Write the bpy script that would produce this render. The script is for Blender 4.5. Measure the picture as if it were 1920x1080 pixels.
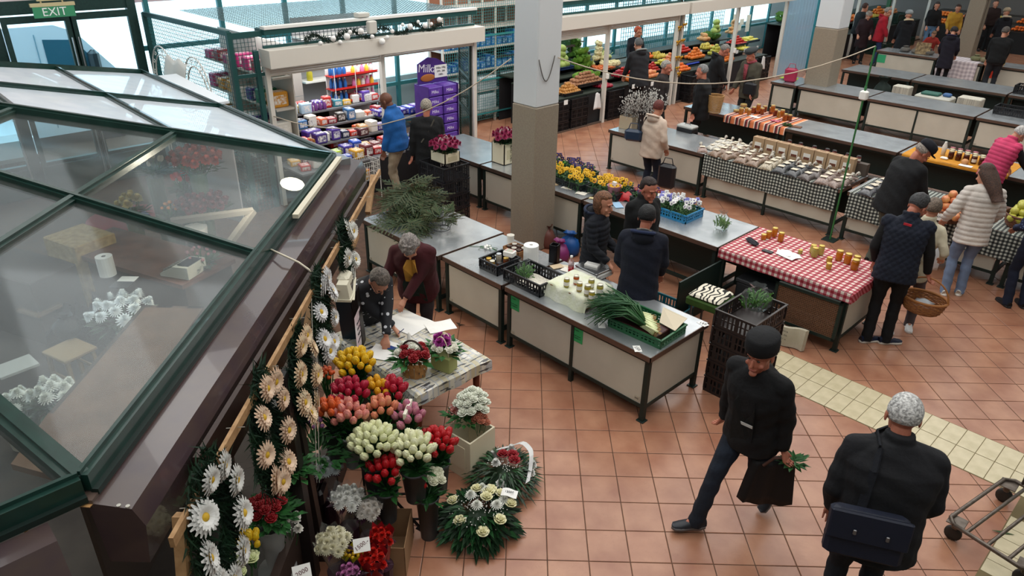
import bpy, bmesh, math, random
import numpy as np
from math import sin, cos, pi, radians, sqrt, atan2
from mathutils import Vector, Matrix, Euler, noise
random.seed(7)
for o in list(bpy.data.objects): bpy.data.objects.remove(o)
COL = bpy.context.scene.collection
SC = bpy.context.scene
# ---------------------------------------------------------------- camera, world, light, exposure
RC = ((0.695304, 0.718526, 0.01652), (0.340209, -0.308793, -0.888203), (-0.633095, 0.623192, -0.459154))
CP = Vector((4.234, -4.1757, 4.4334)); FL = 1365.4695
cam_d = bpy.data.cameras.new('camera'); cam = bpy.data.objects.new('camera', cam_d); COL.objects.link(cam)
cam_d.sensor_width = 36; cam_d.lens = FL / 1920 * 36; cam_d.clip_start = .05; cam_d.clip_end = 300
cam.matrix_world = Matrix(((RC[0][0], -RC[1][0], -RC[2][0], CP.x), (RC[0][1], -RC[1][1], -RC[2][1], CP.y), (RC[0][2], -RC[1][2], -RC[2][2], CP.z), (0, 0, 0, 1)))
SC.camera = cam
SC.view_settings.view_transform = 'Standard'; SC.view_settings.look = 'None'; SC.view_settings.gamma = 1
SC.view_settings.use_curve_mapping = False
SC.view_settings.exposure = 0.12
wd = bpy.data.worlds.new('world'); SC.world = wd; wd.use_nodes = True
bg = wd.node_tree.nodes['Background']; bg.inputs[0].default_value = (.62, .87, 1.0, 1); bg.inputs[1].default_value = 3.6
def area(name, loc, size, power, color, rot=(0, 0, 0)):
 l = bpy.data.lights.new(name, 'AREA'); l.shape = 'RECTANGLE'; l.size, l.size_y = size; l.energy = power; l.color = color
 o = bpy.data.objects.new(name, l); COL.objects.link(o); o.location = loc; o.rotation_euler = rot; return o
area('skylight', (-2, 8, 7.5), (8, 18), 700, (1, .975, .94))
area('skylight', (3.5, -3, 7.5), (7, 6), 100, (1, .97, .94))
area('stall_fill', (-7.6, 13, 3.4), (.5, 16), 160, (1, .9, .78))  # added fill light along the produce stalls, not a physical lamp
area('stall_fill', (-7.4, 3.2, 2.6), (1.2, 3.6), 60, (.95, .97, 1))  # added fill light inside the grocery stall, no fitting there
def at(u, v, z=0.0):                      # point of height z that the photograph shows at pixel (u, v)
 a, b = (u - 960) / FL, (v - 540) / FL
 d = Vector((RC[0][i] * a + RC[1][i] * b + RC[2][i] for i in range(3)))
 return CP + d * ((z - CP.z) / d.z)
def atp(u, v, n, c):                      # the same on the plane n.p = c
 a, b = (u - 960) / FL, (v - 540) / FL
 d = Vector((RC[0][i] * a + RC[1][i] * b + RC[2][i] for i in range(3))); n = Vector(n)
 return CP + d * ((c - n.dot(CP)) / n.dot(d))
# ---------------------------------------------------------------- materials
MATS = {}
def lin(c):
 if isinstance(c, str):
  c = tuple(int(c[i:i + 2], 16) / 255 for i in (0, 2, 4))
  c = tuple(x / 12.92 if x <= .04045 else ((x + .055) / 1.055) ** 2.4 for x in c)
 return (c[0], c[1], c[2], 1)
def mat(col, rough=.6, metal=0, c2=None, ns=20, bump=0, bs=None, trans=0, emit=0, coat=0, alpha=1, kind='noise', sheen=0, ior=1.45):
 key = (col, rough, metal, c2, ns, bump, bs, trans, emit, coat, alpha, kind, sheen, ior)
 if key in MATS: return MATS[key]
 m = bpy.data.materials.new('material'); m.use_nodes = True; nt = m.node_tree; b = nt.nodes['Principled BSDF']
 b.inputs['Base Color'].default_value = lin(col); b.inputs['Roughness'].default_value = rough; b.inputs['Metallic'].default_value = metal
 b.inputs['Transmission Weight'].default_value = trans; b.inputs['Alpha'].default_value = alpha; b.inputs['IOR'].default_value = ior
 if coat: b.inputs['Coat Weight'].default_value = coat
 if sheen: b.inputs['Sheen Weight'].default_value = sheen
 if emit: b.inputs['Emission Color'].default_value = lin(col); b.inputs['Emission Strength'].default_value = emit
 N = nt.nodes.new; L = nt.links.new
 tc = N('ShaderNodeTexCoord')
 if c2 is not None:
  t = N('ShaderNodeTexNoise'); t.inputs['Scale'].default_value = ns; t.inputs['Detail'].default_value = 5
  if kind == 'wave':
   t = N('ShaderNodeTexWave'); t.inputs['Scale'].default_value = ns; t.inputs['Distortion'].default_value = 4; t.inputs['Detail'].default_value = 3
  L(tc.outputs['Object'], t.inputs['Vector'])
  r = N('ShaderNodeValToRGB'); r.color_ramp.elements[0].color = lin(col); r.color_ramp.elements[1].color = lin(c2)
  r.color_ramp.elements[0].position = .36; r.color_ramp.elements[1].position = .64
  L(t.outputs[0], r.inputs[0]); L(r.outputs[0], b.inputs['Base Color'])
 if bump:
  t = N('ShaderNodeTexNoise'); t.inputs['Scale'].default_value = bs or ns; t.inputs['Detail'].default_value = 4
  L(tc.outputs['Object'], t.inputs['Vector'])
  bp = N('ShaderNodeBump'); bp.inputs['Strength'].default_value = bump; bp.inputs['Distance'].default_value = .02
  L(t.outputs[0], bp.inputs['Height']); L(bp.outputs[0], b.inputs['Normal'])
 MATS[key] = m; return m
def nodemat(key, fn):                     # custom node material, fn(nt, bsdf, N, L, tc)
 if key in MATS: return MATS[key]
 m = bpy.data.materials.new('material'); m.use_nodes = True; nt = m.node_tree; b = nt.nodes['Principled BSDF']
 fn(nt, b, nt.nodes.new, nt.links.new, nt.nodes.new('ShaderNodeTexCoord')); MATS[key] = m; return m
def checker(key, ca, cb, cm, s, axes=(0, 1, 2)):   # gingham woven cloth: two sets of stripes crossing
 def fn(nt, b, N, L, tc):
  sx = N('ShaderNodeSeparateXYZ'); L(tc.outputs['Object'], sx.inputs[0])
  def stripe(out):
   a = N('ShaderNodeMath'); a.operation = 'MULTIPLY'; a.inputs[1].default_value = s; L(out, a.inputs[0])
   f = N('ShaderNodeMath'); f.operation = 'FRACT'; L(a.outputs[0], f.inputs[0])
   g = N('ShaderNodeMath'); g.operation = 'GREATER_THAN'; g.inputs[1].default_value = .5; L(f.outputs[0], g.inputs[0]); return g.outputs[0]
  x = stripe(sx.outputs[0]); ad = N('ShaderNodeMath'); ad.operation = 'ADD'; L(sx.outputs[1], ad.inputs[0]); L(sx.outputs[2], ad.inputs[1])
  y = stripe(ad.outputs[0]); sm = N('ShaderNodeMath'); sm.operation = 'ADD'; L(x, sm.inputs[0]); L(y, sm.inputs[1])
  h = N('ShaderNodeMath'); h.operation = 'MULTIPLY'; h.inputs[1].default_value = .5; L(sm.outputs[0], h.inputs[0])
  r = N('ShaderNodeValToRGB'); r.color_ramp.interpolation = 'CONSTANT'; r.color_ramp.elements[0].color = lin(ca)
  r.color_ramp.elements[1].color = lin(cb); r.color_ramp.elements[1].position = .75; e = r.color_ramp.elements.new(.25); e.color = lin(cm)
  L(h.outputs[0], r.inputs[0]); L(r.outputs[0], b.inputs['Base Color']); b.inputs['Roughness'].default_value = .8
 return nodemat(key, fn)
def stripes(key, cols, s, ax=0, rough=.85):
 def fn(nt, b, N, L, tc):
  sx = N('ShaderNodeSeparateXYZ'); L(tc.outputs['Object'], sx.inputs[0])
  a = N('ShaderNodeMath'); a.operation = 'MULTIPLY'; a.inputs[1].default_value = s; L(sx.outputs[ax], a.inputs[0])
  f = N('ShaderNodeMath'); f.operation = 'FRACT'; L(a.outputs[0], f.inputs[0])
  r = N('ShaderNodeValToRGB'); r.color_ramp.interpolation = 'CONSTANT'; n = len(cols)
  r.color_ramp.elements[0].color = lin(cols[0]); r.color_ramp.elements[1].color = lin(cols[1]); r.color_ramp.elements[1].position = 1 / n
  for i in range(2, n): e = r.color_ramp.elements.new(i / n); e.color = lin(cols[i])
  L(f.outputs[0], r.inputs[0]); L(r.outputs[0], b.inputs['Base Color']); b.inputs['Roughness'].default_value = rough
 return nodemat(key, fn)
def spots(key, base, dot, scale, thr, rough=.8):   # printed blobs on cloth
 def fn(nt, b, N, L, tc):
  v = N('ShaderNodeTexVoronoi'); v.inputs['Scale'].default_value = scale; L(tc.outputs['Object'], v.inputs['Vector'])
  r = N('ShaderNodeValToRGB'); r.color_ramp.interpolation = 'CONSTANT'
  r.color_ramp.elements[0].color = lin(dot); r.color_ramp.elements[1].color = lin(base); r.color_ramp.elements[1].position = thr
  L(v.outputs[0], r.inputs[0]); L(r.outputs[0], b.inputs['Base Color']); b.inputs['Roughness'].default_value = rough
 return nodemat(key, fn)
# ---------------------------------------------------------------- mesh builder
class MB:
 def __init__(s): s.v = []; s.f = []; s.m = []; s.k = 0
 def add(s, vs, fs, T=None):
  n = len(s.v)
  if T is not None: vs = [T @ Vector(p) for p in vs]
  s.v += [tuple(p) for p in vs]; s.f += [tuple(i + n for i in f) for f in fs]; s.m += [s.k] * len(fs); return s
 def box(s, x0, x1, y0, y1, z0, z1, T=None):
  return s.add([(x0, y0, z0), (x1, y0, z0), (x1, y1, z0), (x0, y1, z0), (x0, y0, z1), (x1, y0, z1), (x1, y1, z1), (x0, y1, z1)],
 [(3, 2, 1, 0), (4, 5, 6, 7), (0, 1, 5, 4), (1, 2, 6, 5), (2, 3, 7, 6), (3, 0, 4, 7)], T)
 def rbox(s, sx, sy, sz, b=.1, T=None):          # chamfered box on z=0, centre in xy
  c = min(sx, sy, sz) * b; x, y = sx / 2, sy / 2; vs = [];
  for z, i in ((0, c), (c, 0), (sz - c, 0), (sz, c)):
   X, Y = x - i, y - i
   vs += [(X, Y - c, z), (X - c, Y, z), (-X + c, Y, z), (-X, Y - c, z), (-X, -Y + c, z), (-X + c, -Y, z), (X - c, -Y, z), (X, -Y + c, z)]
  fs = [tuple(range(7, -1, -1)), tuple(range(24, 32))]
  for r in range(3):
   for i in range(8): fs.append((r * 8 + i, r * 8 + (i + 1) % 8, r * 8 + 8 + (i + 1) % 8, r * 8 + 8 + i))
  return s.add(vs, fs, T)
 def lathe(s, prof, n=12, T=None, cap=True, sx=1, sy=1):
  vs = []; fs = []
  for r, z in prof:
   for i in range(n): a = 2 * pi * i / n; vs.append((r * cos(a) * sx, r * sin(a) * sy, z))
  for k in range(len(prof) - 1):
   for i in range(n): j = (i + 1) % n; fs.append((k * n + i, k * n + j, k * n + n + j, k * n + n + i))
  if cap:
   if prof[0][0] > 1e-6: fs.append(tuple(range(n - 1, -1, -1)))
   if prof[-1][0] > 1e-6: fs.append(tuple(range((len(prof) - 1) * n, len(prof) * n)))
  return s.add(vs, fs, T)
 def cyl(s, p0, p1, r0, r1=None, n=8):
  p0 = Vector(p0); p1 = Vector(p1); d = p1 - p0; T = Matrix.Translation(p0) @ d.to_track_quat('Z', 'Y').to_matrix().to_4x4()
  return s.lathe([(r0, 0), (r0 if r1 is None else r1, d.length)], n, T)
 def bar(s, p0, p1, w, h, up=(0, 0, 1)):          # box section bar
  p0 = Vector(p0); p1 = Vector(p1); d = (p1 - p0).normalized(); x = d.cross(Vector(up)).normalized(); u = x.cross(d)
  vs = []
  for p in (p0, p1): vs += [p - x * w / 2 - u * h / 2, p + x * w / 2 - u * h / 2, p + x * w / 2 + u * h / 2, p - x * w / 2 + u * h / 2]
  return s.add(vs, [(3, 2, 1, 0), (4, 5, 6, 7), (0, 1, 5, 4), (1, 2, 6, 5), (2, 3, 7, 6), (3, 0, 4, 7)])
 def ell(s, c, r, T=None, n=10, m=6):
  vs = [(c[0], c[1], c[2] - r[2])]
  for k in range(1, m):
   a = -pi / 2 + pi * k / m
   for i in range(n): b = 2 * pi * i / n; vs.append((c[0] + r[0] * cos(a) * cos(b), c[1] + r[1] * cos(a) * sin(b), c[2] + r[2] * sin(a)))
  vs.append((c[0], c[1], c[2] + r[2])); fs = []
  for i in range(n):
   j = (i + 1) % n; fs.append((0, 1 + j, 1 + i)); q = 1 + (m - 2) * n; fs.append((q + i, q + j, len(vs) - 1))
   for k in range(m - 2): a = 1 + k * n; fs.append((a + i, a + j, a + n + j, a + n + i))
  return s.add(vs, fs, T)
 def tube(s, pts, r, n=6, r1=None):
  pts = [Vector(p) for p in pts]; vs = []; fs = []; N = len(pts); u = None
  for i, p in enumerate(pts):
   t = (pts[min(i + 1, N - 1)] - pts[max(i - 1, 0)]).normalized()
   if u is None: u = t.orthogonal().normalized()
   u = (u - t * u.dot(t)).normalized(); w = t.cross(u); q = r if r1 is None else r + (r1 - r) * i / (N - 1)
   for k in range(n): a = 2 * pi * k / n; vs.append(p + (u * cos(a) + w * sin(a)) * q)
  for i in range(N - 1):
   for k in range(n): j = (k + 1) % n; fs.append((i * n + k, i * n + j, i * n + n + j, i * n + n + k))
  fs.append(tuple(range(n - 1, -1, -1))); fs.append(tuple(range((N - 1) * n, N * n)))
  return s.add(vs, fs)
 def prism(s, poly, z0, z1, T=None):
  n = len(poly); vs = [(x, y, z0) for x, y in poly] + [(x, y, z1) for x, y in poly]
  fs = [tuple(range(n - 1, -1, -1)), tuple(range(n, 2 * n))] + [(i, (i + 1) % n, n + (i + 1) % n, n + i) for i in range(n)]
  return s.add(vs, fs, T)
 def slab(s, poly, t):                            # thick polygon in any plane
  P = [Vector(p) for p in poly]; n = (P[1] - P[0]).cross(P[2] - P[0]).normalized() * t; k = len(P)
  return s.add(P + [p + n for p in P], [tuple(range(k - 1, -1, -1)), tuple(range(k, 2 * k))] + [(i, (i + 1) % k, k + (i + 1) % k, k + i) for i in range(k)])
 def grid(s, fn, nu, nv, t=0.004):                # thin sheet from fn(a,b), a,b in 0..1
  P = [[Vector(fn(i / nu, j / nv)) for j in range(nv + 1)] for i in range(nu + 1)]
  vs = [p for r in P for p in r]; w = nv + 1; off = len(vs); nn = []
  for i in range(nu + 1):
   for j in range(nv + 1):
    a = P[min(i + 1, nu)][j] - P[max(i - 1, 0)][j]; b = P[i][min(j + 1, nv)] - P[i][max(j - 1, 0)]
    q = a.cross(b); nn.append(q.normalized() if q.length > 1e-9 else Vector((0, 0, 1)))
  vs += [p - n * t for p, n in zip(vs, nn)]; fs = []
  for i in range(nu):
   for j in range(nv):
    a = i * w + j; fs.append((a, a + w, a + w + 1, a + 1)); fs.append((off + a + 1, off + a + w + 1, off + a + w, off + a))
  bd = [i * w for i in range(nu + 1)] + [nu * w + j for j in range(1, nv + 1)] + [i * w + nv for i in range(nu - 1, -1, -1)] + [j for j in range(nv - 1, 0, -1)]
  for i in range(len(bd)): a, b = bd[i], bd[(i + 1) % len(bd)]; fs.append((b, a, off + a, off + b))
  return s.add(vs, fs)
 def mesh(s, name, mats):
  me = bpy.data.meshes.new(name); me.from_pydata(s.v, [], s.f)
  for m in (mats if isinstance(mats, (list, tuple)) else [mats]): me.materials.append(m)
  me.polygons.foreach_set('material_index', s.m); return me
 def build(s, name, mats, parent=None, smooth=False, loc=None, rz=0, kind=None):
  return put(name, s.mesh(name, mats), parent, smooth, loc, rz, kind)
def put(name, me, parent=None, smooth=False, loc=None, rz=0, kind=None):
 if smooth and not me.get('s'): me['s'] = 1; me.shade_smooth()
 o = bpy.data.objects.new(name, me); COL.objects.link(o)
 if parent: o.parent = parent
 if loc is not None: o.location = loc
 if rz: o.rotation_euler[2] = rz
 if kind: o['kind'] = kind
 return o
def tag(o, label, cat, group=None, kind=None):
 o['label'] = label; o['category'] = cat
 if group: o['group'] = group
 if kind: o['kind'] = kind
 return o
def thing(name, label, cat, loc=(0, 0, 0), rz=0, group=None):
 o = bpy.data.objects.new(name, None); COL.objects.link(o); o.empty_display_size = .1; o.location = loc; o.rotation_euler[2] = rz; return tag(o, label, cat, group)
def dup(o, label=None, loc=None, rz=None, group=None, parent=None, top=True):
 c = o.copy(); COL.objects.link(c)
 if parent is not None: c.parent = parent
 if loc is not None: c.location = loc
 if rz is not None: c.rotation_euler[2] = rz
 if label: c['label'] = label
 if group: c['group'] = group
 for ch in KIDS.get(o.name, None) or [x for x in o.children]: dup(ch, parent=c, top=False)
 return c
KIDS = {}
ORD = ['first', 'second', 'third', 'fourth', 'fifth', 'sixth', 'seventh', 'eighth', 'ninth', 'tenth', 'eleventh', 'twelfth', 'thirteenth', 'fourteenth', 'fifteenth', 'sixteenth']
def T3(loc=(0, 0, 0), rot=(0, 0, 0), sc=(1, 1, 1)): return Matrix.LocRotScale(Vector(loc), Euler(rot), Vector(sc))
def text(body, size, m, parent, loc, rot, ext=.001, name='lettering', align='CENTER'):
 c = bpy.data.curves.new(name, 'FONT'); c.body = body; c.size = size; c.extrude = ext; c.align_x = align; c.align_y = 'CENTER'; c.materials.append(m)
 c.resolution_u = 2; q = bpy.data.objects.new(name, c); me = bpy.data.meshes.new_from_object(q); bpy.data.objects.remove(q); bpy.data.curves.remove(c)
 if not me.materials: me.materials.append(m)
 o = bpy.data.objects.new(name, me); COL.objects.link(o); o.parent = parent; o.location = loc; o.rotation_euler = rot; return o
def rnd(a, b): return random.uniform(a, b)
# shared colours
GREEN = mat('15322f', .45, c2='1c3b36', ns=30); DKGREEN = mat('12231f', .5); STEEL = mat('bcc0c3', .27, .7, c2='a6abaf', ns=4)
RIM = mat('6d5a50', .35, .6); PANEL = mat('bfbaac', .55, c2='b8b3a5', ns=3); WOOD = mat('b5814e', .6, c2='9a6a3d', ns=14, kind='wave'); WHITE = mat('e8e6e0', .5)
PAPER = mat('e9e8e4', .8); BLACKP = mat('17181b', .45); CREAM = mat('ddd3b8', .5); LEAF = mat('1f4421', .55, c2='2f6a30', ns=25); INK = mat('26262b', .7); RED = mat('b01c22', .5)
# ================================================================ the setting
WX_ = -9.7; S_ = .32; H_ = S_ / 2 - .004
def inview(x, y, z=0, m=40):
 d = Vector((x, y, z)) - CP; c = [sum(RC[k][i] * d[i] for i in range(3)) for k in range(3)]
 if c[2] < .1: return None
 u, v = 960 + FL * c[0] / c[2], 540 + FL * c[1] / c[2]
 return (c[2], u, v) if -m < u < 1920 + m and -m < v < 1080 + m else None
fb = MB(); fb.box(-14, 14, -14, 46, -.2, -.004)
floor = fb.build('floor', mat('5f4434', .85, c2='4c3528', ns=9)); floor['kind'] = 'structure'
def tilemat():
 def fn(nt, b, N, L, tc):
  oi = N('ShaderNodeObjectInfo'); n1 = N('ShaderNodeTexNoise'); n1.inputs['Scale'].default_value = 3.2; n1.inputs['Detail'].default_value = 3
  ge = N('ShaderNodeNewGeometry'); L(ge.outputs['Position'], n1.inputs['Vector'])
  r = N('ShaderNodeValToRGB'); r.color_ramp.elements[0].color = lin('94614a'); r.color_ramp.elements[1].color = lin('b08065'); r.color_ramp.elements[0].position = .3; r.color_ramp.elements[1].position = .7
  L(n1.outputs[0], r.inputs[0])
  n2 = N('ShaderNodeTexNoise'); n2.inputs['Scale'].default_value = 11; n2.inputs['Detail'].default_value = 2; n2.inputs['Distortion'].default_value = 1.6; L(ge.outputs['Position'], n2.inputs['Vector'])
  k = N('ShaderNodeMath'); k.operation = 'SUBTRACT'; k.inputs[1].default_value = .5; L(n2.outputs[0], k.inputs[0])
  a = N('ShaderNodeMath'); a.operation = 'ABSOLUTE'; L(k.outputs[0], a.inputs[0])
  q = N('ShaderNodeMapRange'); q.inputs[1].default_value = 0; q.inputs[2].default_value = .012; q.inputs[3].default_value = .16; q.inputs[4].default_value = 0; L(a.outputs[0], q.inputs[0])
  mx = N('ShaderNodeMix'); mx.data_type = 'RGBA'; L(q.outputs[0], mx.inputs[0]); L(r.outputs[0], mx.inputs[6]); mx.inputs[7].default_value = lin('704a3a')
  hs = N('ShaderNodeHueSaturation'); L(mx.outputs[2], hs.inputs['Color']); v = N('ShaderNodeMapRange'); v.inputs[3].default_value = .94; v.inputs[4].default_value = 1.06
  L(oi.outputs['Random'], v.inputs[0]); L(v.outputs[0], hs.inputs['Value']); L(hs.outputs[0], b.inputs['Base Color']); b.inputs['Roughness'].default_value = .32
  bp = N('ShaderNodeBump'); bp.inputs['Strength'].default_value = .12; bp.inputs['Distance'].default_value = .006; L(n2.outputs[0], bp.inputs['Height']); L(bp.outputs[0], b.inputs['Normal'])
 return nodemat('tile', fn)
TM = tilemat()
def tile_mb(h, x=0, y=0, z0=-.006, z1=.0, mb=None, rot=0):
 mb = mb or MB(); b = .004; vs = []
 for z, k in ((z0, h), (z1 - .0015, h), (z1, h - b)): vs += [(-k, -k, z), (k, -k, z), (k, k, z), (-k, k, z)]
 fs = [(8, 9, 10, 11)] + [(r * 4 + i, r * 4 + (i + 1) % 4, r * 4 + 4 + (i + 1) % 4, r * 4 + 4 + i) for r in (0, 1) for i in range(4)]
 return mb.add(vs, fs, Matrix.Translation((x, y, 0)) @ Matrix.Rotation(rot, 4, 'Z'))
cells = []
c4 = sqrt(.5)
for i in range(-60, 90):
 for j in range(-60, 110):
  a, b = (i + .5) * S_, (j + .5) * S_; x, y = c4 * (a - b), c4 * (a + b)
  if not (-9.7 < x < 9.4 and -8 < y < 31): continue
  q = inview(x, y)
  if q: cells.append((q[0], x, y))
cells.sort(); tm = tile_mb(H_).mesh('floor_tile', TM)
cells = [c for c in cells if not (c[1] + c[2] < -2.6 and c[1] < 1.2)]
for d, x, y in cells[:300]: put('floor_tile', tm, floor, loc=(x, y, 0), rz=pi / 4)
m = MB()
for d, x, y in cells[300:]: tile_mb(H_, x, y, rot=pi / 4, mb=m)
m.build('floor_tile', TM, floor, kind='stuff')
# pale tile bands set into the floor
m = MB(); m.box(1.0, 9, 2.37, 3.045, -.004, .0012); m.box(3.92, 4.6, -5, 2.37, -.004, .0012)
band = m.build('grout_bed', mat('6f6244', .9), floor)
CT = mat('cfc3a4', .35, c2='bfb392', ns=7, bump=.05, bs=30); cm = MB(); cm.add([(x * (.079 - q), y * (.1615 - q), z) for z, q in ((0, 0), (.004, 0), (.005, .002)) for x, y in ((-1, -1), (1, -1), (1, 1), (-1, 1))], [(8, 9, 10, 11)] + [(r * 4 + i, r * 4 + (i + 1) % 4, r * 4 + 4 + (i + 1) % 4, r * 4 + 4 + i) for r in (0, 1) for i in range(4)]); cm = cm.mesh('band_tile', CT)
for k in range(-2, 26):
 for y in (2.542, 2.874):
  if inview(1.497 + .1635 * (k + .5), y): put('band_tile', cm, floor, loc=(1.497 + .1635 * (k + .5), y, 0))
for k in range(0, 18):
 for x in (4.09, 4.42):
  if inview(x, 2.29 - .1635 * k, 0, 20): put('band_tile', cm, floor, loc=(x, 2.29 - .1635 * k, 0), rz=pi / 2)
m = MB(); m.box(WX_ - .1, 9.6, -9, 31, 7.75, 7.85); c_ = m.build('ceiling', mat('c4c4c0', .8)); c_['kind'] = 'structure'
for k_ in range(8):                                      # unseen glowing ceiling strips, added for soft overhead light and reflections in the steel
 m = MB(); y_ = -7.5 + k_ * 4.8; m.box(WX_ + .4, 8.8, y_, y_ + 3.4, 7.6, 7.64); w_ = m.build('window_%d' % (10 + k_), mat('f2f4f2', .6, emit=1.15)); w_['kind'] = 'structure'
# pillars with a grey washable dado up to head height
def pillar(x, y, w, label, hd=2.12, rz=0):
 t = thing('pillar', label, 'pillar', (x, y, 0), rz); t['kind'] = 'structure'
 m = MB(); m.rbox(w, w, hd, .03); m.build('dado', mat('8d8271', .6, c2='85796a', ns=40), t)
 m = MB(); m.rbox(w - .012, w - .012, 4.6 - hd, .03, T3((0, 0, hd))); m.build('shaft', mat('c9ccce', .6), t)
 return t
pillar(-2.69, 3.03, .46, 'square white pillar with grey dado beside the branch table')
p2 = at(1535, 240, 0); pillar(-3.60, 14.12, .58, 'square pillar standing at the end of the empty steel tables', 2.1)
pillar(-3.55, 25.2, .5, 'farthest pillar, with a scribbled sign near its top', 3.9)
# entrance wall with glass doors (left), windows behind the stalls
WX = -9.7
m = MB(); m.k = 0
m.box(WX - .12, WX, -9, .42, 2.88, 3.08); m.box(WX - .1, WX + .02, .28, .42, 0, 4.6)
for y in (-1.67, -.635, -3.4): m.box(WX - .1, WX, y - .06, y + .06, 0, 2.88)
m.box(WX - .1, WX, -9, .4, 0, .55)
w = m.build('wall_entrance', GREEN); w['kind'] = 'structure'
def leaf(name, y0, y1, ws):
 m = MB(); z0, z1 = .5, 2.755; b = .07
 m.box(WX + .01, WX + .07, y0, y1, z1, 2.86); m.box(WX + .01, WX + .07, y0, y1, z0 - .45, z0); m.box(WX + .01, WX + .07, y0, y0 + b, z0, z1); m.box(WX + .01, WX + .07, y1 - b, y1, z0, z1)
 d = m.build(name, GREEN); d['kind'] = 'structure'
 g = MB(); g.box(WX + .03, WX + .04, y0 + b, y1 - b, z0, z1); g.build('pane', mat('dff0f4', .02, trans=1, ior=1.1), d)
 h = MB(); h.rbox(.05, .05, .12, .2, T3((WX + .1, ws, 1.35))); h.cyl((WX + .1, ws, .1), (WX + .1, ws, 2.5), .012); h.build('handle_rod', mat('b9bcc0', .3, .8), d)
leaf('door_1', -.62, .32, -.59); leaf('door_2', -1.6, -.65, -.68); leaf('door_3', -2.7, -1.74, -1.8)
m = MB(); m.box(WX - .06, WX - .02, -9, .3, 3.08, 4.6); b_ = m.build('window_1', mat('dcb9c4', .5, c2='e9e4e2', ns=.5)); b_['kind'] = 'structure'  # pink and white banner above the door head
m = MB(); m.box(WX - .06, WX - .02, .42, 4, 2.95, 4.6); b_ = m.build('window_2', mat('cfd8dc', .5, c2='c6a7b2', ns=.6)); b_['kind'] = 'structure'
# exterior ground, seen through the doors
m = MB(); m.box(-60, WX - .12, -30, 50, -.3, -.12); g = m.build('ground_1', mat('dddcd6', .9, c2='cfcdc6', ns=3)); g['kind'] = 'structure'
# windows and pillars behind the stalls
m = MB()
for k in range(22):
 y = .6 + k * 1.3; m.box(WX - .08, WX, y - .04, y + .04, 0, 4.4)
for z in (0, .9, 2.2, 3.2, 4.3): m.box(WX - .07, WX - .01, .42, 29, z - .04, z + .04)
w = m.build('wall_back', mat('2d6f74', .5)); w['kind'] = 'structure'
m = MB(); m.box(WX - .05, WX - .04, .42, 29, 0, 4.3); w = m.build('window_3', mat('ecf8fb', .05, trans=1, ior=1.04)); w['kind'] = 'structure'
m = MB(); m.box(WX - .45, WX - .3, .5, 29, -.1, 1.0); w = m.build('wall_outside', mat('cfd6d6', .8)); w['kind'] = 'structure'
m = MB(); m.box(WX, WX + .1, -9, 31, 4.3, 7.6); w = m.build('wall_upper', mat('c4c6c6', .7)); w['kind'] = 'structure'
m = MB(); m.box(-14, 9, 31, 31.2, 0, 7.6); w = m.build('wall_far', mat('5a5653', .8)); w['kind'] = 'structure'
m = MB(); m.box(9.5, 9.7, -9, 31, 0, 7.6); w = m.build('wall_right', mat('8f8b82', .8)); w['kind'] = 'structure'
m = MB(); m.box(-9.7, 9.5, -9.2, -9, 0, 7.6); w = m.build('wall_near', mat('8f8b82', .8)); w['kind'] = 'structure'
# exit sign hanging in front of the entrance
sg = thing('exit_sign', 'green and white EXIT sign above the entrance doors', 'sign', (-9.3, -.92, 2.86), radians(90))
m = MB(); m.box(-.29, .29, -.03, .0, 0, .16); m.build('sign_plate', mat('3f8f66', .4), sg)
m = MB(); m.box(-.31, .31, -.035, .02, .16, .21); m.box(-.2, .2, -.02, .02, .24, .30); m.cyl((-.15, 0, .2), (-.15, 0, .26), .012); m.cyl((.15, 0, .2), (.15, 0, .26), .012); m.build('sign_housing', mat('c9b98e', .5), sg)
text('EXIT', .17, mat('eef3ee', .5), sg, (0, -.034, .078), (radians(90), 0, 0), .002)
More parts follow.
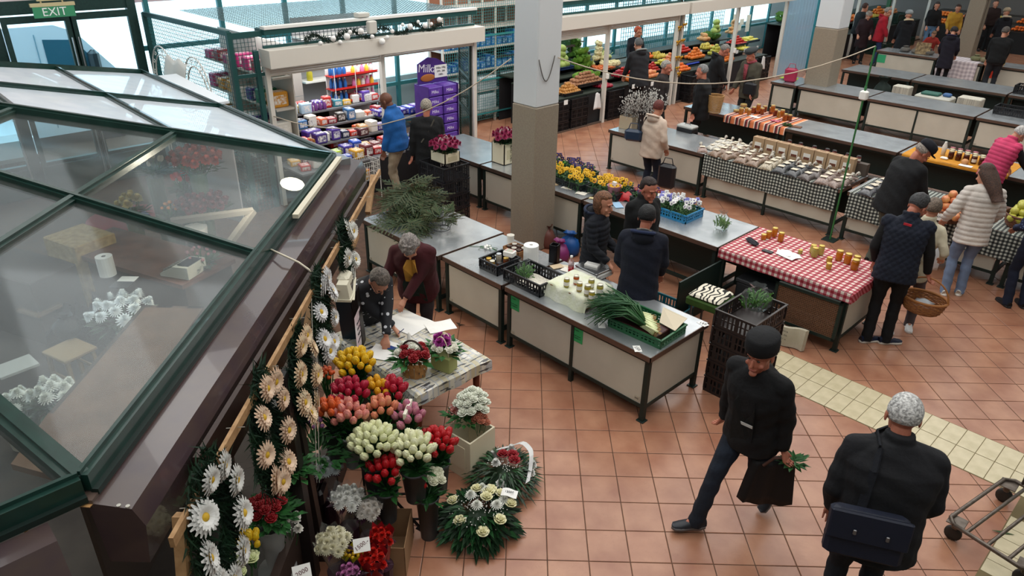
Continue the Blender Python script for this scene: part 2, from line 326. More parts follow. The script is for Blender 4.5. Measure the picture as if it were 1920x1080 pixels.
# ================================================================ octagonal flower kiosk
KZ = 2.15
P0, P1, P2 = at(150, 905, KZ), at(623, 297, KZ), at(265, 138, KZ); P9 = P0 + Vector((0, -4.4, 0)); AP = Vector((-3.56, -5.13, 3.55)); P3 = P2 + Vector((-2.4, -2.4, 0))
kiosk = thing('flower_kiosk', 'octagonal flower kiosk with a sloping dark green framed glass roof', 'kiosk', (0, 0, 0))
E_ = Vector((-1, 1, 0)) / sqrt(2); N_ = Vector((1, 1, 0)) / sqrt(2)
def dustglass():
 def fn(nt, b, N, L, tc):
  b.inputs['Base Color'].default_value = lin('9a9d9c'); b.inputs['Roughness'].default_value = .5
  gl = N('ShaderNodeBsdfGlossy'); gl.inputs[0].default_value = (.8, .86, .92, 1); gl.inputs['Roughness'].default_value = .06
  tr = N('ShaderNodeBsdfTransparent'); tr.inputs[0].default_value = (.93, .96, .95, 1)
  n = N('ShaderNodeTexNoise'); n.inputs['Scale'].default_value = 3; n.inputs['Detail'].default_value = 6; L(tc.outputs['Object'], n.inputs['Vector'])
  mr = N('ShaderNodeMapRange'); mr.inputs[1].default_value = .3; mr.inputs[2].default_value = .7; mr.inputs[3].default_value = .03; mr.inputs[4].default_value = .10; L(n.outputs[0], mr.inputs[0])
  lw = N('ShaderNodeLayerWeight'); p5 = N('ShaderNodeMath'); p5.operation = 'POWER'; p5.inputs[1].default_value = 3; L(lw.outputs['Facing'], p5.inputs[0]); fr = N('ShaderNodeMapRange'); fr.inputs[3].default_value = .02; fr.inputs[4].default_value = .28; L(p5.outputs[0], fr.inputs[0])
  m1 = N('ShaderNodeMixShader'); L(fr.outputs[0], m1.inputs[0]); L(tr.outputs[0], m1.inputs[1]); L(gl.outputs[0], m1.inputs[2])
  m2 = N('ShaderNodeMixShader'); L(mr.outputs[0], m2.inputs[0]); L(m1.outputs[0], m2.inputs[1]); L(b.outputs[0], m2.inputs[2])
  L(m2.outputs[0], nt.nodes['Material Output'].inputs[0])
 return nodemat('dustglass', fn)
DG = dustglass(); POLY = mat('d3dae0', .38, c2='c6cfd8', ns=5, coat=.3)
KG = mat('15302a', .3, coat=.3, c2='1b3a33', ns=8)
def face(A, B, mids, fr, gm, nm, lo=0.0):
 nrm = (B - A).cross(AP - A).normalized()
 if nrm.z < 0: nrm = -nrm
 edges = [A] + [A.lerp(B, q) for q in mids] + [B]
 lev = [lo] + fr + [.93]
 for a, b in zip(edges[:-1], edges[1:]):
  for l0, l1 in zip(lev[:-1], lev[1:]):
   q = [a.lerp(AP, l0), b.lerp(AP, l0), b.lerp(AP, l1), a.lerp(AP, l1)]
   m = MB(); m.slab(q, .008); m.build(nm, gm, kiosk)
 for e in edges[1:-1]: m = MB(); m.bar(e.lerp(AP, lo), e.lerp(AP, .93), .07, .07, nrm); m.k = 0; m.bar(e.lerp(AP, lo) + nrm * .04, e.lerp(AP, .93) + nrm * .04, .03, .03, nrm); m.build('glazing_bar', KG, kiosk)
 for l in fr: m = MB(); m.bar(A.lerp(AP, l), B.lerp(AP, l), .07, .06, nrm); m.bar(A.lerp(AP, l) + nrm * .035, B.lerp(AP, l) + nrm * .035, .03, .03, nrm); m.build('glazing_bar', KG, kiosk)
 return nrm
n1 = (P1 - P0).cross(AP - P0)
f1 = (atp(330, 262, n1, n1.dot(P0)) - P1).length / (AP - P1).length; f2 = (atp(28, 236, n1, n1.dot(P0)) - P1).length / (AP - P1).length
FR = [f1, f2]
face(P0, P1, [.5], FR, DG, 'glass_pane'); face(P1, P2, [.5], FR, POLY, 'roof_panel'); face(P9, P0, [.5], FR, DG, 'glass_pane'); face(P2, P3, [.5], FR, POLY, 'roof_panel')
for P in (P0, P1, P2, P3): m = MB(); m.bar(P, P.lerp(AP, .95), .1, .09); m.bar(P + Vector((0, 0, .05)), P.lerp(AP, .95) + Vector((0, 0, .05)), .04, .03); m.build('hip_bar', KG, kiosk)
for A, B in ((P9, P0), (P0, P1), (P1, P2), (P2, P3)):
 d = (B - A).normalized(); o_ = Vector((d.y, -d.x, 0)); m = MB(); m.bar(A + o_ * .015, B + o_ * .015, .06, .09); m.bar(A + o_ * .005 + Vector((0, 0, .05)), B + o_ * .005 + Vector((0, 0, .05)), .02, .03); m.build('eave_beam', KG, kiosk)
 m = MB(); m.bar(A + o_ * .055 - Vector((0, 0, .05)), B + o_ * .055 - Vector((0, 0, .05)), .035, .03); m.build('gutter', DKGREEN, kiosk)
BROWN = mat('4b3d3a', .22, c2='43363a', ns=5, coat=.6); DBR = mat('33211b', .45)
def housing(px, along, perp, m_, t0=None):
 q = [(at(*a), at(*b)) for a, b in px]; pr_ = []
 for a, b in q: pr_.append((((a + b) / 2).dot(perp), a.z))
 A = sum((a.dot(along) for a, b in q), 0) / len(q); B = sum((b.dot(along) for a, b in q), 0) / len(q)
 pr_ += [(pr_[-1][0] - .03, 1.72), (pr_[0][0] + .02, 1.72)]
 vs = [along * t + perp * s + Vector((0, 0, z)) for t in (A, B) for s, z in pr_]; n = len(pr_)
 m = MB(); m.add(vs, [tuple(range(n)), tuple(range(2 * n - 1, n - 1, -1))] + [(i, n + i, n + (i + 1) % n, (i + 1) % n) for i in range(n)]); o = m.build('shutter_housing', m_, kiosk); return o, A, B, pr_
ho, hA, hB, hp = housing([((175, 954, 2.08), (632, 300, 2.08)), ((260, 955, 2.05), (672, 301, 2.05)), ((291, 976, 1.95), (686, 312, 1.95))], E_, N_, BROWN)
m = MB()
for k, (t, s_, z) in enumerate([(hA + .01, hp[1][0] - .02, 2.052), (hA + .01, hp[1][0] - .06, 2.055)]): m.cyl(E_ * t + N_ * s_ + Vector((0, 0, z - .01)), E_ * t + N_ * s_ + Vector((0, 0, z + .008)), .01)
m.build('screw', mat('c9c5bb', .4, .6), kiosk)
for t, s_ in ((hA - .01, hp[0][0] - .03), (hA - .16, hp[0][0] - .22)):
 m = MB(); m.slab([E_ * (t + a) + N_ * (s_ + b) + Vector((0, 0, 2.075)) for a, b in ((0, -.05), (.07, -.03), (.06, .06), (-.01, .05))], .004); m.build('adhesive_tape', mat('b58a58', .6), kiosk)
m = MB(); q0 = E_ * (hA + .0) + N_ * (hp[0][0] - .02) + Vector((0, 0, 2.075)); q1 = E_ * hB + N_ * (hp[0][0] - .02) + Vector((0, 0, 2.075)); m.bar(q0, q1, .09, .04); m.build('fascia_strip', mat('5a4a42', .5), kiosk)
Y_ = Vector((0, -1, 0)); X_ = Vector((1, 0, 0))
q = [at(118, 966, 2.08), at(168, 985, 2.07), at(205, 1085, 1.85)]
m = MB(); pr_ = [(p.x, p.z) for p in q] + [(q[2].x - .02, 1.6), (q[0].x, 1.6)]; y0 = q[0].y - .06; vs = [(x, y, z) for y in (y0, y0 - 2.2) for x, z in pr_]; n = 5
m.add(vs, [tuple(range(n - 1, -1, -1)), tuple(range(n, 2 * n))] + [(i, (i + 1) % n, n + (i + 1) % n, n + i) for i in range(n)]); m.build('shutter_housing', BROWN, kiosk)
# housing of the face towards the entrance, pale and low
q = [at(300, 145, 2.1), at(425, 200, 2.08), at(620, 290, 2.08), at(690, 302, 2.03), at(450, 208, 2.03), at(330, 150, 2.03)]
m = MB(); a, b = P1 + Vector((.05, .1, -.08)), P2 + Vector((0, .1, -.08)); m.bar(a, b, .16, .12); m.build('shutter_housing', mat('8c8f92', .22, .4, c2='7a7d80', ns=3), kiosk)
m = MB(); m.bar(P1 + Vector((-3.0, .17, .0)), P2 + Vector((.5, .2, .02)), .26, .03); m.build('roof_panel', mat('e6eaee', .4), kiosk)
# conduit on the eave and cable to the floodlight
m = MB(); a, b = P0.lerp(P1, .655) + N_ * .085, P0.lerp(P1, .99) + N_ * .085; m.bar(a + Vector((0, 0, .02)), b + Vector((0, 0, .02)), .05, .035); m.build('conduit', mat('cfc7b2', .5), kiosk)
c0 = at(508, 468, 2.12); m = MB(); c1 = atp(640, 548, (1, 1, 0), -1.92)
m.tube([c0, at(530, 478, 2.12), at(560, 492, 2.08), at(585, 510, 2.02), atp(612, 532, (1, 1, 0), -2.0), c1], .008); tag(m.build('electric_cable', mat('cdc4b0', .5), smooth=True), 'cream cable running over the brown housing to the floodlight', 'cable')
# posts and sill of the open side
def wpost(name, top, bot, w, d, m_, s0=-2.05, s1=-2.0):
 a, b = atp(*top, (1, 1, 0), s0), atp(*bot, (1, 1, 0), s1); m = MB(); m.bar(a, b, w, d, E_); return m.build(name, m_, kiosk)
wpost('post', (523, 700), (585, 1079), .1, .1, mat('221c1c', .35)); wpost('post', (540, 700), (612, 1079), .06, .08, mat('2b211e', .35), -2.03, -1.98)
wpost('post', (645, 560), (672, 705), .14, .1, mat('0e2a38', .3), -2.2, -2.2); wpost('post', (664, 540), (688, 715), .06, .12, mat('241b19', .4))
a = E_ * hA + N_ * (-2.14 / sqrt(2));
m = MB(); m.bar(Vector((1.0, -3.1, .3)), Vector((-1.55, -.5, .3)), .06, .6); m.build('sill_board', mat('3a2b25', .6), kiosk)
m = MB(); m.bar(Vector((1.1, -3.3, 1.82)), Vector((-1.85, -.3, 1.82)), .03, .3); m.build('pelmet_board', DBR, kiosk)
# inside of the kiosk
m = MB(); m.prism([(-.5, -3.9), (.55, -3.35), (-2.1, -.75), (-6.4, -.7), (-6.6, -3.0), (-4.4, -6.6), (-1, -6.6)], .0, .012); m.build('floor_sheet', mat('4a423c', .85, c2='38312d', ns=2), kiosk)
m = MB(); q = [at(382, 575, 1.8), at(268, 572, 1.8), at(90, 775, 1.8), at(20, 870, 1.8), at(150, 905, 1.8)]; m.slab([q[0], q[1], q[2], q[3], q[4]], -.04)
m.build('top_board', mat('7c604f', .9, c2='6c5243', ns=5, bump=.08, bs=12), kiosk)
q = [p.copy() for p in (q[0], q[1], q[2], q[3], q[4])]; m = MB(); m.slab([q[1], q[2], q[2] - Vector((0, 0, 1.8)), q[1] - Vector((0, 0, 1.8))], .03); m.slab([q[0], q[1], q[1] - Vector((0, 0, 1.8)), q[0] - Vector((0, 0, 1.8))], .03); m.build('partition', mat('4a3d36', .8), kiosk)
for a, b in (((-6.7, -3.2), (-6.7, -1.0)), ((-4.2, -6.3), (-6.4, -3.6))): pass
# ================================================================ rows of steel market tables
TZ = .77
def table(x0, x1, y0, y1, label, front='p', back='o', left='', right='', mid=1, zt=TZ):
 t = thing('market_table', label, 'table', ((x0 + x1) / 2, (y0 + y1) / 2, 0)); X, Y = (x1 - x0) / 2 - .006, (y1 - y0) / 2
 m = MB(); m.box(-X + .008, X - .008, -Y + .008, Y - .008, zt - .03, zt); m.build('tabletop', STEEL, t)
 m = MB();
 for a in ((-X, X, -Y, -Y + .008), (-X, X, Y - .008, Y), (-X, -X + .008, -Y, Y), (X - .008, X, -Y, Y)): m.box(*a, zt - .055, zt - .001)
 m.build('edge_band', RIM, t)
 l = MB(); l.box(-.024, .024, -.024, .024, .0, zt - .05); l.rbox(.085, .085, .012, .2); lm = l.mesh('leg', DKGREEN)
 for sx in (-1, 1):
  for sy in (-1, 1): put('leg', lm, t, loc=(sx * (X - .05), sy * (Y - .05), 0))
 m = MB()
 for sy in (-1, 1): m.box(-X + .05, X - .05, sy * (Y - .05) - .02, sy * (Y - .05) + .02, .15, .19); m.box(-X + .05, X - .05, sy * (Y - .05) - .02, sy * (Y - .05) + .02, zt - .09, zt - .055)
 for sx in (-1, 1): m.box(sx * (X - .05) - .02, sx * (X - .05) + .02, -Y + .05, Y - .05, .15, .19)
 m.build('rail', DKGREEN, t)
 for side, mode in ((-1, front), (1, back)):
  if mode in 'po':
   n = mid if mode == 'p' else 1; w = 2 * (X - .075) / n
   for k in range(n):
    a = -X + .075 + k * w; m = MB(); yy = side * (Y - .045) if mode == 'p' else side * (Y - .35)
    m.box(a + .008, a + w - .008, yy - .006, yy + .006, .19, zt - .06); m.build('panel' if mode == 'p' else 'inner_panel', PANEL if mode == 'p' else DKGREEN, t)
    if k: m = MB(); m.box(a - .02, a + .02, side * (Y - .05) - .022, side * (Y - .05) + .022, .0, zt - .05); m.build('leg', DKGREEN, t)
   if mode == 'p' and side < 0: m = MB(); m.box(-X + .085, -X + .135, -Y + .032, -Y + .038, .2, .235); m.build('number_plate', mat('a8a394', .4), t)
 for sx, mode in ((-1, left), (1, right)):
  if mode == 'p': m = MB(); m.box(sx * (X - .045) - .006, sx * (X - .045) + .006, -Y + .075, Y - .075, .19, zt - .06); m.build('panel', PANEL, t)
 return t
table(-3.62, -2.0, .7, 1.8, 'steel market table with fir branches lying on it', left='p')
ta1 = table(-1.98, -.93, .75, 1.75, 'short steel market table with a paper cup and cut white flowers on it')
ta2 = table(-.91, 1.08, .76, 1.74, 'steel market table with spring onions and two green notices on its front', right='p', mid=2)
for k, x in enumerate((-.78, .14)):
 m = MB(); m.box(-.08, .08, -.003, 0, -.085, .085); g = m.build('notice', mat('2f9c5c', .6), ta2); g.location = (x - .085, -.452, .60)
 for j, (s_, z) in enumerate((('Foglalt', .05), ('Bérelt asztal', -.015), ('ne foglalja el', -.04))): text(s_, .022, INK, g, (0, -.004, z), (pi / 2, 0, 0), .0005)
m = MB(); m.box(-.03, .03, -.003, 0, -.03, .03); g = m.build('number_plate', mat('b3ad9c', .4), ta2); g.location = (.86, -.452, .235); text('043', .03, INK, g, (0, -.004, 0), (pi / 2, 0, 0), .0005)
B0, B1 = 3.45, 4.46
table(-5.9, -4.32, B0, B1, 'steel market table behind the pillar with white flower crates'); table(-4.3, -2.12, B0, B1, 'steel market table with purple and yellow pansies, right of the pillar', front='p')
table(-2.1, .12, B0, B1, 'steel market table carrying the blue crate of white pansies', front='o', back='p'); tb = table(.14, 1.80, B0, B1, 'market table under the red checked tablecloth', front='o', back='p', right='p')
C0, C1 = 6.74, 7.74
table(-4.32, -2.2, C0, C1, 'steel market table with willow branches and a cash box', left='p'); table(-2.18, .22, C0, C1, 'market table under the bags of dry noodles', mid=2)
table(.3, 2.5, C0, C1, 'market table with the basket of red apples', mid=2); table(2.52, 4.7, C0, C1, 'market table with the basket of green apples, at the right edge', mid=2)
D0, D1 = 9.45, 10.45
table(-4.45, -2.2, D0, D1, 'steel market table with honey on a striped cloth', front='o', back='p'); table(-2.18, .02, D0, D1, 'empty steel market table with a lamp reflection, next to the striped cloth', front='o', back='p')
table(.04, 2.3, D0, D1, 'market table with jars on a yellow cloth', front='o', back='p'); table(2.32, 4.5, D0, D1, 'steel market table at the right edge behind the pink vest', front='o', back='p')
E0, E1 = 13.4, 14.5
for k, (a, b, s_) in enumerate(((-4.55, -3.85, 'end steel table left of the second pillar with a lime green bag'), (-3.83, -2.18, 'empty steel table right of the second pillar, third row from the back'), (-2.16, .1, 'empty long steel table with pale double front panel, third row from the back'), (.12, 2.3, 'steel table behind the white haired woman, at the right edge'))): table(a, b, E0, E1, s_, mid=2 if b - a > 2 else 1, left='p' if k == 0 else '')
F0, F1 = 16.45, 17.6
for a, b, s_ in ((-4.1, -2.3, 'empty steel table behind the second pillar with a coat hung below'), (-2.28, -.1, 'empty steel table behind the white plastic tub'), (-.08, 2.2, 'steel table at the right edge with black crates in front')): table(a, b, F0, F1, s_, front='o', back='p')
G0, G1 = 20.5, 21.4
for k, (a, b, s_) in enumerate(((-4.8, -3.0, 'far steel table with a green paper on its end panel'), (-2.98, -1.75, 'far table under the grey checked cloth'), (-1.73, .6, 'far steel table with red papers on its front'))):
 tg = table(a, b, G0, G1, s_, mid=2 if k == 2 else 1)
 for x, c in {0: [(-.7, '2f9c6a')], 2: [(-.9, 'c8391f'), (.35, 'c8391f')], 1: []}[k]:
  m = MB(); m.box(x - .13, x + .13, -.42, -.416, .42, .66); m.build('notice', mat(c, .6), tg)
# ---------------------------------------------------------------- crates
def crate_mesh(w, d, h, col, name='crate', dense=.045, low=False):
 m = MB(); t = .012; X, Y = w / 2, d / 2
 m.box(-X + t, X - t, -Y + t, Y - t, 0, .012)
 for z0, z1 in ((0, .03), (h * .48, h * .48 + .014), (h - .028, h)):
  m.box(-X, X, -Y, -Y + t, z0, z1); m.box(-X, X, Y - t, Y, z0, z1)
  m.box(-X, -X + t, -Y, Y, z0, z1); m.box(X - t, X, -Y, Y, z0, z1)
 m.box(-X - .008, X + .008, -Y - .008, -Y, h - .014, h); m.box(-X - .008, X + .008, Y, Y + .008, h - .014, h); m.box(-X - .008, -X, -Y, Y, h - .014, h); m.box(X, X + .008, -Y, Y, h - .014, h)
 n = max(3, int(w / dense))
 for k in range(n + 1):
  x = -X + .01 + (w - .02) * k / n; r = .009 if k % 4 else .02
  m.box(x - r, x + r, -Y + .001, -Y + t - .001, .03, h - .028); m.box(x - r, x + r, Y - t + .001, Y - .001, .03, h - .028)
 n = max(3, int(d / dense))
 for k in range(n + 1):
  y = -Y + .01 + (d - .02) * k / n; r = .009 if k % 4 else .02
  m.box(-X + .001, -X + t - .001, y - r, y + r, .03, h - .028); m.box(X - t + .001, X - .001, y - r, y + r, .03, h - .028)
 return m.mesh(name, mat(col, .42))
CR = {}
def crate(x, y, z, label, w=.6, d=.4, h=.18, col='17181b', rz=0, name='plastic_crate', group=None):
 k = (w, d, h, col)
 if k not in CR: CR[k] = crate_mesh(w, d, h, col, name)
 return tag(put(name, CR[k], loc=(x, y, z), rz=rz), label, 'crate', group)
# black crates with a white crate of chrysanthemums
for k, s_ in enumerate(('lowest', 'second', 'third', 'topmost')): crate(-4.42, 2.80, k * .235, f'black plastic crate, {s_} of the stack left of the pillar under the white flower crate', .62, .5, .225, '1b1b1f')
for k, s_ in enumerate(('lowest', 'second', 'third', 'fourth', 'fifth')): crate(1.36, 2.02, k * .195, f'brown-black plastic crate, {s_} from the floor in the stack beside the spring onions', .62, .44, .19, '28201f', radians(90))
# ---------------------------------------------------------------- floor things below row B
t = thing('stool', 'small stool with a green skirt under the patterned cushion', 'stool', (.52, 2.72, 0), radians(4))
m = MB()
for a in (-.15, .15):
 for b in (-.15, .15): m.cyl((a, b, 0), (a, b, .42), .014)
m.build('leg', mat('5c5f62', .4, .7), t); m = MB(); m.rbox(.42, .42, .1, .15, T3((0, 0, .41))); m.build('seat', mat('3d5a22', .8, c2='33501d', ns=20), t)
def swirl():
 def fn(nt, b, N, L, tc):
  w = N('ShaderNodeTexWave'); w.inputs['Scale'].default_value = 5; w.inputs['Distortion'].default_value = 9; w.inputs['Detail'].default_value = 1; w.inputs['Detail Scale'].default_value = 1.4; L(tc.outputs['Object'], w.inputs['Vector'])
  r = N('ShaderNodeValToRGB'); r.color_ramp.interpolation = 'CONSTANT'; r.color_ramp.elements[0].color = lin('171514'); r.color_ramp.elements[1].color = lin('d9d2c0'); r.color_ramp.elements[1].position = .3
  L(w.outputs[0], r.inputs[0]); L(r.outputs[0], b.inputs['Base Color']); b.inputs['Roughness'].default_value = .9
 return nodemat('swirl', fn)
m = MB(); m.rbox(.39, .39, .045, .5, T3((0, 0, 0))); tag(m.build('seat_cushion', swirl(), loc=(.52, 2.72, .512), rz=radians(4)), 'square cushion with a black and white scroll pattern on the green stool', 'cushion')
t = thing('folding_screen', 'brown mesh panel in a dark green frame leaning on the honey table', 'panel', (.98, 3.36, .17), radians(2))
m = MB(); w, h = .78, .5
for a in ((0, w, 0, .035), (0, w, h - .035, h), (0, .035, 0, h), (w - .035, w, 0, h)): m.box(a[0], a[1], -.02, .02, a[2], a[3])
m.build('frame', DKGREEN, t); m = MB()
for k in range(34): m.box(.035 + k * .0214, .035 + k * .0214 + .011, -.004, .004, .035, h - .035)
for k in range(20): m.box(.035, w - .035, -.007, .003, .035 + k * .022, .035 + k * .022 + .011)
m.build('mesh_infill', mat('6b4a35', .8), t, kind='stuff')
m = MB(); m.grid(lambda a, b: (a * .5, .03 * sin(a * 9) + b * .02, .26 * b - .03 * b * sin(a * pi)), 12, 6, .05); o = m.build('shopping_sack', mat('bdb5a2', .8, c2='b0a894', ns=6), loc=(1.0, 3.16, .012)); tag(o, 'off-white folded sack with printed lines, lying under the mesh panel', 'sack')
for k, s_ in enumerate(('BURGONYA', 'Termelő: Kft.', 'Minőség I. o.')): text(s_, .03, INK, o, (.25, -.04 , .2 - k * .05), (pi / 2, 0, 0), .0005)
crate(-.02, 2.6, .0, 'turquoise plastic crate on the floor beside the man in the navy hoodie', .6, .42, .24, '1f5f6c', radians(3))
m = MB(); m.box(0, .02, 0, .9, 0, .62); tag(m.build('divider_board', DKGREEN, loc=(.18, 2.55, 0)), 'dark green divider board standing behind the navy hoodie man', 'board')
t = thing('storage_box', 'dark box stored under the red checked table', 'box', (.62, 3.75, .0)); m = MB(); m.rbox(.5, .35, .36, .05); m.build('body', mat('26292c', .6), t); m = MB(); m.rbox(.52, .37, .05, .2, T3((0, 0, .36))); m.build('lid', mat('3b3e42', .5), t)
def bagmesh(w, d, h, seed, squash=.8):                    # crumpled plastic bag with gathered neck
 r_ = random.Random(seed); m = MB(); prof = [(.0, 0), (.42, .0), (.5, .2), (.48, .5), (.34, .72), (.14, .84), (.2, .92), (.3, 1.0)]; n = 14; vs = []; fs = []
 for k, (r, z) in enumerate(prof):
  for i in range(n): a = 2 * pi * i / n; q = 1 + r_.uniform(-.1, .1) + (.18 * sin(i * 2.3 + seed) if k > 3 else 0); vs.append((r * w * cos(a) * q, r * d * sin(a) * q, z * h * (1 + r_.uniform(-.03, .03))))
 for k in range(len(prof) - 1):
  for i in range(n): j = (i + 1) % n; fs.append((k * n + i, k * n + j, k * n + n + j, k * n + n + i))
 return m.add(vs, fs)
for (u, v, c, s_, w, h) in ((1050, 462, '7d2f66', 'magenta plastic bag on the floor right of the pillar', .32, .3), (1068, 452, '1c4f8f', 'blue plastic bag on the floor behind the magenta one', .32, .34), (1028, 440, '6b4038', 'brown woollen bag slumped against the pillar', .26, .36)):
 p = at(u, v, .0); p = Vector((min(p.x, -2.2), p.y, 0)); tag(bagmesh(w, w * .8, h, int(u)).build('plastic_bag', mat(c, .4), smooth=True, loc=(p.x + .3, p.y - .35, 0)), s_, 'bag')
# green pole and ropes
pl = thing('green_pole', 'tall thin green pole standing between the noodle tables', 'pole', (.262, 6.62, 0))
m = MB(); m.cyl((0, 0, .0), (0, 0, 2.88), .014); m.build('shaft', mat('2f6d3b', .45), pl); m = MB(); m.cyl((0, 0, 2.3), (0, 0, 2.34), .02); m.cyl((0, 0, 1.2), (0, 0, 1.24), .018); m.build('joint', mat('3c7b48', .45), pl)
m = MB(); m.rbox(.11, .09, .13, .2, T3((.0, .0, 2.15))); m.build('white_box', WHITE, pl); m = MB(); m.rbox(.2, .2, .012, .2); m.build('foot', DKGREEN, pl)
def rope(pts, sag, label, r=.008, col='b9ab98'):
 P = []
 for a, b in zip(pts[:-1], pts[1:]):
  for k in range(13): q = k / 12; p = a.lerp(b, q); p.z -= sag * 4 * q * (1 - q); P.append(p)
 m = MB(); m.tube(P, r, 5); return tag(m.build('rope', mat(col, .8), smooth=True), label, 'rope')
top = Vector((.26, 6.62, 2.88)); a = atp(1046, 108, (1, 0, 0), -2.455)
rope([a, top], .42, 'thin sagging rope from the front pillar to the green pole'); rope([atp(958, 110, (0, 1, 0), 2.795), Vector((-6.58, 1.12, 1.5))], .5, 'thin sagging rope from the front pillar to the chocolate stall')
m = MB(); a = atp(1010, 112, (1, 0, 0), -2.455); b = atp(1040, 104, (1, 0, 0), -2.455); m.tube([a.lerp(b, q / 12) - Vector((-.006, 0, .3 * sin(pi * q / 12))) for q in range(13)], .007, 5); tag(m.build('cable', mat('55504a', .6), smooth=True), 'loop of dark cable hanging on the right face of the front pillar', 'cable')
# ---------------------------------------------------------------- tablecloths
def drape(name, x0, x1, y0, y1, z, hf, hb, hl, hr, mt, label, wav=.012, par=None):
 m = MB(); W, D = x1 - x0, y1 - y0; U = [0] + [hl] * (hl > 0);
 def fn(a, b):
  X = -hl + a * (W + hl + hr); Y = -hf + b * (D + hf + hb); x = min(max(X, 0), W); y = min(max(Y, 0), D); dx = x - X; dy = y - Y; dz = abs(dx) + abs(dy) if abs(dx) * abs(dy) < 1e-9 else max(abs(dx), abs(dy))
  w_ = wav * (.3 + dz * 3) if dz > 0 else 0
  return (x0 + x - (.006 + w_ * (1 + sin(Y * 17))) * (dx > 0) + (.006 + w_ * (1 + sin(Y * 17))) * (dx < 0), y0 + y - (.006 + w_ * (1 + sin(X * 15))) * (dy > 0) + (.006 + w_ * (1 + sin(X * 15))) * (dy < 0), z + .006 - dz)
 m.grid(fn, max(8, int((W + hl + hr) / .035)), max(8, int((D + hf + hb) / .035)), .003); return tag(m.build(name, mt, smooth=False), label, 'tablecloth')
GB = checker('gb', '0a0e0d', 'c3c7bc', '4f5552', 19); GR = checker('gr', '8e1d28', 'dccfc4', 'b4606a', 14)
drape('tablecloth', -2.18, .17, C0, C1, TZ, .36, .1, 0, .0, GB, 'black and white checked tablecloth under the bags of noodles'); drape('tablecloth', .35, 3.9, C0, C1, TZ, .38, .1, 0, 0, GB, 'black and white checked tablecloth under the apple baskets')
drape('tablecloth', .14, 1.80, B0, B1, TZ, .12, .1, 0, .12, GR, 'red and white checked tablecloth under the amber honey jars')
drape('tablecloth', -3.45, -2.1, D0, D1 - .05, TZ, .14, 0, 0, 0, stripes('st', ['d97f4e', 'd97f4e', 'e8c9b8', '3c2a30', '8c2a2e', 'd8b9a8', '2f3a34', 'c96a44'], 4.6), 'orange and black striped cloth under the stacked honey jars')
drape('tablecloth', .1, 1.75, D0, D1 - .1, TZ, .05, 0, 0, 0, mat('c98a24', .85, c2='b87c1e', ns=8), 'mustard yellow cloth under the jam jars')
drape('tablecloth', -2.95, -1.9, G0, G1 - .1, TZ, .5, 0, .02, 0, checker('gg', 'd9cfd0', 'a89da2', 'c4b8bc', 9), 'pale grey checked cloth on the far seller table')
# ---------------------------------------------------------------- jars
def jar_meshes(r, h, hon, lid, lab=None):
 m = MB(); m.lathe([(r * .9, 0), (r, .008), (r, h * .78), (r * .82, h * .9)], 12); a = m.mesh('jar', mat(hon, .08, trans=.45, ior=1.35, coat=.6))
 m = MB(); m.lathe([(r * .88, h * .88), (r * .9, h), (r * .86, h * 1.01)], 12); b = m.mesh('lid', mat(lid, .3, .4)); c = None
 if lab: m = MB(); m.lathe([(r * 1.015, h * .2), (r * 1.015, h * .6)], 12, cap=False); c = MB(); vs = [v for v in m.v]; c.add(vs, [f for f in m.f if f[0] in (8, 9, 10, 11, 0, 1)]); c = c.mesh('label', mat(lab, .7))
 return a, b, c
JM = {}
def jar(p, label, r=.036, h=.11, hon='c07a18', lid='c9a64a', lab=None, group=None, cat='jar', rz=0, name='honey_jar'):
 k = (r, h, hon, lid, lab)
 if k not in JM: JM[k] = jar_meshes(*k)
 a, b, c = JM[k]; o = put(name, a, None, True, loc=p, rz=rz); put('lid', b, o, True)
 if c: put('label', c, o)
 return tag(o, label, cat, group)
def T_(u, v, dz=0.0): p = at(u, v, TZ + dz); return p
AM, LT, PALE = 'c8791a', 'c99f3a', 'c2b45c'
zc = .0095
J = [(1431, 449, .034, .075, AM, 'small honey jar, leftmost of the four amber jars on the red checked cloth'), (1440, 446, .036, .095, AM, 'second from the left of the four amber jars near the phone'), (1451, 443, .038, .12, AM, 'tall amber honey jar, back one of the four jars near the phone'), (1463, 452, .038, .12, AM, 'tall amber honey jar, rightmost of the four jars near the phone'),
 (1500, 475, .028, .05, PALE, 'tiny pale honey jar beside the white napkins'), (1523, 475, .038, .115, PALE, 'pale honey jar, back left of the group of three pale jars'), (1526, 481, .04, .12, PALE, 'pale honey jar, front one of the group of three pale jars'), (1538, 477, .038, .12, PALE, 'pale honey jar, right one of the group of three pale jars'),
 (1554, 492, .034, .07, LT, 'small amber jar, rear one of the pair near the front edge of the red cloth'), (1553, 504, .034, .075, LT, 'small amber jar, front one of the pair near the front edge of the red cloth'),
 (1572, 487, .042, .125, AM, 'large amber jar, leftmost of the four at the right end of the red cloth'), (1588, 493, .042, .125, AM, 'large amber jar, second of the four at the right end of the red cloth'), (1604, 497, .042, .12, AM, 'large amber jar, rear right of the four at the right end of the red cloth'), (1601, 505, .045, .13, AM, 'large amber jar with a small white label, nearest the corner of the red cloth')]
for u, v, r, h, c, l in J: p = T_(u, v, zc); jar(p, l, r, h, c, 'd2b458')
m = MB(); m.rbox(.22, .09, .05, .5); tag(m.build('pouch', mat('1b1c26', .7), loc=T_(1410, 456, zc), rz=radians(-28)), 'black fabric pouch lying on the red checked cloth', 'pouch')
m = MB(); m.rbox(.16, .09, .02, .1); tag(m.build('glasses_paper', WHITE, loc=T_(1411, 460, zc) + Vector((.0, -.02, -.004)), rz=radians(-28)), 'white paper under the black pouch', 'paper') if 0 else None
m = MB(); m.rbox(.13, .07, .012, .2); o = m.build('mobile_phone', BLACKP, loc=T_(1439, 472, zc), rz=radians(0)); tag(o, 'black phone lying face down on the red checked cloth', 'phone')
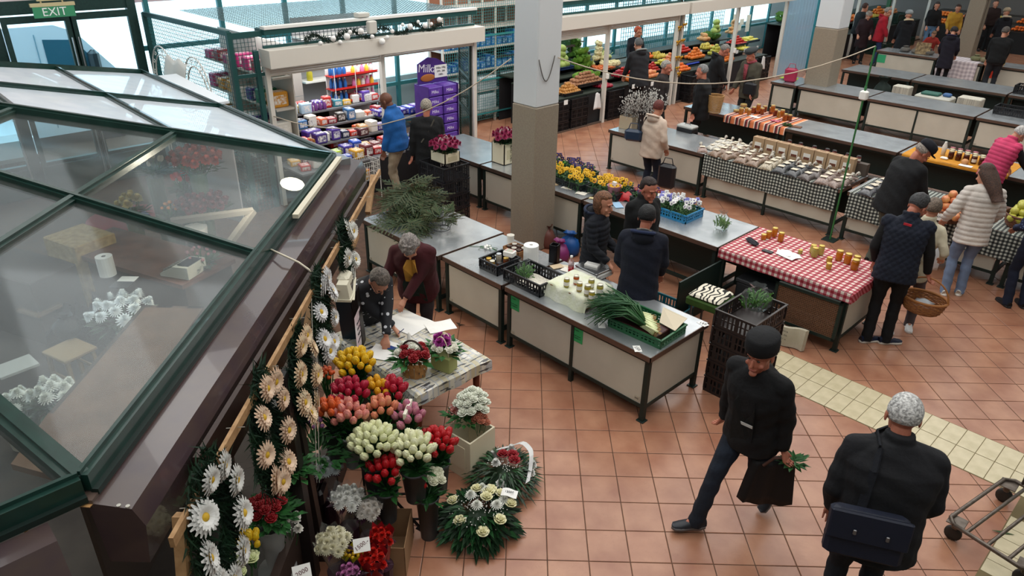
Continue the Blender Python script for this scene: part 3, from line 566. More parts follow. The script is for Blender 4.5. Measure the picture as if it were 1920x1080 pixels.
for k, (u, v, w, rz) in enumerate(((1470, 475, .17, 20), (1482, 481, .2, -12))):
 m = MB(); m.grid(lambda a, b: ((a - .5) * w, (b - .5) * w, .012 + .01 * sin(a * 7 + k) * sin(b * 5)), 6, 6, .003); tag(m.build('paper_napkin', PAPER, loc=T_(u, v, zc), rz=radians(rz)), ('crumpled white napkin, left and lower of the two on the red cloth', 'crumpled white napkin, right and upper of the two on the red cloth')[k], 'napkin')
# row A small goods
AZ = .0005
t = thing('paper_cup', 'tall white paper cup standing on the steel table behind the jar box', 'cup', T_(957, 462, AZ)); m = MB(); m.lathe([(.034, 0), (.046, .15), (.048, .153), (.044, .15), (.033, .01)], 16, cap=False); m.lathe([(.033, .006), (.0, .006)], 16, cap=False); m.build('cup', mat('e6e3da', .6), t, True)
m = MB(); m.lathe([(.02, .13), (.088, .13)], 20, cap=False);
m = MB(); m.lathe([(.022, .0), (.085, 0), (.088, .01), (.088, .235), (.085, .24), (.022, .24), (.022, 0)], 24, cap=False); t = tag(m.build('paper_roll', mat('e9e9e6', .9), smooth=False, loc=T_(995, 494, AZ)), 'big white paper towel roll standing beside the pillar', 'paper roll')
def pennant(): pass
m = MB();
for a in ((-.05, .05, -.05, -.04), (-.05, .05, .04, .05), (-.05, -.04, -.05, .05), (.04, .05, -.05, .05)): m.box(*a, 0, .22)
m.box(-.05, .05, -.05, .05, 0, .01); tag(m.build('square_vase', mat('16161a', .2), loc=T_(1039, 490, AZ), rz=radians(20)), 'square black plastic vase standing near the red drink bottle', 'vase')
crate(*T_(937, 502, AZ), 'black crate with lids and jars, left one on the middle steel table', .30, .36, .13, '16171b', radians(0))
c2 = T_(1000, 532, AZ); crate(*c2, 'long black crate lined with newspaper, with a bag of greens in it', .56, .38, .15, '15161a', 0)
m = MB(); m.grid(lambda a, b: ((a - .5) * .36, (b - .5) * .3, .02 + .01 * sin(a * 8)), 8, 8, .003)
def news(key='news', base='cdc7b8'):
 def fn(nt, b, N, L, tc):
  v = N('ShaderNodeTexBrick'); v.inputs['Scale'].default_value = 22; v.inputs['Color1'].default_value = lin(base); v.inputs['Color2'].default_value = lin('8f8a80'); v.inputs['Mortar'].default_value = lin('d9d4c6'); v.inputs['Mortar Size'].default_value = .05
  L(tc.outputs['Object'], v.inputs['Vector']); L(v.outputs[0], b.inputs['Base Color']); b.inputs['Roughness'].default_value = .8
 return nodemat(key, fn)
tag(m.build('newspaper', news(), loc=c2 + Vector((.06, 0, .02)), rz=radians(8)), 'printed newspaper lining the long black crate', 'newspaper')
def greens(w, h, c1, seed, n=60):
 r_ = random.Random(seed); m = MB()
 for k in range(n):
  a = r_.uniform(0, 2 * pi); q = r_.uniform(.1, 1) * w / 2; z = r_.uniform(0, h * .5); b = a + r_.uniform(-1, 1); L_ = r_.uniform(.4, .9) * w
  p = Vector((q * cos(a), q * sin(a), z)); e = p + Vector((cos(b) * L_ * .3, sin(b) * L_ * .3, h * r_.uniform(.1, .5))); m.tube([p, p.lerp(e, .5) + Vector((0, 0, .02)), e], w * .035, 4)
 return m
def greenbag(p, w, h, label, seed, col='4f7a34'):
 t = thing('bag_of_greens', label, 'bag', p); greens(w * .85, h * .8, col, seed).build('greens', mat(col, .5, c2='2f5a22', ns=12), t, kind='stuff')
 bagmesh(w, w * .85, h, seed).build('clear_bag', mat('e8f0ee', .15, trans=.93, ior=1.04, alpha=.55), t, True); return t
greenbag(c2 + Vector((-.15, .0, .02)), .22, .22, 'clear bag of green leaves inside the long black crate', 5); greenbag(T_(1352, 430, AZ), .2, .26, 'clear plastic bag of green beans standing alone on the steel table', 8, '6f8f4a')
for k, (dx, dy, h, c) in enumerate(((-.1, -.08, .1, 'a8752a'), (-.02, -.1, .1, 'b08a3c'), (-.08, .06, .12, 'c9c2b0'), (.06, -.06, .09, '7d3c22'), (.03, .07, .1, '8a4a28'))): jar(T_(937, 502, AZ) + Vector((dx, dy, .016)), f'{("honey", "pale honey", "small silver-lidded", "dark brown", "amber-red")[k]} jar inside the left black crate', .034, h, c, ('c9a64a', 'd8d2bf', 'bfc3c8', '3a3230', 'c9a64a')[k])
t = thing('cardboard_tray', 'open cardboard tray with jam jars between cup and paper roll', 'tray', T_(968, 482, AZ) + Vector((0, 0, .0)), 0)
m = MB(); CB = mat('9a6b42', .8, c2='8d603a', ns=6)
for a in ((-.13, .13, -.1, -.094), (-.13, .13, .094, .1), (-.13, -.124, -.1, .1), (.124, .13, -.1, .1)): m.box(*a, 0, .13)
m.box(-.13, .13, -.1, .1, 0, .005); m.build('tray', CB, t); bp = T_(968, 482, AZ)
for k, (dx, dy) in enumerate(((-.08, -.04), (.0, -.04), (.08, -.04), (-.08, .045), (.0, .045), (.08, .045))): jar(bp + Vector((dx, dy, .008)), f'dark jam jar with a patterned lid in the cardboard tray, {("front left", "front middle", "front right", "back left", "back middle", "back right")[k]}', .035, .13, '6b2614', ('4a3a30', 'b9b2a6')[k % 2])
t = thing('plastic_tub', 'white plastic tub with a printed lid lying over the jars of the left crate', 'tub', T_(952, 500, AZ) + Vector((.05, -.02, .16)), .3); m = MB(); m.rbox(.13, .1, .07, .15); m.build('tub', WHITE, t); m = MB(); m.box(-.05, .05, -.035, .035, .0705, .073); m.build('label', mat('c98d92', .6, c2='8fb59a', ns=30), t)
# bottle, scale, papers
t = thing('drink_bottle', 'clear plastic bottle half full of red drink with a white cap', 'bottle', T_(1070, 512, AZ)); m = MB(); m.lathe([(.03, 0), (.034, .01), (.034, .09)], 12); m.build('drink', mat('8e1220', .15, coat=.5), t, True)
m = MB(); m.lathe([(.034, .0902), (.034, .13), (.026, .16), (.013, .185), (.013, .2)], 12, cap=False); m.build('bottle', mat('d8c0c0', .1, trans=.8, ior=1.1), t, True); m = MB(); m.lathe([(.016, .198), (.016, .218)], 10); m.build('cap', WHITE, t)
t = thing('kitchen_scale', 'silver market scale with a blue display and papers on it', 'scale', T_(1112, 514, AZ) + Vector((0, 0, 0)), radians(-2)); m = MB(); m.rbox(.34, .3, .075, .2); m.build('body', mat('c6c6c2', .4), t); m = MB(); m.rbox(.33, .29, .02, .2, T3((0, .01, .08))); m.build('pan', mat('a9abad', .25, .9), t)
m = MB(); m.box(-.14, .06, -.156, -.15, .02, .055); m.build('display', mat('274a86', .4), t); text('0.00 0.00', .026, mat('d9e2ee', .4), t, (-.04, -.158, .038), (pi / 2, 0, 0));
m = MB(); m.box(-.1, .06, -.04, .05, .102, .122, T3((0, 0, 0), (0, 0, .3))); tag(m.build('notepad', PAPER, loc=T_(1112, 514, AZ)), 'white notepad lying on top of the silver scale', 'notepad')
m = MB(); m.tube([T_(1112, 514, .12) + Vector((.02 * k, .05 * sin(k), .0)) for k in range(7)], .004, 5); tag(m.build('cord', mat('2b2b2e', .5)), 'dark cord lying over the scale', 'cord')
for k, (u, v, w, rz, c) in enumerate(((1057, 500, .16, 30, 'd8cdb6'), (1065, 507, .16, 10, 'e6e2d8'), (1044, 500, .14, 70, 'c7b192'), (1082, 500, .2, -30, 'cfd6da'))):
 m = MB(); m.box(-w / 2, w / 2, -.05, .05, .0, .002 + .002 * k); tag(m.build('paper_sheet', mat(c, .8), loc=T_(u, v, AZ + .004 * k), rz=radians(rz)), ('cream paper slip left of the red drink bottle', 'white paper slip lying in front of the red drink bottle', 'brown paper slip beside the black square vase', 'clear plastic sleeve behind the red drink bottle')[k], 'paper')
m = MB();
for s_ in (-1, 1): m.bar((0, 0, 0), (.08, s_ * .012, 0), .01, .003); m.lathe([(.014, -.002), (.018, 0), (.014, .002)], 10, T3((-.03, s_ * .015, 0)), cap=False)
tag(m.build('scissors', mat('3b4a55', .4), loc=T_(1082, 492, AZ + .012), rz=1), 'small scissors lying on the papers behind the drink bottle', 'scissors')
# covered box with jars
b0 = T_(1083, 556, AZ); bx = thing('cardboard_box', 'low box hidden under the white cloth of the pale jars', 'box', b0); m = MB(); m.rbox(.52, .42, .15, .04); m.build('carton', CB, bx)
def cl(a, b):
 X = (a - .5) * .78; Y = -.42 + b * .66; x = min(max(X, -.265), .265); y = max(Y, -.215); d_ = abs(X - x) + abs(Y - y); return (x + (X - x) * .25, y + (Y - y) * .22 - .012 * sin(a * 19) * (d_ > 0), .158 - d_ * .85 + .003 * sin(a * 31 + b * 17))
m = MB(); m.grid(cl, 26, 22, .004); tag(m.build('white_cloth', mat('d8dacb', .9, c2='cdd1b4', ns=9, bump=.3, bs=40), smooth=True, loc=b0), 'white embroidered cloth draped over a box, carrying pale yellow jars', 'cloth')
jz = Vector((0, 0, .168))
for (u, v, r, h, c, l) in ((1062, 537, .032, .1, 'b8a93a', 'pale yellow jar, leftmost on the white cloth'), (1080, 532, .032, .1, 'b5501c', 'orange-red jar at the back of the white cloth'), (1086, 545, .032, .1, 'b99a34', 'pale yellow jar right below the orange-red one'), (1101, 553, .036, .12, 'aa9a3a', 'tall pale jar in the middle of the white cloth group'), (1108, 540, .034, .11, 'b3a44a', 'pale jar at the back right of the white cloth'), (1109, 562, .032, .1, 'c2b03a', 'pale yellow jar, nearest the front edge of the white cloth'), (1124, 552, .036, .12, 'b0a548', 'tall pale jar, rightmost on the white cloth')):
 p = at(u, v, TZ + .169); jar(p, l, r, h, c, 'd5d0bf', 'e4e2da', rz=-.7)
# cut flowers on the table
t = thing('cut_flowers', 'few cut white flowers with loose stems lying on the steel table', 'flowers', T_(915, 467, AZ)); m = MB()
for k in range(9): a = rnd(0, 6.3); m.tube([(0, 0, .01), (cos(a) * .06, sin(a) * .06, .02), (cos(a) * .12, sin(a) * .12, .004)], .003, 4)
m.tube([(0, 0, .01), (-.12, -.04, .005), (-.22, -.12, .004)], .003, 4); m.build('stem', LEAF, t); m = MB()
for k in range(8): m.ell((rnd(-.05, .05), rnd(-.04, .04), .025), (.02, .014, .012), None, 6, 4)
m.build('blossom', WHITE, t, True)
# spring onions in a green crate
o0 = T_(1212, 618, AZ); crate(o0.x, o0.y, o0.z, 'green plastic crate holding the spring onions on the table corner', .62, .44, .1, '1f5a36', radians(2))
t = thing('crate_liner', 'brown-red inner crate under the spring onions', 'crate', o0 + Vector((-.02, -.06, .02))); m = MB(); m.rbox(.5, .26, .07, .1); m.build('inner_crate', mat('3a1714', .5), t)
m = MB(); m.slab([o0 + Vector(p) for p in ((.1, .06, .10), (.31, .02, .11), (.26, .3, .12), (.0, .25, .16))], .004); tag(m.build('paper_liner', mat('c9bda6', .8)), 'beige paper sheet lying behind the spring onions', 'paper')
SO = None
for k in range(64):
 r_ = random.Random(k); s = 6
 if k < 8:
  m = MB(); m.tube([(0, 0, 0), (-.05, 0, .006), (-.13, 0, .012)], .011, 7, .007); body = m.mesh('shank', mat('dfe2b8', .4, c2='c3d08a', ns=8))
  m = MB()
  for j in range(5): a = r_.uniform(-.5, .5); L_ = r_.uniform(.28, .42); m.tube([(-.12, 0, .012), (-.12 - L_ * .4, a * .1, .06 + r_.uniform(0, .04)), (-.12 - L_ * .8, a * .24, .05), (-.12 - L_, a * .36 + r_.uniform(-.03, .03), r_.uniform(-.02, .06))], .0075, 4, .002)
  lv = m.mesh('leaf', mat('2f5b2c', .4, c2='1d4a2c', ns=6)); m = MB()
  for j in range(9): m.tube([(0, 0, 0), (.012, r_.uniform(-.01, .01), r_.uniform(-.01, .006)), (.026, r_.uniform(-.02, .02), r_.uniform(-.012, .008))], .0014, 3)
  rt = m.mesh('root', mat('a98a5c', .8)); SO = (SO or []) + [(body, lv, rt)]
 b_, l_, q_ = SO[k % 8]; row = k // 16; i = k % 16
 p = o0 + Vector((.20 - .016 * i + r_.uniform(-.02, .02) + .02 * row, -.19 + i * .0145 + r_.uniform(-.01, .01), .105 + row * .02)) if 1 else 0
 o = put('spring_onion', b_, None, True, loc=p); o.scale = (1.2,) * 3; o.rotation_euler = (r_.uniform(-.4, .4), r_.uniform(-.06, .12), radians(12 + (i - 8) * 2.2 + r_.uniform(-6, 6))); put('leaves', l_, o, True); put('roots', q_, o)
 tag(o, 'spring onion with white shank in the heap in the green crate', 'spring onion', 'spring onions heaped in the green crate')
for (u, v, rz, s_, l) in ((1195, 654, -40, '150', 'white price note at the table edge below the green crate'), (1318, 607, -12, '150', 'white price note at the corner right of the spring onions'), (1128, 610, -45, '', 'blank white note under the onion leaves')):
 t = thing('price_note', l, 'price note', T_(u, v, AZ), radians(rz)); m = MB(); m.box(-.055, .055, -.035, .035, 0, .002); m.build('paper', PAPER, t)
 if s_: text(s_, .05, INK, t, (0, 0, .003), (0, 0, radians(25)))
# fir branches
def fir_mesh(L_, seed, ncol='2c4a2c'):
 r_ = random.Random(seed); m = MB()
 def twig(p, d, l, w):
  n = int(l / .008); up = Vector((0, 0, 1)); s_ = d.cross(up).normalized()
  m.k = 1; m.tube([p, p + d * l], .0025, 3); m.k = 0
  for i in range(n):
   q = p + d * (i * .008)
   for sg in (-1, 1): e = q + (s_ * sg + d * .5 + up * r_.uniform(-.1, .5)).normalized() * w * r_.uniform(.7, 1); a = d * .0042; m.add([q - a, q + a, e], [(0, 1, 2)])
 d = Vector((1, 0, 0)); twig(Vector(), d, L_, .02)
 for i in range(6):
  x = L_ * (.15 + .13 * i); l = (L_ - x) * .55
  for sg in (-1, 1): twig(Vector((x, 0, 0)), Vector((.7, sg * .7, r_.uniform(-.2, .1))).normalized(), l, .018)
 return m.mesh('fir_branch', [mat(ncol, .6, c2='1c3a20', ns=18), mat('5c5034', .8)])
FM = [fir_mesh(.5, k, '2a4a30') for k in range(3)] + [fir_mesh(.35, 9, '34582f')]
def firs(n, cx, cy, z0, rx, ry, hz, lab, group, tilt=(-.1, .5), ms=FM):
 for k in range(n):
  a = rnd(0, 6.28); q = rnd(0, 1) ** .5; o = put('fir_branch', ms[k % len(ms)], loc=(cx + rx * q * cos(a) - .15 * cos(a), cy + ry * q * sin(a) - .15 * sin(a), z0 + hz * (1 - q * .7) * rnd(.2, 1)))
  o.rotation_euler = (rnd(-.6, .6), rnd(*tilt), a + rnd(-1, 1)); tag(o, lab, 'fir branch', group)
p = at(738, 395, .95); firs(110, -3.35, 1.35, TZ + .06, .3, .36, .46, 'green fir branch in the big heap on the left steel table', 'fir branches heaped on the left steel table')
firs(34, -2.95, 1.0, TZ + .04, .3, .2, .12, 'long fir branch in the low heap in front of the wreath base', 'fir branches in the low heap')
wb = at(828, 428, TZ); t = thing('fir_wreath_base', 'round bush of fresh fir tips on a wire ring stand on the steel table', 'wreath base', (wb.x, wb.y, TZ)); m = MB()
for z, r in ((.004, .11), (.09, .13)): m.tube([(r * cos(a * pi / 9), r * sin(a * pi / 9), z) for a in range(19)], .003, 4)
for k in range(8): a = k * pi / 4; m.tube([(.11 * cos(a), .11 * sin(a), .004), (.13 * cos(a), .13 * sin(a), .09)], .003, 4)
m.build('wire_stand', mat('2d3438', .4, .7), t)
for k in range(34): a = k * .9; f_ = put('fir_tip', FM[3], t, loc=(.06 * cos(a), .06 * sin(a), .12 + .05 * rnd(0, 1))); f_.rotation_euler = (rnd(-.5, .5), rnd(-.5, .05), a); f_.scale = (.72, .8, .8)
m = MB(); m.rbox(.06, .035, .004, .2); tag(m.build('tag_card', mat('9fae4e', .6), loc=T_(758, 430, AZ), rz=.4), 'small lime coloured card on the table below the fir heap', 'card')
# ================================================================ people
def blob(mb, vox, smooth=2, post=None, dec=None):        # fuse overlapping solids into one skin
 me = mb.mesh('tmp', mat('888888')); o = bpy.data.objects.new('tmp', me); COL.objects.link(o)
 r = o.modifiers.new('r', 'REMESH'); r.mode = 'VOXEL'; r.voxel_size = vox; s_ = o.modifiers.new('s', 'SMOOTH'); s_.iterations = smooth; s_.factor = .6
 if dec: d = o.modifiers.new('d', 'DECIMATE'); d.ratio = dec
 dg = bpy.context.evaluated_depsgraph_get(); dg.update(); res = bpy.data.meshes.new_from_object(o.evaluated_get(dg)); bpy.data.objects.remove(o); bpy.data.meshes.remove(me)
 if post:
  n = len(res.vertices); co = np.empty(n * 3); no = np.empty(n * 3); res.vertices.foreach_get('co', co); res.vertices.foreach_get('normal', no)
  co = co.reshape(-1, 3); no = no.reshape(-1, 3); co = post(co, no); res.vertices.foreach_set('co', co.ravel()); res.update()
 res.materials.clear(); res.shade_smooth(); res['s'] = 1; return res
def cone(m, p0, p1, r0, r1, n=12, e0=True, e1=True):
 m.cyl(p0, p1, r0, r1, n)
 if e0: m.ell(p0, (r0 * .99,) * 3, None, n, 8)
 if e1: m.ell(p1, (r1 * .99,) * 3, None, n, 8)
def loft(m, rings, n=20):                                # rings: (centre, rx, ry, xaxis, yaxis)
 vs = []; fs = []
 for c, rx, ry, ax, ay in rings:
  for i in range(n):
   a = 2 * pi * i / n; sq = 1 / (abs(cos(a)) ** 2.4 + abs(sin(a)) ** 2.4) ** (1 / 2.4); vs.append(c + ax * (rx * cos(a) * sq) + ay * (ry * sin(a) * sq))
 for k in range(len(rings) - 1):
  for i in range(n): j = (i + 1) % n; fs.append((k * n + i, k * n + j, k * n + n + j, k * n + n + i))
 fs += [tuple(range(n - 1, -1, -1)), tuple(range((len(rings) - 1) * n, len(rings) * n))]; m.add(vs, fs)
def ik(a, b, l1, l2, pole):
 a = Vector(a); b = Vector(b); d = b - a; L_ = min(d.length, (l1 + l2) * .995); dn = d.normalized(); b = a + dn * L_
 q = (l1 * l1 - l2 * l2 + L_ * L_) / (2 * L_); h = sqrt(max(l1 * l1 - q * q, 0)); p = Vector(pole); p = (p - dn * p.dot(dn)).normalized(); return a + dn * q + p * h, b
SKIN = {'l': ('c08a70', 'b0745c'), 'r': ('b8755e', 'a5604c'), 'd': ('6b4230', '5a3526'), 'p': ('cf9d86', 'bf8570')}
def cloth_mat(c, rough=.9, sheen=0):
 r, g, b = (int(c[i:i + 2], 16) for i in (0, 2, 4)); q = .66 if r + g + b < 170 else 1; r, g, b = int(r * q), int(g * q), int(b * q); c = '%02x%02x%02x' % (r, g, b); c2 = '%02x%02x%02x' % (int(r * .82), int(g * .82), int(b * .82)); return mat(c, rough, c2=c2, ns=3.5, bump=.25, bs=28, sheen=sheen)
def person(name, label, loc, face, H=1.72, lean=0, side=0, head=(0, 0), hands=((-.25, .08, .78), (.25, .08, .78)), feet=((-.1, 0, 0), (.1, 0, 0)), fy=(8, -8), top='20242e', hem=.84, quilt=0, slv='', bottom='26262b', shoe='1a1a1d', hair=('short', '8a8a88'), hat=None, skin='l', fat=1.0, vox=.014, hood=None, extra=(), curl=.5, gender='m', sk=None, drop=0, pattern=None, collar=None, trou_mat=None, glasses=False, knee=None):
 H *= 1.05; fat *= 1.07; k = H / 1.75; t = thing(name, label, 'person', loc, radians(face - 90)); SM = mat(SKIN[skin][0], .5, c2=SKIN[skin][1], ns=6)
 pel = Vector((0, 0, .93 * k - drop)); M = Matrix.Rotation(radians(-lean), 3, 'X') @ Matrix.Rotation(radians(side), 3, 'Y')
 def tp(x, y, z): return pel + M @ (Vector((x, y, z - .93)) * k)
 ax, ay = M @ Vector((1, 0, 0)), M @ Vector((0, 1, 0));
 sw = (.168 if gender == 'm' else .15) * (1 + (fat - 1) * .55); sh = [tp(-sw, -.01, 1.405), tp(sw, -.01, 1.405)]; neck = tp(0, -.01, 1.49)
 hr = Matrix.Rotation(radians(head[0]), 3, 'Z') @ M @ Matrix.Rotation(radians(-head[1]), 3, 'X'); hc = tp(0, .0, 1.535) + hr @ Vector((0, .026, .095)) * k
 KH = k * 1.12
 def hp(x, y, z): return hc + hr @ (Vector((x, y, z)) * KH)
 hip = [tp(-.09, 0, .92), tp(.09, 0, .92)]; el = []; wr = []
 for i in (0, 1):
  e, w = ik(sh[i], hands[i], .285 * k, .255 * k, (( -1, 1)[i] * .5, -.8, -.45)); el.append(e); wr.append(w)
 kn = []; an = []
 for i in (0, 1):
  f = Vector(feet[i]) + Vector((0, 0, .085 * k)); q, a = ik(hip[i], f, .43 * k, .43 * k, knee or (0, 1, .1)); kn.append(q); an.append(a)
 # --- body: one skin
 m = MB();
 m.ell((0, 0, 0), (.074, .093, .088), Matrix.Translation(hp(0, -.012, .028)) @ hr.to_4x4() @ Matrix.Scale(KH, 4), 16, 10)
 m.ell((0, 0, 0), (.056, .07, .088), Matrix.Translation(hp(0, .022, -.04)) @ hr.to_4x4() @ Matrix.Scale(KH, 4), 14, 10)
 m.ell((0, 0, 0), (.026, .024, .02), Matrix.Translation(hp(0, .072, -.105)) @ hr.to_4x4() @ Matrix.Scale(KH, 4), 10, 6)
 cone(m, hp(0, .094, .0), hp(0, .107, -.035), .008 * k, .0125 * k, 8); cone(m, hp(-.02, .086, -.068), hp(.02, .086, -.068), .007 * k, .007 * k, 8)
 for s_ in (-1, 1):
  m.ell((0, 0, 0), (.008, .018, .03), Matrix.Translation(hp(s_ * .077, -.008, -.012)) @ hr.to_4x4() @ Matrix.Scale(KH, 4), 8, 6); m.ell((0, 0, 0), (.022, .016, .016), Matrix.Translation(hp(s_ * .038, .066, -.04)) @ hr.to_4x4() @ Matrix.Scale(KH, 4), 8, 6)
  cone(m, hp(s_ * .012, .085, .024), hp(s_ * .045, .07, .022), .009 * k, .008 * k, 8)
 cone(m, tp(0, -.01, 1.42), hp(0, -.03, -.06), .058 * k, .052 * k)
 loft(m, [(tp(0, 0, z), rx * k * .9, ry * k * .9, ax, ay) for z, rx, ry in ((.9, .15, .1), (1.1, .13, .09), (1.3, .16, .1), (1.44, .15, .07))])
 for i in (0, 1):
  s_ = (-1, 1)[i]; cone(m, sh[i], el[i], .045 * k, .036 * k); cone(m, el[i], wr[i], .036 * k, .026 * k)
  d = (wr[i] - el[i]).normalized(); up = Vector((0, 0, 1)) - d * d.z; up = (Vector((-s_, .2, 0)) if up.length < .45 else up).normalized()
  n_ = (up - d * up.dot(d)).normalized(); sd = d.cross(n_) ; th = 1 if (sd.x * -s_) > 0 else -1        # n_ back of the hand, sd across
  dn = (d * (1 - .25 * curl) - n_ * .35 * curl).normalized(); pc = wr[i]; R_ = max(.0085, vox * .62)
  for q in (-.03, -.01, .01, .03): cone(m, pc - d * .02 * k, pc + dn * .085 * k + sd * q * k, .017 * k, .013 * k, 8)
  for j, q in enumerate((-.033, -.011, .011, .033)):
   q *= -th; L_ = (.066, .076, .07, .054)[j] * k; a0 = pc + dn * .085 * k + sd * q * k; d1 = (dn - n_ * curl * .7).normalized(); a1 = a0 + d1 * L_ * .5; d2 = (d1 - n_ * curl * 1.3).normalized(); a2 = a1 + d2 * L_ * .5; cone(m, a0, a1, R_, R_ * .95, 8); cone(m, a1, a2, R_ * .95, R_ * .8, 8)
  a0 = pc + dn * .03 * k + sd * .024 * th * k; a1 = a0 + (sd * th * .6 + dn * .8 - n_ * .3 * curl).normalized() * .04 * k; a2 = a1 + (dn - n_ * .8 * curl).normalized() * .032 * k; cone(m, a0, a1, R_ * 1.25, R_ * 1.1, 8); cone(m, a1, a2, R_ * 1.1, R_ * .9, 8)
  cone(m, hip[i], kn[i], .06 * k, .045 * k); cone(m, kn[i], an[i], .045 * k, .034 * k); cone(m, an[i], an[i] + Vector((-sin(radians(fy[i])) * .08 * k, cos(radians(fy[i])) * .08 * k, -.045 * k)), .03 * k, .024 * k)
 me = blob(m, vox * .62, 1, dec=.5); me.materials.append(SM); put('body', me, t, True)
 # --- face details
 if vox < .0135 or glasses:
  m = MB()
  for s_ in (-1, 1): m.ell((0, 0, 0), (.011, .006, .0065), Matrix.Translation(hp(s_ * .031, .0835, .006)) @ hr.to_4x4() @ Matrix.Scale(KH, 4), 8, 6)
  m.build('eyes', mat('2a211d', .2), t, True); m = MB(); m.ell((0, 0, 0), (.021, .004, .005), Matrix.Translation(hp(0, .0925, -.068)) @ hr.to_4x4() @ Matrix.Scale(KH, 4), 8, 6); m.build('lips', mat('9c5248', .5), t, True)
 if glasses:
  m = MB()
  for s_ in (-1, 1):
   m.tube([hp(s_ * .033 + .021 * cos(a), .1, .004 + .016 * sin(a)) for a in [2 * pi * j / 10 for j in range(11)]], .0022, 4); m.tube([hp(s_ * .054, .1, .006), hp(s_ * .078, .0, .004)], .0022, 4)
  m.build('glasses', mat('1b1b1d', .3), t)
 # --- hair and hats
 if hair:
  st, hcol = hair; HM = mat(hcol, .65, c2='%02x%02x%02x' % tuple(int(int(hcol[i:i + 2], 16) * .6) for i in (0, 2, 4)), ns=60, bump=.5, bs=90); n, mm = 34, 22; vs = []; r_ = random.Random(len(label))
  for a_ in range(mm + 1):
   ph = -pi / 2 + pi * a_ / mm
   for b_ in range(n):
    th_ = 2 * pi * b_ / n; x, y, z = cos(ph) * cos(th_), cos(ph) * sin(th_), sin(ph); R0 = 1.0
    P = Vector((x * .083, y * .1 - .014, z * .098 + .031)); fr = y > .1 and z < .42 + .25 * (1 - abs(x));
    low = {'short': -.32, 'bald': .0, 'curly': -.3, 'bob': -.2, 'long': -.2, 'crop': -.28}[st]
    if y <= .1 and z < low - .15 * (y < -.3): fr = st not in ('bob', 'long')
    if st in ('bob', 'long') and z < 0 and y < .45:
     P.z = .031 + z * (.17 if st == 'bob' else .34); P.x *= 1.06 + (.12 if st == 'bob' else .05) * -z; P.y = P.y * (.95) - .01; w_ = max(0.62, cos(ph)); yb = .16 * -z if st == 'long' else 0; P.x = x / max(cos(ph), .05) * .083 * w_ * 1.1; P.y = y / max(cos(ph), .05) * .1 * w_ - .02 - yb; fr = y > .25
    nz = noise.noise(Vector((x, y, z)) * (5 if st == 'curly' else 3) + Vector((len(label), 0, 0)))
    g_ = {'short': 1.02 + .05 * nz, 'bald': .93, 'curly': 1.12 + .22 * nz, 'bob': 1.04 + .05 * nz, 'long': 1.03 + .04 * nz, 'crop': .985 + .02 * nz}[st]
    if fr: P = Vector((x * .05, y * .06, z * .07))
    else: P = Vector((P.x * g_, P.y * g_, P.z * (g_ if z > 0 else 1)))
    vs.append(hp(*P))
  fs = [(a_ * n + b_, a_ * n + (b_ + 1) % n, a_ * n + n + (b_ + 1) % n, a_ * n + n + b_) for a_ in range(mm) for b_ in range(n)]
  m = MB(); m.add(vs, fs); m.build('hair', HM, t, True)
 if hat:
  kind, hc_ = hat[:2]; HMt = cloth_mat(hc_); m = MB(); T = Matrix.Translation(hp(0, -.012, .062)) @ hr.to_4x4() @ Matrix.Scale(KH, 4)
  if kind == 'beanie': m.lathe([(.093, -.02), (.1, .02), (.094, .06), (.06, .098), (.0, .108)], 20, T, sy=1.12)
  if kind == 'flat': m.lathe([(.094, .0), (.112, .02), (.11, .045), (.07, .07), (.0, .075)], 20, T, sy=1.18); m.lathe([(.075, -.012), (.09, .0), (.06, .02), (0, .022)], 16, T @ Matrix.Translation((0, .055, -.004)), sy=.8)
  if kind == 'cap': m.lathe([(.094, -.01), (.098, .03), (.085, .07), (.05, .092), (.0, .098)], 20, T, sy=1.12); m.lathe([(.07, -.014), (.074, -.006), (.0, .002)], 16, T @ Matrix.Translation((0, .09, .0)), sy=1.0)
  if kind == 'docker': m.lathe([(.093, -.03), (.099, -.02), (.1, .03), (.098, .035), (.097, .062), (.085, .078), (.0, .084)], 24, T, sy=1.14)
  if kind == 'band': m.lathe([(.088, -.03), (.093, -.01), (.093, .02), (.088, .04)], 20, T, cap=False, sy=1.14)
  m.build('hat' if kind != 'band' else 'headband', HMt, t, True)
 # --- trousers
 m = MB(); g = fat
 loft(m, [(tp(0, 0, z), rx * k * g * (.98 if gender == 'm' else .85), ry * k * g * .93, ax, ay) for z, rx, ry in ((.83, .155, .115), (.93, .165, .122), (1.0, .14, .105))])
 for i in (0, 1):
  cone(m, hip[i] - Vector((0, 0, .02)), kn[i], .088 * k * min(g, 1.2), .066 * k); cone(m, kn[i], an[i] + (an[i] - kn[i]).normalized() * .065 * k, .066 * k, .06 * k, e1=False)
 def wr_t(co, no):
  w_ = np.sin(co[:, 2] * 46 + co[:, 0] * 14) * np.sin(co[:, 1] * 21 + co[:, 2] * 9); return co + no * (w_ * .0042)[:, None]
 me = blob(m, vox, 3, wr_t); me.materials.append(trou_mat or cloth_mat(bottom)); put(sk or 'trousers', me, t, True)
 for i in (0, 1):                                      # shoes
  T = Matrix.Translation(Vector((an[i].x, an[i].y, an[i].z - .085 * k))) @ Matrix.Rotation(radians(fy[i]), 4, 'Z') @ Matrix.Scale(k, 4)
  lift = feet[i][2] > .04
  if lift: T = T @ Matrix.Translation((0, 0, .085)) @ Matrix.Rotation(radians(-38), 4, 'X') @ Matrix.Translation((0, 0, -.085))
  m = MB(); m.k = 0
  def sole(z0, z1, s_):
   P = [(.03, -.07), (.042, -.03), (.04, .05), (.05, .12), (.04, .175), (.0, .195), (-.036, .175), (-.044, .12), (-.036, .05), (-.04, -.03), (-.03, -.07), (0, -.085)]; m.prism([(x * s_, y * s_) for x, y in P], z0, z1, T)
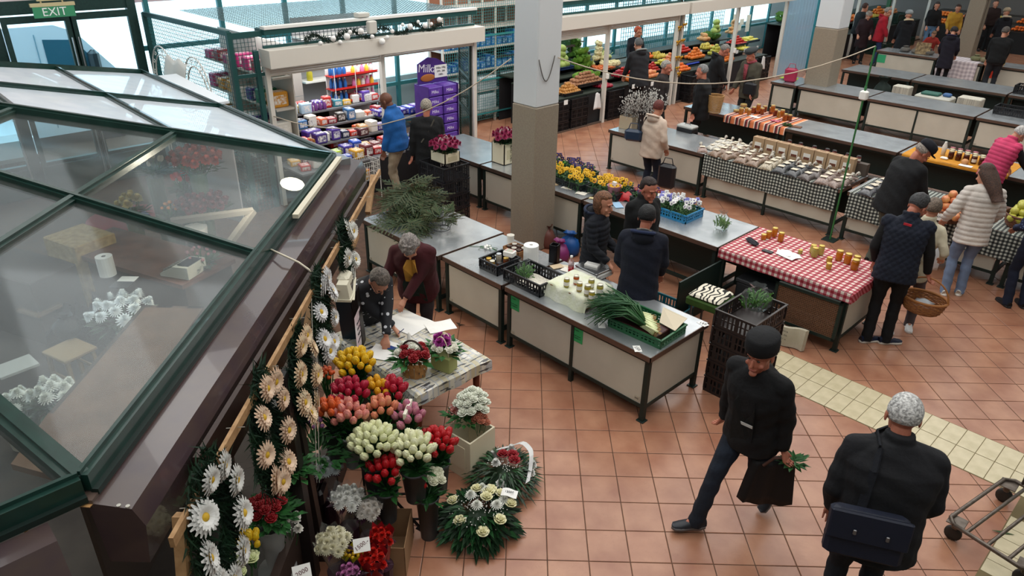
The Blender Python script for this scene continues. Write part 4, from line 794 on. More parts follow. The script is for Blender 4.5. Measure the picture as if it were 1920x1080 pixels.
  sole(0, .028, 1); so = isinstance(shoe, tuple); m.k = 1
  vs = []; R_ = [(-.075, .03, .075), (-.03, .04, .1), (.02, .04, .098), (.07, .042, .07), (.13, .043, .052), (.175, .034, .042), (.192, .01, .034)]; n = 8
  for y, w_, h_ in R_:
   for j in range(n): a = pi * j / (n - 1); vs.append((w_ * cos(a), y, .026 + (h_ - .026) * sin(a) ** .7))
  m.add(vs, [(r * n + j, r * n + j + 1, r * n + n + j + 1, r * n + n + j) for r in range(len(R_) - 1) for j in range(n - 1)] + [tuple(range(n)), tuple(range(7 * n - 1, 6 * n - 1, -1))], T)
  m.build('shoe', [mat(shoe[1] if so else '2a2a2c', .6), mat(shoe[0] if so else shoe, .5)], t, True)
 # --- jacket
 m = MB(); ts = 1.0 if gender == 'm' else .9
 zs = [(hem, .18, .14), (min(hem + .12, 1.0), .178, .138), (1.08, .165, .128), (1.25, .182, .134), (1.35, .19, .124), (1.415, .17, .095), (1.46, .12, .082), (1.50, .07, .07)]
 if hem < .7: zs = [(hem, .2, .16), ((hem + 1.0) / 2, .19, .145)] + zs[2:]
 loft(m, [(tp(0, -.005, z) if z >= .93 else pel + Vector((0, 0, (z - .93) * k)) + (tp(0, 0, z) - pel - Vector((0, 0, (z - .93) * k))) * .5, rx * k * g * ts, ry * k * g, ax, ay) for z, rx, ry in zs], 24)
 if collar: cone(m, tp(0, -.012, 1.44), tp(0, -.012, 1.55), .09 * k, .078 * k, 14, False, False)
 if hood: m.ell((0, 0, 0), (.125, .085, .08), Matrix.Translation(tp(0, -.10, 1.46)) @ M.to_4x4() @ Matrix.Scale(k, 4), 14, 10)
 sr = (.064 if gender == 'm' else .058) * k * min(g, 1.2) * (1.1 if quilt else 1)
 if slv != 'none':
  for i in (0, 1): cone(m, sh[i], el[i], sr, sr * .86); cone(m, neck + (sh[i] - neck) * .25 - Vector((0, 0, .03)), sh[i], sr * .95, sr); cone(m, el[i], el[i].lerp(wr[i], .5 if slv == 'up' else .97), sr * .86, sr * .68, e1=False)
 else:
  for i in (0, 1): cone(m, sh[i] * .98 + neck * .02, sh[i].lerp(el[i], .12), sr, sr * .9, e1=False)
 Mi = np.array(M.inverted())
 def wr_j(co, no):
  lc = (co - np.array(pel)) @ Mi.T; w_ = np.sin(lc[:, 2] * 31 + lc[:, 0] * 17) * np.sin(lc[:, 1] * 23 + lc[:, 2] * 13 + 1) * (.006 if not quilt else .002)
  if quilt == 1: w_ = w_ + np.abs(np.sin(lc[:, 2] * pi / .062)) ** .6 * .013 - .006
  if quilt == 2: w_ = w_ + (np.abs(np.sin((lc[:, 2] + lc[:, 0]) * pi / .075)) * np.abs(np.sin((lc[:, 2] - lc[:, 0]) * pi / .075))) ** .5 * .009 - .003
  return co + no * w_[:, None]
 me = blob(m, vox, 3, wr_j); me.materials.append(pattern or cloth_mat(top)); put({1: 'puffer_jacket', 2: 'quilted_vest'}.get(quilt, 'jacket'), me, t, True)
 if hood:
  m = MB(); T = Matrix.Translation(tp(0, -.105, 1.48)) @ M.to_4x4() @ Matrix.Scale(k, 4); m.tube([T @ Vector((.12 * cos(a), .06 * sin(a) * 1.2, .03 - .02 * sin(a))) for a in [2 * pi * j / 18 for j in range(19)]], .028 * k if hood[0] == 'fur' else .018 * k, 8)
  m.build('fur_trim' if hood[0] == 'fur' else 'hood', mat(hood[1], .9, bump=.8 if hood[0] == 'fur' else .1, bs=60), t, True)
 P = dict(t=t, tp=tp, hp=hp, wr=wr, el=el, sh=sh, k=k, M=M, hr=hr, pel=pel, an=an, ax=ax, ay=ay, g=g)
 for e in extra: e(P)
 return P
def x_sleeves(col):                                      # jumper sleeves under a vest
 def f(P):
  m = MB(); k = P['k']
  for i in (0, 1): cone(m, P['sh'][i], P['el'][i], .066 * k, .058 * k); cone(m, P['el'][i], P['el'][i].lerp(P['wr'][i], .97), .058 * k, .042 * k, e1=False)
  me = blob(m, .013, 2); me.materials.append(cloth_mat(col)); put('sleeves', me, P['t'], True)
 return f
def x_band(pts, w, col, name='strap', th=.01):            # strap over body, pts in torso coordinates
 def f(P):
  tp = P['tp']; m = MB(); Q = [tp(*p) for p in pts]; c = tp(0, 0, 1.2)
  for a, b in zip(Q[:-1], Q[1:]): m.bar(a, b + (b - a).normalized() * .006, w, th, (a + b) / 2 - Vector((c.x, c.y, (a + b).z / 2)))
  m.build(name, cloth_mat(col), P['t'])
 return f
def x_scarf(c1, c2):
 def f(P):
  m = MB(); T = Matrix.Translation(P['tp'](0, .01, 1.49)) @ P['M'].to_4x4() @ Matrix.Scale(P['k'], 4)
  m.tube([T @ Vector((.082 * cos(a), .085 * sin(a), .01 * sin(3 * a))) for a in [2 * pi * j / 16 for j in range(17)]], .03, 8); m.slab([P['tp'](-.05, .135 * P['g'], 1.46), P['tp'](.05, .135 * P['g'], 1.46), P['tp'](.035, .15 * P['g'], 1.15), P['tp'](-.03, .15 * P['g'], 1.15)], .02)
  m.build('scarf', mat(c1, .9, c2=c2, ns=40), P['t'], True)
 return f
def x_front(col, w=.09, z0=.9, z1=1.46, y=.132, name='sweater', th=.012):
 def f(P):
  m = MB(); tp = P['tp']; g = P['g']; m.slab([tp(-w, y * g, z0), tp(w, y * g, z0), tp(w * .95, (y + .006) * g, (z0 + z1) / 2 + .1), tp(w * .4, .085, z1), tp(-w * .4, .085, z1), tp(-w * .95, (y + .006) * g, (z0 + z1) / 2 + .1)], th); m.build(name, cloth_mat(col), P['t'])
 return f
NAVY = '1a2233'
# camera-space compass: 135 looks away from the camera, -45 towards it, 45 to the right, -135 to the left
pe = person
Pc = pe('person', 'man in a dark cap walking towards the camera with a black bag', (2.36, .27, 0), -92, 1.74, lean=8, head=(4, 0), hands=((-.26, -.04, .78), (.27, -.04, .80)), feet=((-.1, -.36, .12), (.16, .32, 0)), fy=(0, -36), top='131317', hem=.80, bottom='27344a', shoe=('20242c', '6a6a6c'), hair=('short', 'c9c6c0'), hat=('docker', '14161c'), skin='r', vox=.009, fat=1.08, curl=.9,
 extra=(x_front('1b1c1c', .085, .84, 1.45, .134), lambda P: (lambda m: (m.slab([P['tp'](-.08, .158, 1.08), P['tp'](.075, .158, 1.065), P['tp'](.075, .158, 1.09), P['tp'](-.08, .158, 1.105)], .003), m.build('sweater_stripe', mat('c9c9c6', .8), P['t'])))(MB())))
Pg = pe('person', 'white haired man seen from behind in a black jacket with a shoulder bag', (3.42, -.10, 0), 118, 1.82, lean=8, head=(-4, 6), hands=((-.24, .14, .98), (.24, .2, 1.0)), feet=((-.12, 0, 0), (.12, .08, 0)), top='20222a', hem=.76, bottom='252b38', hair=('crop', 'd9d8d6'), skin='r', vox=.009, fat=1.3, collar=1,
 extra=(x_band([(-.04, .1, 1.5), (-.11, .02, 1.502), (-.105, -.09, 1.47), (-.12, -.165, 1.36), (-.13, -.172, 1.2), (-.14, -.18, 1.06)], .055, '161c2b', 'bag_strap', .012),))
Pv = pe('person', 'man in a navy quilted vest holding a wicker basket, beside the red cloth', (2.0, 4.02, 0), 108, 1.74, lean=12, head=(-35, 22), hands=((-.22, .18, .95), (.32, .16, .92)), feet=((-.1, -.02, 0), (.1, .06, 0)), fy=(-50, -62), top='15203a', hem=.80, quilt=2, slv='none', bottom='0f1016', shoe=('1a2238', 'c9c4ba'), hair=('short', '3d3d3f'), skin='r', vox=.011, fat=1.12, collar=1, curl=.9, extra=(x_sleeves('101014'), x_band([(-.05, -.15, 1.432), (.02, -.15, 1.425)], .025, 'c22c38', 'logo_patch', .008)))
pe('person', 'woman in a cream coat and white trainers hidden behind the man in the quilted vest', (2.03, 4.60, 0), 95, 1.56, lean=4, hands=((-.2, .2, .95), (.22, .18, .95)), feet=((-.08, -.1, 0), (.1, .1, 0)), fy=(-150, -160), top='cfc6ad', hem=.72, bottom='5b5458', shoe=('d9d9d8', 'e6e6e4'), hair=('short', '7a6a5c'), gender='f', collar=1)
pe('person', 'man in a black jacket and cap bending over the noodle bags', (1.12, 6.2, 0), 62, 1.76, lean=16, head=(-20, 25), hands=((-.2, .35, .95), (.2, .38, .95)), feet=((-.12, 0, 0), (.12, .05, 0)), top='12141b', hem=.76, bottom='55584f', hair=('short', 'a79c92'), hat=('cap', '171b2a'), skin='r', fat=1.22, vox=.012)
pe('person', 'woman in a white quilted jacket and light blue jeans with long brown hair', (2.2, 6.04, 0), 120, 1.68, lean=7, head=(25, 15), hands=((-.3, .2, .98), (.26, .3, .98)), feet=((-.1, 0, 0), (.09, .05, 0)), fy=(-10, -25), top='d8cfc6', hem=.76, quilt=1, bottom='7688a6', shoe=('e4ded4', 'e9e5dd'), hair=('long', '4a2f22'), gender='f', vox=.011, fat=1.12)
pe('person', 'white haired woman in a pink sleeveless vest reaching over the yellow cloth', (1.6, 9.02, 0), 62, 1.6, lean=20, head=(-20, 20), hands=((-.12, .5, .86), (.2, .55, .86)), feet=((-.1, -.05, 0), (.1, .0, 0)), top='c93f68', hem=.82, quilt=1, slv='none', bottom='4a4450', hair=('short', 'cfcac6'), gender='f', vox=.012, fat=1.2, extra=(x_sleeves('2a2430'),), collar=1)
pe('person', 'person in a dotted navy jumper and pale apron at the right edge', (2.86, 6.3, 0), 130, 1.62, hands=((-.2, .2, 1.0), (.2, .2, 1.0)), top='16203f', hem=.88, bottom='1e2a4a', hair=('short', '6b4b36'), gender='f', pattern=spots('navdot', '16203f', '5a6a96', 28, .22))
pe('person', 'grey curly haired florist in a dark red cardigan and green apron', (-1.42, -.02, 0), -48, 1.64, lean=26, head=(4, 42), hands=((.12, .55, .80), (.34, .40, .80)), feet=((-.1, .0, 0), (.1, .05, 0)), top='5e0f1c', hem=.78, bottom='3a2b2e', hair=('curly', '9a918c'), gender='f', vox=.011, fat=1.3, curl=.25, extra=(x_front('16382c', .12, .82, 1.22, .142, 'apron'), x_front('b4822e', .07, 1.18, 1.44, .15, 'scarf', .02)))
pe('person', 'florist with short grey-brown hair and glasses in a dotted black blouse writing', (-1.32, -.80, 0), -8, 1.62, lean=38, head=(0, 18), hands=((.06, .62, .80), (-.22 + .06, .44, .80)), feet=((-.1, .0, 0), (.1, .05, 0)), top='14161d', hem=.82, bottom='1c1c20', hair=('short', '6a6058'), gender='f', vox=.011, fat=1.12, glasses=True, curl=.4, pattern=spots('catdot', '14161d', 'c9ccd2', 16, .26))
pe('person', 'woman with a brown bob in a navy puffer vest, left of the three sellers', (-.60, 1.90, 0), 15, 1.6, lean=4, head=(-4, 8), hands=((-.15, .22, .95), (.15, .25, .93)), top='171d2c', hem=.78, quilt=1, bottom='17181d', hair=('bob', '7d5236'), gender='f', vox=.011, hood=('c', '1b2438'), drop=.0, extra=(x_sleeves('14161c'),))
pe('person', 'dark haired woman facing the camera in a black zipped fleece', (-.46, 2.57, 0), -20, 1.66, lean=4, head=(8, 10), hands=((-.1, .2, .95), (.12, .2, .93)), top='15171a', hem=.76, bottom='15161a', hair=('short', '2e1c18'), gender='f', vox=.011, skin='r', fat=1.15, collar=1)
pe('person', 'black haired man seen from behind in a navy hooded jumper', (.18, 1.73, 0), 118, 1.66, lean=4, head=(-6, 12), hands=((-.18, .22, .95), (.2, .25, .93)), top='161e38', hem=.72, bottom='14161f', hair=('short', '111114'), vox=.011, hood=('c', '1b2644'), fat=1.15, skin='r', extra=(x_band([(-.07, -.04, 1.5), (-.03, -.075, 1.52), (.03, -.075, 1.52), (.07, -.04, 1.5)], .04, '9a988c', 'shirt_collar', .01),))
pe('person', 'woman in a beige coat with dark red hair at the willow branches', (-2.78, 6.0, 0), 88, 1.6, lean=5, head=(10, 5), hands=((-.28, .3, .95), (.2, .15, .9)), top='cdb9a8', hem=.78, bottom='222c46', hair=('short', '6d2a22'), gender='f', vox=.012, fat=1.2, hood=('c', 'cdb9a8'), extra=(x_band([(-.12, .03, 1.49), (-.15, -.1, 1.44), (-.2, -.13, 1.25), (-.24, -.12, 1.1)], .03, '3a2a26', 'bag_strap'),))
pe('person', 'bald man in a bright blue roll-neck jumper and beige trousers', (-5.55, 2.72, 0), 215, 1.74, lean=7, head=(-5, 22), hands=((-.22, .16, .86), (.24, .14, .84)), feet=((-.12, -.05, 0), (.12, .08, 0)), top='1a5fa8', hem=.86, bottom='a08f78', hair=None, skin='d', vox=.011, fat=1.18, collar=1)
pe('person', 'grey haired man in a black coat with a small shoulder bag, facing the chocolate boxes', (-4.98, 2.92, 0), 150, 1.68, lean=4, head=(-10, 4), hands=((-.26, .02, .84), (.28, .08, .84)), feet=((-.1, -.05, 0), (.12, -.12, 0)), top='15161b', hem=.74, bottom='1a1a20', hair=('crop', 'b0a596'), skin='r', vox=.011, fat=1.12, extra=(x_band([(.1, -.13, 1.46), (.0, -.15, 1.28), (-.12, -.15, 1.12)], .018, '5a554c', 'bag_strap'),))
pe('person', 'person in a dark grey jacket with a light grey hood at the potato stall', (-6.35, 10.35, 0), 160, 1.76, lean=10, hands=((-.2, .35, .95), (.2, .35, .95)), top='33353b', hem=.72, bottom='1a1b20', hair=('short', '6a6a6a'), hood=('c', '8b918f'), fat=1.2)
pe('person', 'red haired stallholder in a dark navy jacket behind the vegetables', (-8.15, 12.5, 0), -40, 1.68, lean=6, head=(60, 5), hands=((-.2, .3, .95), (.2, .3, .95)), top='1c2130', hem=.8, bottom='1c1c20', hair=('short', 'b0431c'), gender='f', extra=(x_front('111114', .06, 1.0, 1.42),))
pe('person', 'grey haired man in a brown jacket behind the willow branches', (-4.6, 8.72, 0), 30, 1.7, lean=4, head=(0, 5), top='3a3030', hem=.8, bottom='1f1f22', hair=('crop', 'a9a49c'), skin='r', fat=1.15)
pe('person', 'man in a black tracksuit with white stripes on the sleeve at the fruit stall', (-4.95, 11.3, 0), 40, 1.76, lean=10, head=(0, 25), hands=((-.2, .3, .95), (.25, .3, .95)), top='111216', hem=.82, bottom='16161a', hair=('crop', '8f8a84'), skin='r', fat=1.15, hood=('c', '16171c'), extra=(x_band([(-.245, -.02, 1.4), (-.262, -.03, 1.26), (-.262, -.05, 1.16)], .03, 'd6d6d6', 'stripe'),))
pe('person', 'grey haired man in a black jacket with a wicker backpack, beside the striped cloth', (-3.62, 8.78, 0), 195, 1.74, lean=3, head=(0, 5), top='121317', hem=.74, bottom='16181f', hair=('crop', '8d8d8d'), skin='r', fat=1.12)
pe('person', 'man in a flat cap, olive jacket and red scarf behind the honey jars', (-3.98, 11.3, 0), -100, 1.76, lean=5, head=(-10, 10), hands=((-.22, .2, .9), (.25, .25, .88)), top='4a463a', hem=.74, bottom='2c2c2e', hair=('short', '8a8680'), hat=('flat', '343a3c'), skin='r', fat=1.12, extra=(x_scarf('6d2430', '9c4a52'),))
pe('person', 'person in a dark coat with a red bag, half hidden by the second pillar', (-4.02, 14.75, 0), 150, 1.66, top='1b1a24', hem=.8, bottom='1b2440', hair=('short', '3a2c28'), gender='f')
FX = [('woman in a dark maroon coat and pale headband, right of the second pillar', (-6.0, 22.3, 0), -60, 1.62, '35151d', .55, '1d1d22', ('short', '9a8a7c'), ('band', 'b7a99b'), None, 'f', (20, 20)),
 ('dark haired person in black behind the woman with the headband', (-6.45, 22.9, 0), 60, 1.76, '17171c', .8, '1d1d22', ('short', '4a2a20'), None, None, 'm', (0, 5)),
 ('man in a bright red jacket and glasses holding a paper', (-5.5, 22.35, 0), 20, 1.76, 'a31426', .74, '23345e', ('short', '9c8f86'), None, ('c', '8e1222'), 'm', (0, 12)),
 ('person in a navy parka with a cream fur hood and grey beanie', (-4.62, 22.1, 0), 130, 1.72, '11141f', .66, '1f2433', None, ('beanie', '8f9698'), ('fur', 'c9b796'), 'm', (-20, 5)),
 ('person in a black leather jacket and blue jeans', (-5.3, 26.6, 0), -60, 1.7, '141519', .95, '5f7fa0', ('long', '2a1d18'), None, None, 'f', (0, 10)),
 ('woman in a mustard yellow jumper with a hand on the hip', (-4.5, 26.3, 0), -60, 1.7, 'b4872a', .9, '1c1c20', ('short', '3b2018'), None, None, 'f', (0, 10)),
 ('person in dark red behind the woman in yellow', (-4.1, 27.0, 0), 120, 1.74, '5a1418', .8, '2b2020', ('short', '4a2a20'), None, None, 'm', (0, 0)),
 ('seated seller in a rust red jumper behind the far table', (-3.75, 22.0, 0), -60, 1.3, '8a2016', .8, '1c1c20', ('short', '7a5a40'), None, None, 'f', (0, 35)),
 ('woman in a purple quilted coat buying at the far table', (-2.62, 19.95, 0), 100, 1.66, '1e1730', .6, '17151d', ('short', '1f1518'), None, ('c', '251d3a'), 'f', (0, 20)),
 ('broad man in a black jumper and jeans with sunglasses on his head', (-1.35, 19.95, 0), 110, 1.78, '0d0e12', .86, '2b303a', ('crop', '5c534c'), None, None, 'm', (-40, 5)),
 ('person in a dark coat with a cream hood and knitted hat near the third pillar', (-2.9, 26.2, 0), 120, 1.68, '1a1c28', .7, '1d1d22', None, ('beanie', 'a8957c'), ('fur', 'c4b59c'), 'f', (0, 10)),
 ('blonde woman in a dark top, top right corner', (-1.7, 27.4, 0), -80, 1.7, '23262c', .8, '1d1d22', ('bob', 'c2a070'), None, None, 'f', (0, 10)),
 ('dark clad person cut by the right edge near the top', (-.95, 24.5, 0), -150, 1.74, '111216', .7, '17181c', ('short', '2a2422'), None, None, 'm', (0, 10)),
 ('person in black trousers and brown top behind the fruit crates', (-4.0, 28.8, 0), -60, 1.74, '3a2420', .9, '17181c', ('short', '3a2a22'), None, None, 'm', (0, 0))]
for l, p, f, H, c, hm, b, hr_, ht_, hd, g_, hdr in FX: pe('person', l, p, f, H, lean=5, head=hdr, hands=((-.2, .25, .95), (.2, .25, .95)), top=c, hem=hm, bottom=b, hair=hr_, hat=ht_, hood=hd, gender=g_, vox=.02, fat=1.1, glasses='glasses' in l and 'sun' not in l)
# ================================================================ stalls along the window side
SX = -6.65
SHU = mat('d6cfc4', .5); STG = mat('1f4a48', .45); POST = mat('d2cdc4', .4)
def wires(m, p, du, dv, nu, nv, r=.0035):               # welded wire mesh panel
 p = Vector(p); du = Vector(du); dv = Vector(dv); nn = du.cross(dv).normalized() * r
 def bar(a, b, w): d = (b - a).normalized().cross(nn.normalized()) * w; m.add([a - d - nn, a + d - nn, a + d + nn, a - d + nn, b - d - nn, b + d - nn, b + d + nn, b - d + nn], [(0, 1, 5, 4), (1, 2, 6, 5), (2, 3, 7, 6), (3, 0, 4, 7)])
 for i in range(nu + 1): bar(p + du * i / nu, p + du * i / nu + dv, r)
 for j in range(nv + 1): bar(p + dv * j / nv, p + dv * j / nv + du, r)
def stall(y0, y1, label, mids=(), drop=((0, 1, 2.14),), name='market_stall', box=True, roof=True):
 t = thing(name, label, 'stall')
 m = MB(); m.box(SX - .05, SX + .28, y0 - .05, y1 + .05, 2.26, 2.52)
 if box: m.build('roller_box', SHU, t)
 for a, b, z in drop:
  m = MB(); ya, yb = y0 + (y1 - y0) * a, y0 + (y1 - y0) * b; n = int((2.3 - z) / .035) + 1
  for k in range(n): zz = z + k * .035; m.box(SX + .02 + .004 * (k % 2), SX + .045, ya + .04, yb - .04, zz, zz + .03)
  m.build('roller_shutter', SHU, t, kind='stuff')
 for y in (y0, *mids, y1): m = MB(); m.box(SX - .03, SX + .06, y - .035, y + .035, 0, 2.3); m.build('post', POST, t)
 m = MB(); m.rbox(.06, .09, .14, .3, T3((SX + .09, mids[0] if mids else y1, 1.02))); m.build('winder', WHITE, t)
 m = MB(); m.box(SX - .2, SX + .1, y0, y1, 2.72, 2.80); m.box(SX - .02, SX + .04, y0, y1, 2.52, 2.56); m.build('top_rail', STG, t); m = MB(); m.box(SX - .02, SX + .12, y0, y1, 2.8, 2.84); m.build('white_rail', WHITE, t)
 m = MB(); m.box(SX - .03, SX + .03, y0, y1, 0, .035); m.build('sill', mat('5a4a40', .6), t)
 m = MB(); wires(m, (SX, y0, 2.54), (0, y1 - y0, 0), (0, 0, .2), int((y1 - y0) / .07), 3);
 if roof: wires(m, (SX, y0, 2.79), (0, y1 - y0, 0), (-3, 0, 0), int((y1 - y0) / .08), 38, .003)
 m.build('wire_mesh', mat('6c7f80', .4, .5), t, kind='stuff'); return t
s1 = stall(1.13, 5.38, 'grocery stall with raised cream shutters and a fir garland on top', mids=(3.26,), drop=((0, .5, 2.10), (.5, 1, 2.16)))
s2 = stall(7.45, 12.15, 'vegetable stall with half lowered cream shutters, right of the front pillar', mids=(9.42,), drop=((0, .42, 2.02), (.42, 1, 2.1)))
s3 = stall(12.35, 17.75, 'fruit stall with bananas and tomatoes behind white posts', mids=(15.0,), drop=((0, .5, 2.28), (.5, 1, 2.3)))
s4 = stall(20.1, 30, 'far produce stall behind the second pillar', mids=(23.0, 26.2), drop=((0, 1, 2.45),))
t = thing('wire_cage', 'green framed wire mesh side wall of the grocery stall', 'wire mesh')
m = MB()
for a, b in (((SX, .62, 0), (SX, .62, 2.8)), ((SX, 1.0, 0), (SX, 1.0, 2.5)), ((WX + .1, .5, 0), (WX + .1, .5, 2.8))): m.bar(a, b, .07, .07, (0, 1, 0))
m.bar((SX, .62, 2.78), (WX + .1, .5, 2.78), .06, .07); m.bar((SX, .62, 2.15), (SX, 1.1, 2.15), .05, .05); m.bar((SX, .62, 2.74), (SX, 1.13, 2.74), .06, .08); m.build('frame', STG, t)
m = MB(); wires(m, (SX, .6, .0), (WX - SX + .1, -.08, 0), (0, 0, 2.75), 50, 46, .003); wires(m, (SX, .62, .0), (0, .4, 0), (0, 0, 2.75), 7, 46, .003); m.build('wire_mesh', mat('2c5a58', .4, .3), t, kind='stuff')
# tall mesh gate beside the chocolate tower and mesh front of the shelf bay
t = thing('mesh_gate', 'open dark green mesh gate right of the chocolate box tower', 'gate', (SX, 5.3, 0), radians(150))
m = MB()
for a in ((0, .05), (1.15, 1.2)): m.box(a[0], a[1], -.02, .02, .1, 2.2)
for z in (.1, .8, 1.5, 2.15): m.box(0, 1.2, -.02, .02, z, z + .05)
m.build('frame', DKGREEN, t); m = MB(); wires(m, (.05, 0, .1), (1.1, 0, 0), (0, 0, 2.05), 20, 38, .003); m.build('wire_mesh', DKGREEN, t, kind='stuff'); m = MB(); m.rbox(.07, .06, .1, .2, T3((1.18, .04, 1.1))); m.build('lock', POST, t)
t = thing('shelf_rack', 'tall open shelf rack with blue packs behind wire mesh, left of the front pillar', 'shelf', (-8.7, 7.6, 0))
m = MB()
for y in (-1.5, -.72, .05, .8, 1.5): m.box(-.25, -.2, y - .02, y + .02, 0, 2.9); m.box(.2, .25, y - .02, y + .02, 0, 2.9)
m.build('upright', POST, t)
for z in (.25, .72, 1.2, 1.68, 2.1, 2.55): m = MB(); m.box(-.25, .27, -1.5, 1.5, z, z + .035); m.build('shelf', mat('cfc9c2', .5), t)
m = MB(); m.box(-.28, -.26, -1.5, 1.5, .1, 2.9); m.build('backboard', mat('7a4f3a', .7), t); m = MB(); wires(m, (.32, -1.5, .1), (0, 3, 0), (0, 0, 2.8), 46, 46, .003)
for z in (.22, .98, 1.95, 2.78): m.box(.31, .35, -1.5, 1.5, z, z + .03)
m.build('wire_mesh', mat('3a8a8c', .4, .3), t, kind='stuff')
PK = {}
def pack(name, p, w, d, h, col, label, cat, rz=0, group=None, c2=None, tilt=0):
 k = (w, d, h, col, c2)
 if k not in PK:
  m = MB(); m.rbox(w, d, h, .08); m.k = 1; m.box(w / 2 - .001, w / 2 + .002, -d * .36, d * .36, h * .2, h * .8); m.box(-w * .36, w * .36, -d * .36, d * .36, h - .001, h + .002); m.box(-w * .36, w * .36, -d / 2 - .002, -d / 2 + .001, h * .2, h * .8)
  PK[k] = m.mesh(name, [mat(col, .45), mat(c2 or 'e4e0da', .5, c2=col, ns=24)])
 o = tag(put(name, PK[k], loc=p, rz=rz), label, cat, group); o.rotation_euler[1] = tilt; return o
for sh_, z in (('third', 1.235), ('fourth', 1.715)):
 for k in range(16): pack('blue_pack', (-8.62, 6.25 + k * .17, z), .3, .15, rnd(.14, .3), random.choice(('1c5fae', '2a78c4', '174a92')), f'blue pack on the {sh_} shelf of the mesh-fronted rack', 'pack', 0, f'blue packs on the {sh_} rack shelf', 'b8d4ea')
for k, (y, w) in enumerate(((6.5, .5), (7.4, .55), (8.1, .5))): pack('white_carton', (-8.62, y, .285 + .0), .38, w, .36, 'd9e2e6', f'white carton on the lowest shelf of the rack, {ORD[k]} from the left', 'carton', 0, None, 'aebfc8'); pack('white_carton', (-8.62, y, .755), .38, w, .3, 'dfe8ee', f'white carton on the second shelf of the rack, {ORD[k]} from the left', 'carton', 0, None, 'c4d0d8')
# ---------------------------------------------------------------- grocery stall goods
def steps(name, label, st, y0, y1, m_):
 t = thing(name, label, 'display stand'); m = MB()
 for xa, xb, z in st: m.box(xa, xb, y0, y1, z - .03, z)
 m.build('shelf_board', m_, t); m = MB()
 for xa, xb, z in st: m.box(xa + .01, xa + .03, y0, y1, 0, z - .03)
 m.box(st[0][1] - .03, st[0][1] - .01, y0 + .02, y1 - .02, .0, st[0][2] - .03); m.build('panel', mat('1d1d20', .7), t); return t
ST1 = [(-6.9, -6.12, .62), (-7.3, -6.9, .80), (-7.7, -7.3, .98), (-8.15, -7.7, 1.15)]
steps('display_stand', 'stepped stand piled with groceries inside the shuttered stall', ST1, 1.25, 4.1, mat('6b6a6c', .7))
def onst(u, v, st=None):
 st = st or ST1
 for a, b, z in st:
  p = at(u, v, z)
  if a - .02 < p.x < b + .02: return p
 return at(u, v, st[-1][2]) if at(u, v, st[-1][2]).x < st[-1][0] else at(u, v, st[0][2])
G = [('gift_basket', 545, 215, .2, .2, .22, 'c9d2d8', 'bag wrapped in clear foil at the left end of the grocery stall'), ('red_pouch', 527, 222, .2, .14, .08, 'b01a22', 'red pouch beside the left shutter post'), ('snack_bag', 560, 222, .22, .18, .1, 'a31a20', 'shiny red snack bag, front left of the grocery display'), ('snack_bag', 580, 232, .24, .2, .1, '7a2018', 'dark red snack bag right of the shiny red one'),
 ('coffee_tin', 563, 240, .12, .12, .16, '1d2a4a', 'dark blue coffee tin standing near the red snack bags'), ('coffee_jar', 580, 238, .12, .12, .16, '1a1416', 'black coffee jar with white label right of the blue tin'), ('biscuit_pack', 594, 222, .2, .16, .12, 'a5894f', 'olive and gold biscuit pack in the middle of the display'), ('chocolate_box', 585, 262, .3, .2, .18, '4a2f8a', 'purple chocolate box at the front left of the grocery table'), ('chocolate_box', 600, 268, .22, .18, .18, '3a2474', 'purple box with a blue label at the front, second from the left'),
 ('red_carton', 636, 272, .42, .22, .1, 'b52618', 'long red carton of small packs at the front of the table'), ('green_pack', 625, 288, .3, .16, .06, '8fae5a', 'light green pack lying in front of the red carton'), ('teal_tray', 656, 262, .24, .2, .08, '3aa0a8', 'white and teal tray right of the red carton'), ('blue_bag', 666, 285, .24, .16, .07, '2a4fb0', 'bright blue sweets bag at the front edge'), ('chocolate_pile', 683, 268, .3, .26, .1, '2a1436', 'pile of dark purple chocolate bars beside the white wire rack'), ('brown_bag', 678, 252, .2, .18, .12, '4a1420', 'maroon bag on the dark chocolate bars'),
 ('orange_box', 672, 246, .18, .16, .12, 'd0603a', 'orange-red box behind the teal tray'), ('egg_figure', 668, 232, .16, .12, .22, 'e0dcd2', 'white box with a brown egg picture, standing behind the orange box'), ('lime_pack', 697, 238, .22, .18, .08, 'a5c02a', 'lime green pack near the man in blue'), ('navy_bags', 655, 238, .26, .2, .1, '1a2344', 'navy blue bags in the middle of the display'), ('price_sheet', 688, 216, .34, .24, .03, 'e6e4df', 'large white price sheet in front of the man in blue'), ('black_crate', 668, 205, .34, .2, .12, '141c2c', 'dark crate behind the price sheet'),
 ('white_pouch', 635, 232, .16, .14, .2, 'd0ccc0', 'white pouch with dark print right of the red tins'), ('coffee_pouch', 645, 205, .16, .12, .22, 'd8d4c8', 'white coffee pouch with a brown picture in the back row'), ('coffee_pouch', 634, 195, .16, .12, .2, '2a2420', 'black and white coffee pouch in the back row'), ('paper_bag', 662, 190, .2, .14, .16, 'b5221c', 'red and white pack below the blue bottles'), ('shoe_pack', 690, 188, .28, .16, .14, 'c9c3c0', 'red and white pack right of the blue bottles'),
 ('lemon_box', 636, 184, .3, .14, .1, 'd0a028', 'box of yellow bottles in the back row'), ('gift_bag', 573, 212, .2, .14, .18, 'a9c4d8', 'pale blue paper cone bag at the left of the back row'), ('red_bag', 563, 205, .2, .14, .14, 'b02020', 'red bag left of the pale blue cone'), ('basket_bag', 622, 152, .2, .2, .24, 'c9d0d4', 'clear foil gift bag beside the yellow oil bottle')]
for n, u, v, w, d, h, c, l in G: pack(n, onst(u, v), w, d, h, c, l, n.split('_')[-1], rnd(-.2, .2) + (pi / 2 if w > d else 0))
TIN = mat('a3141b', .25, .3);
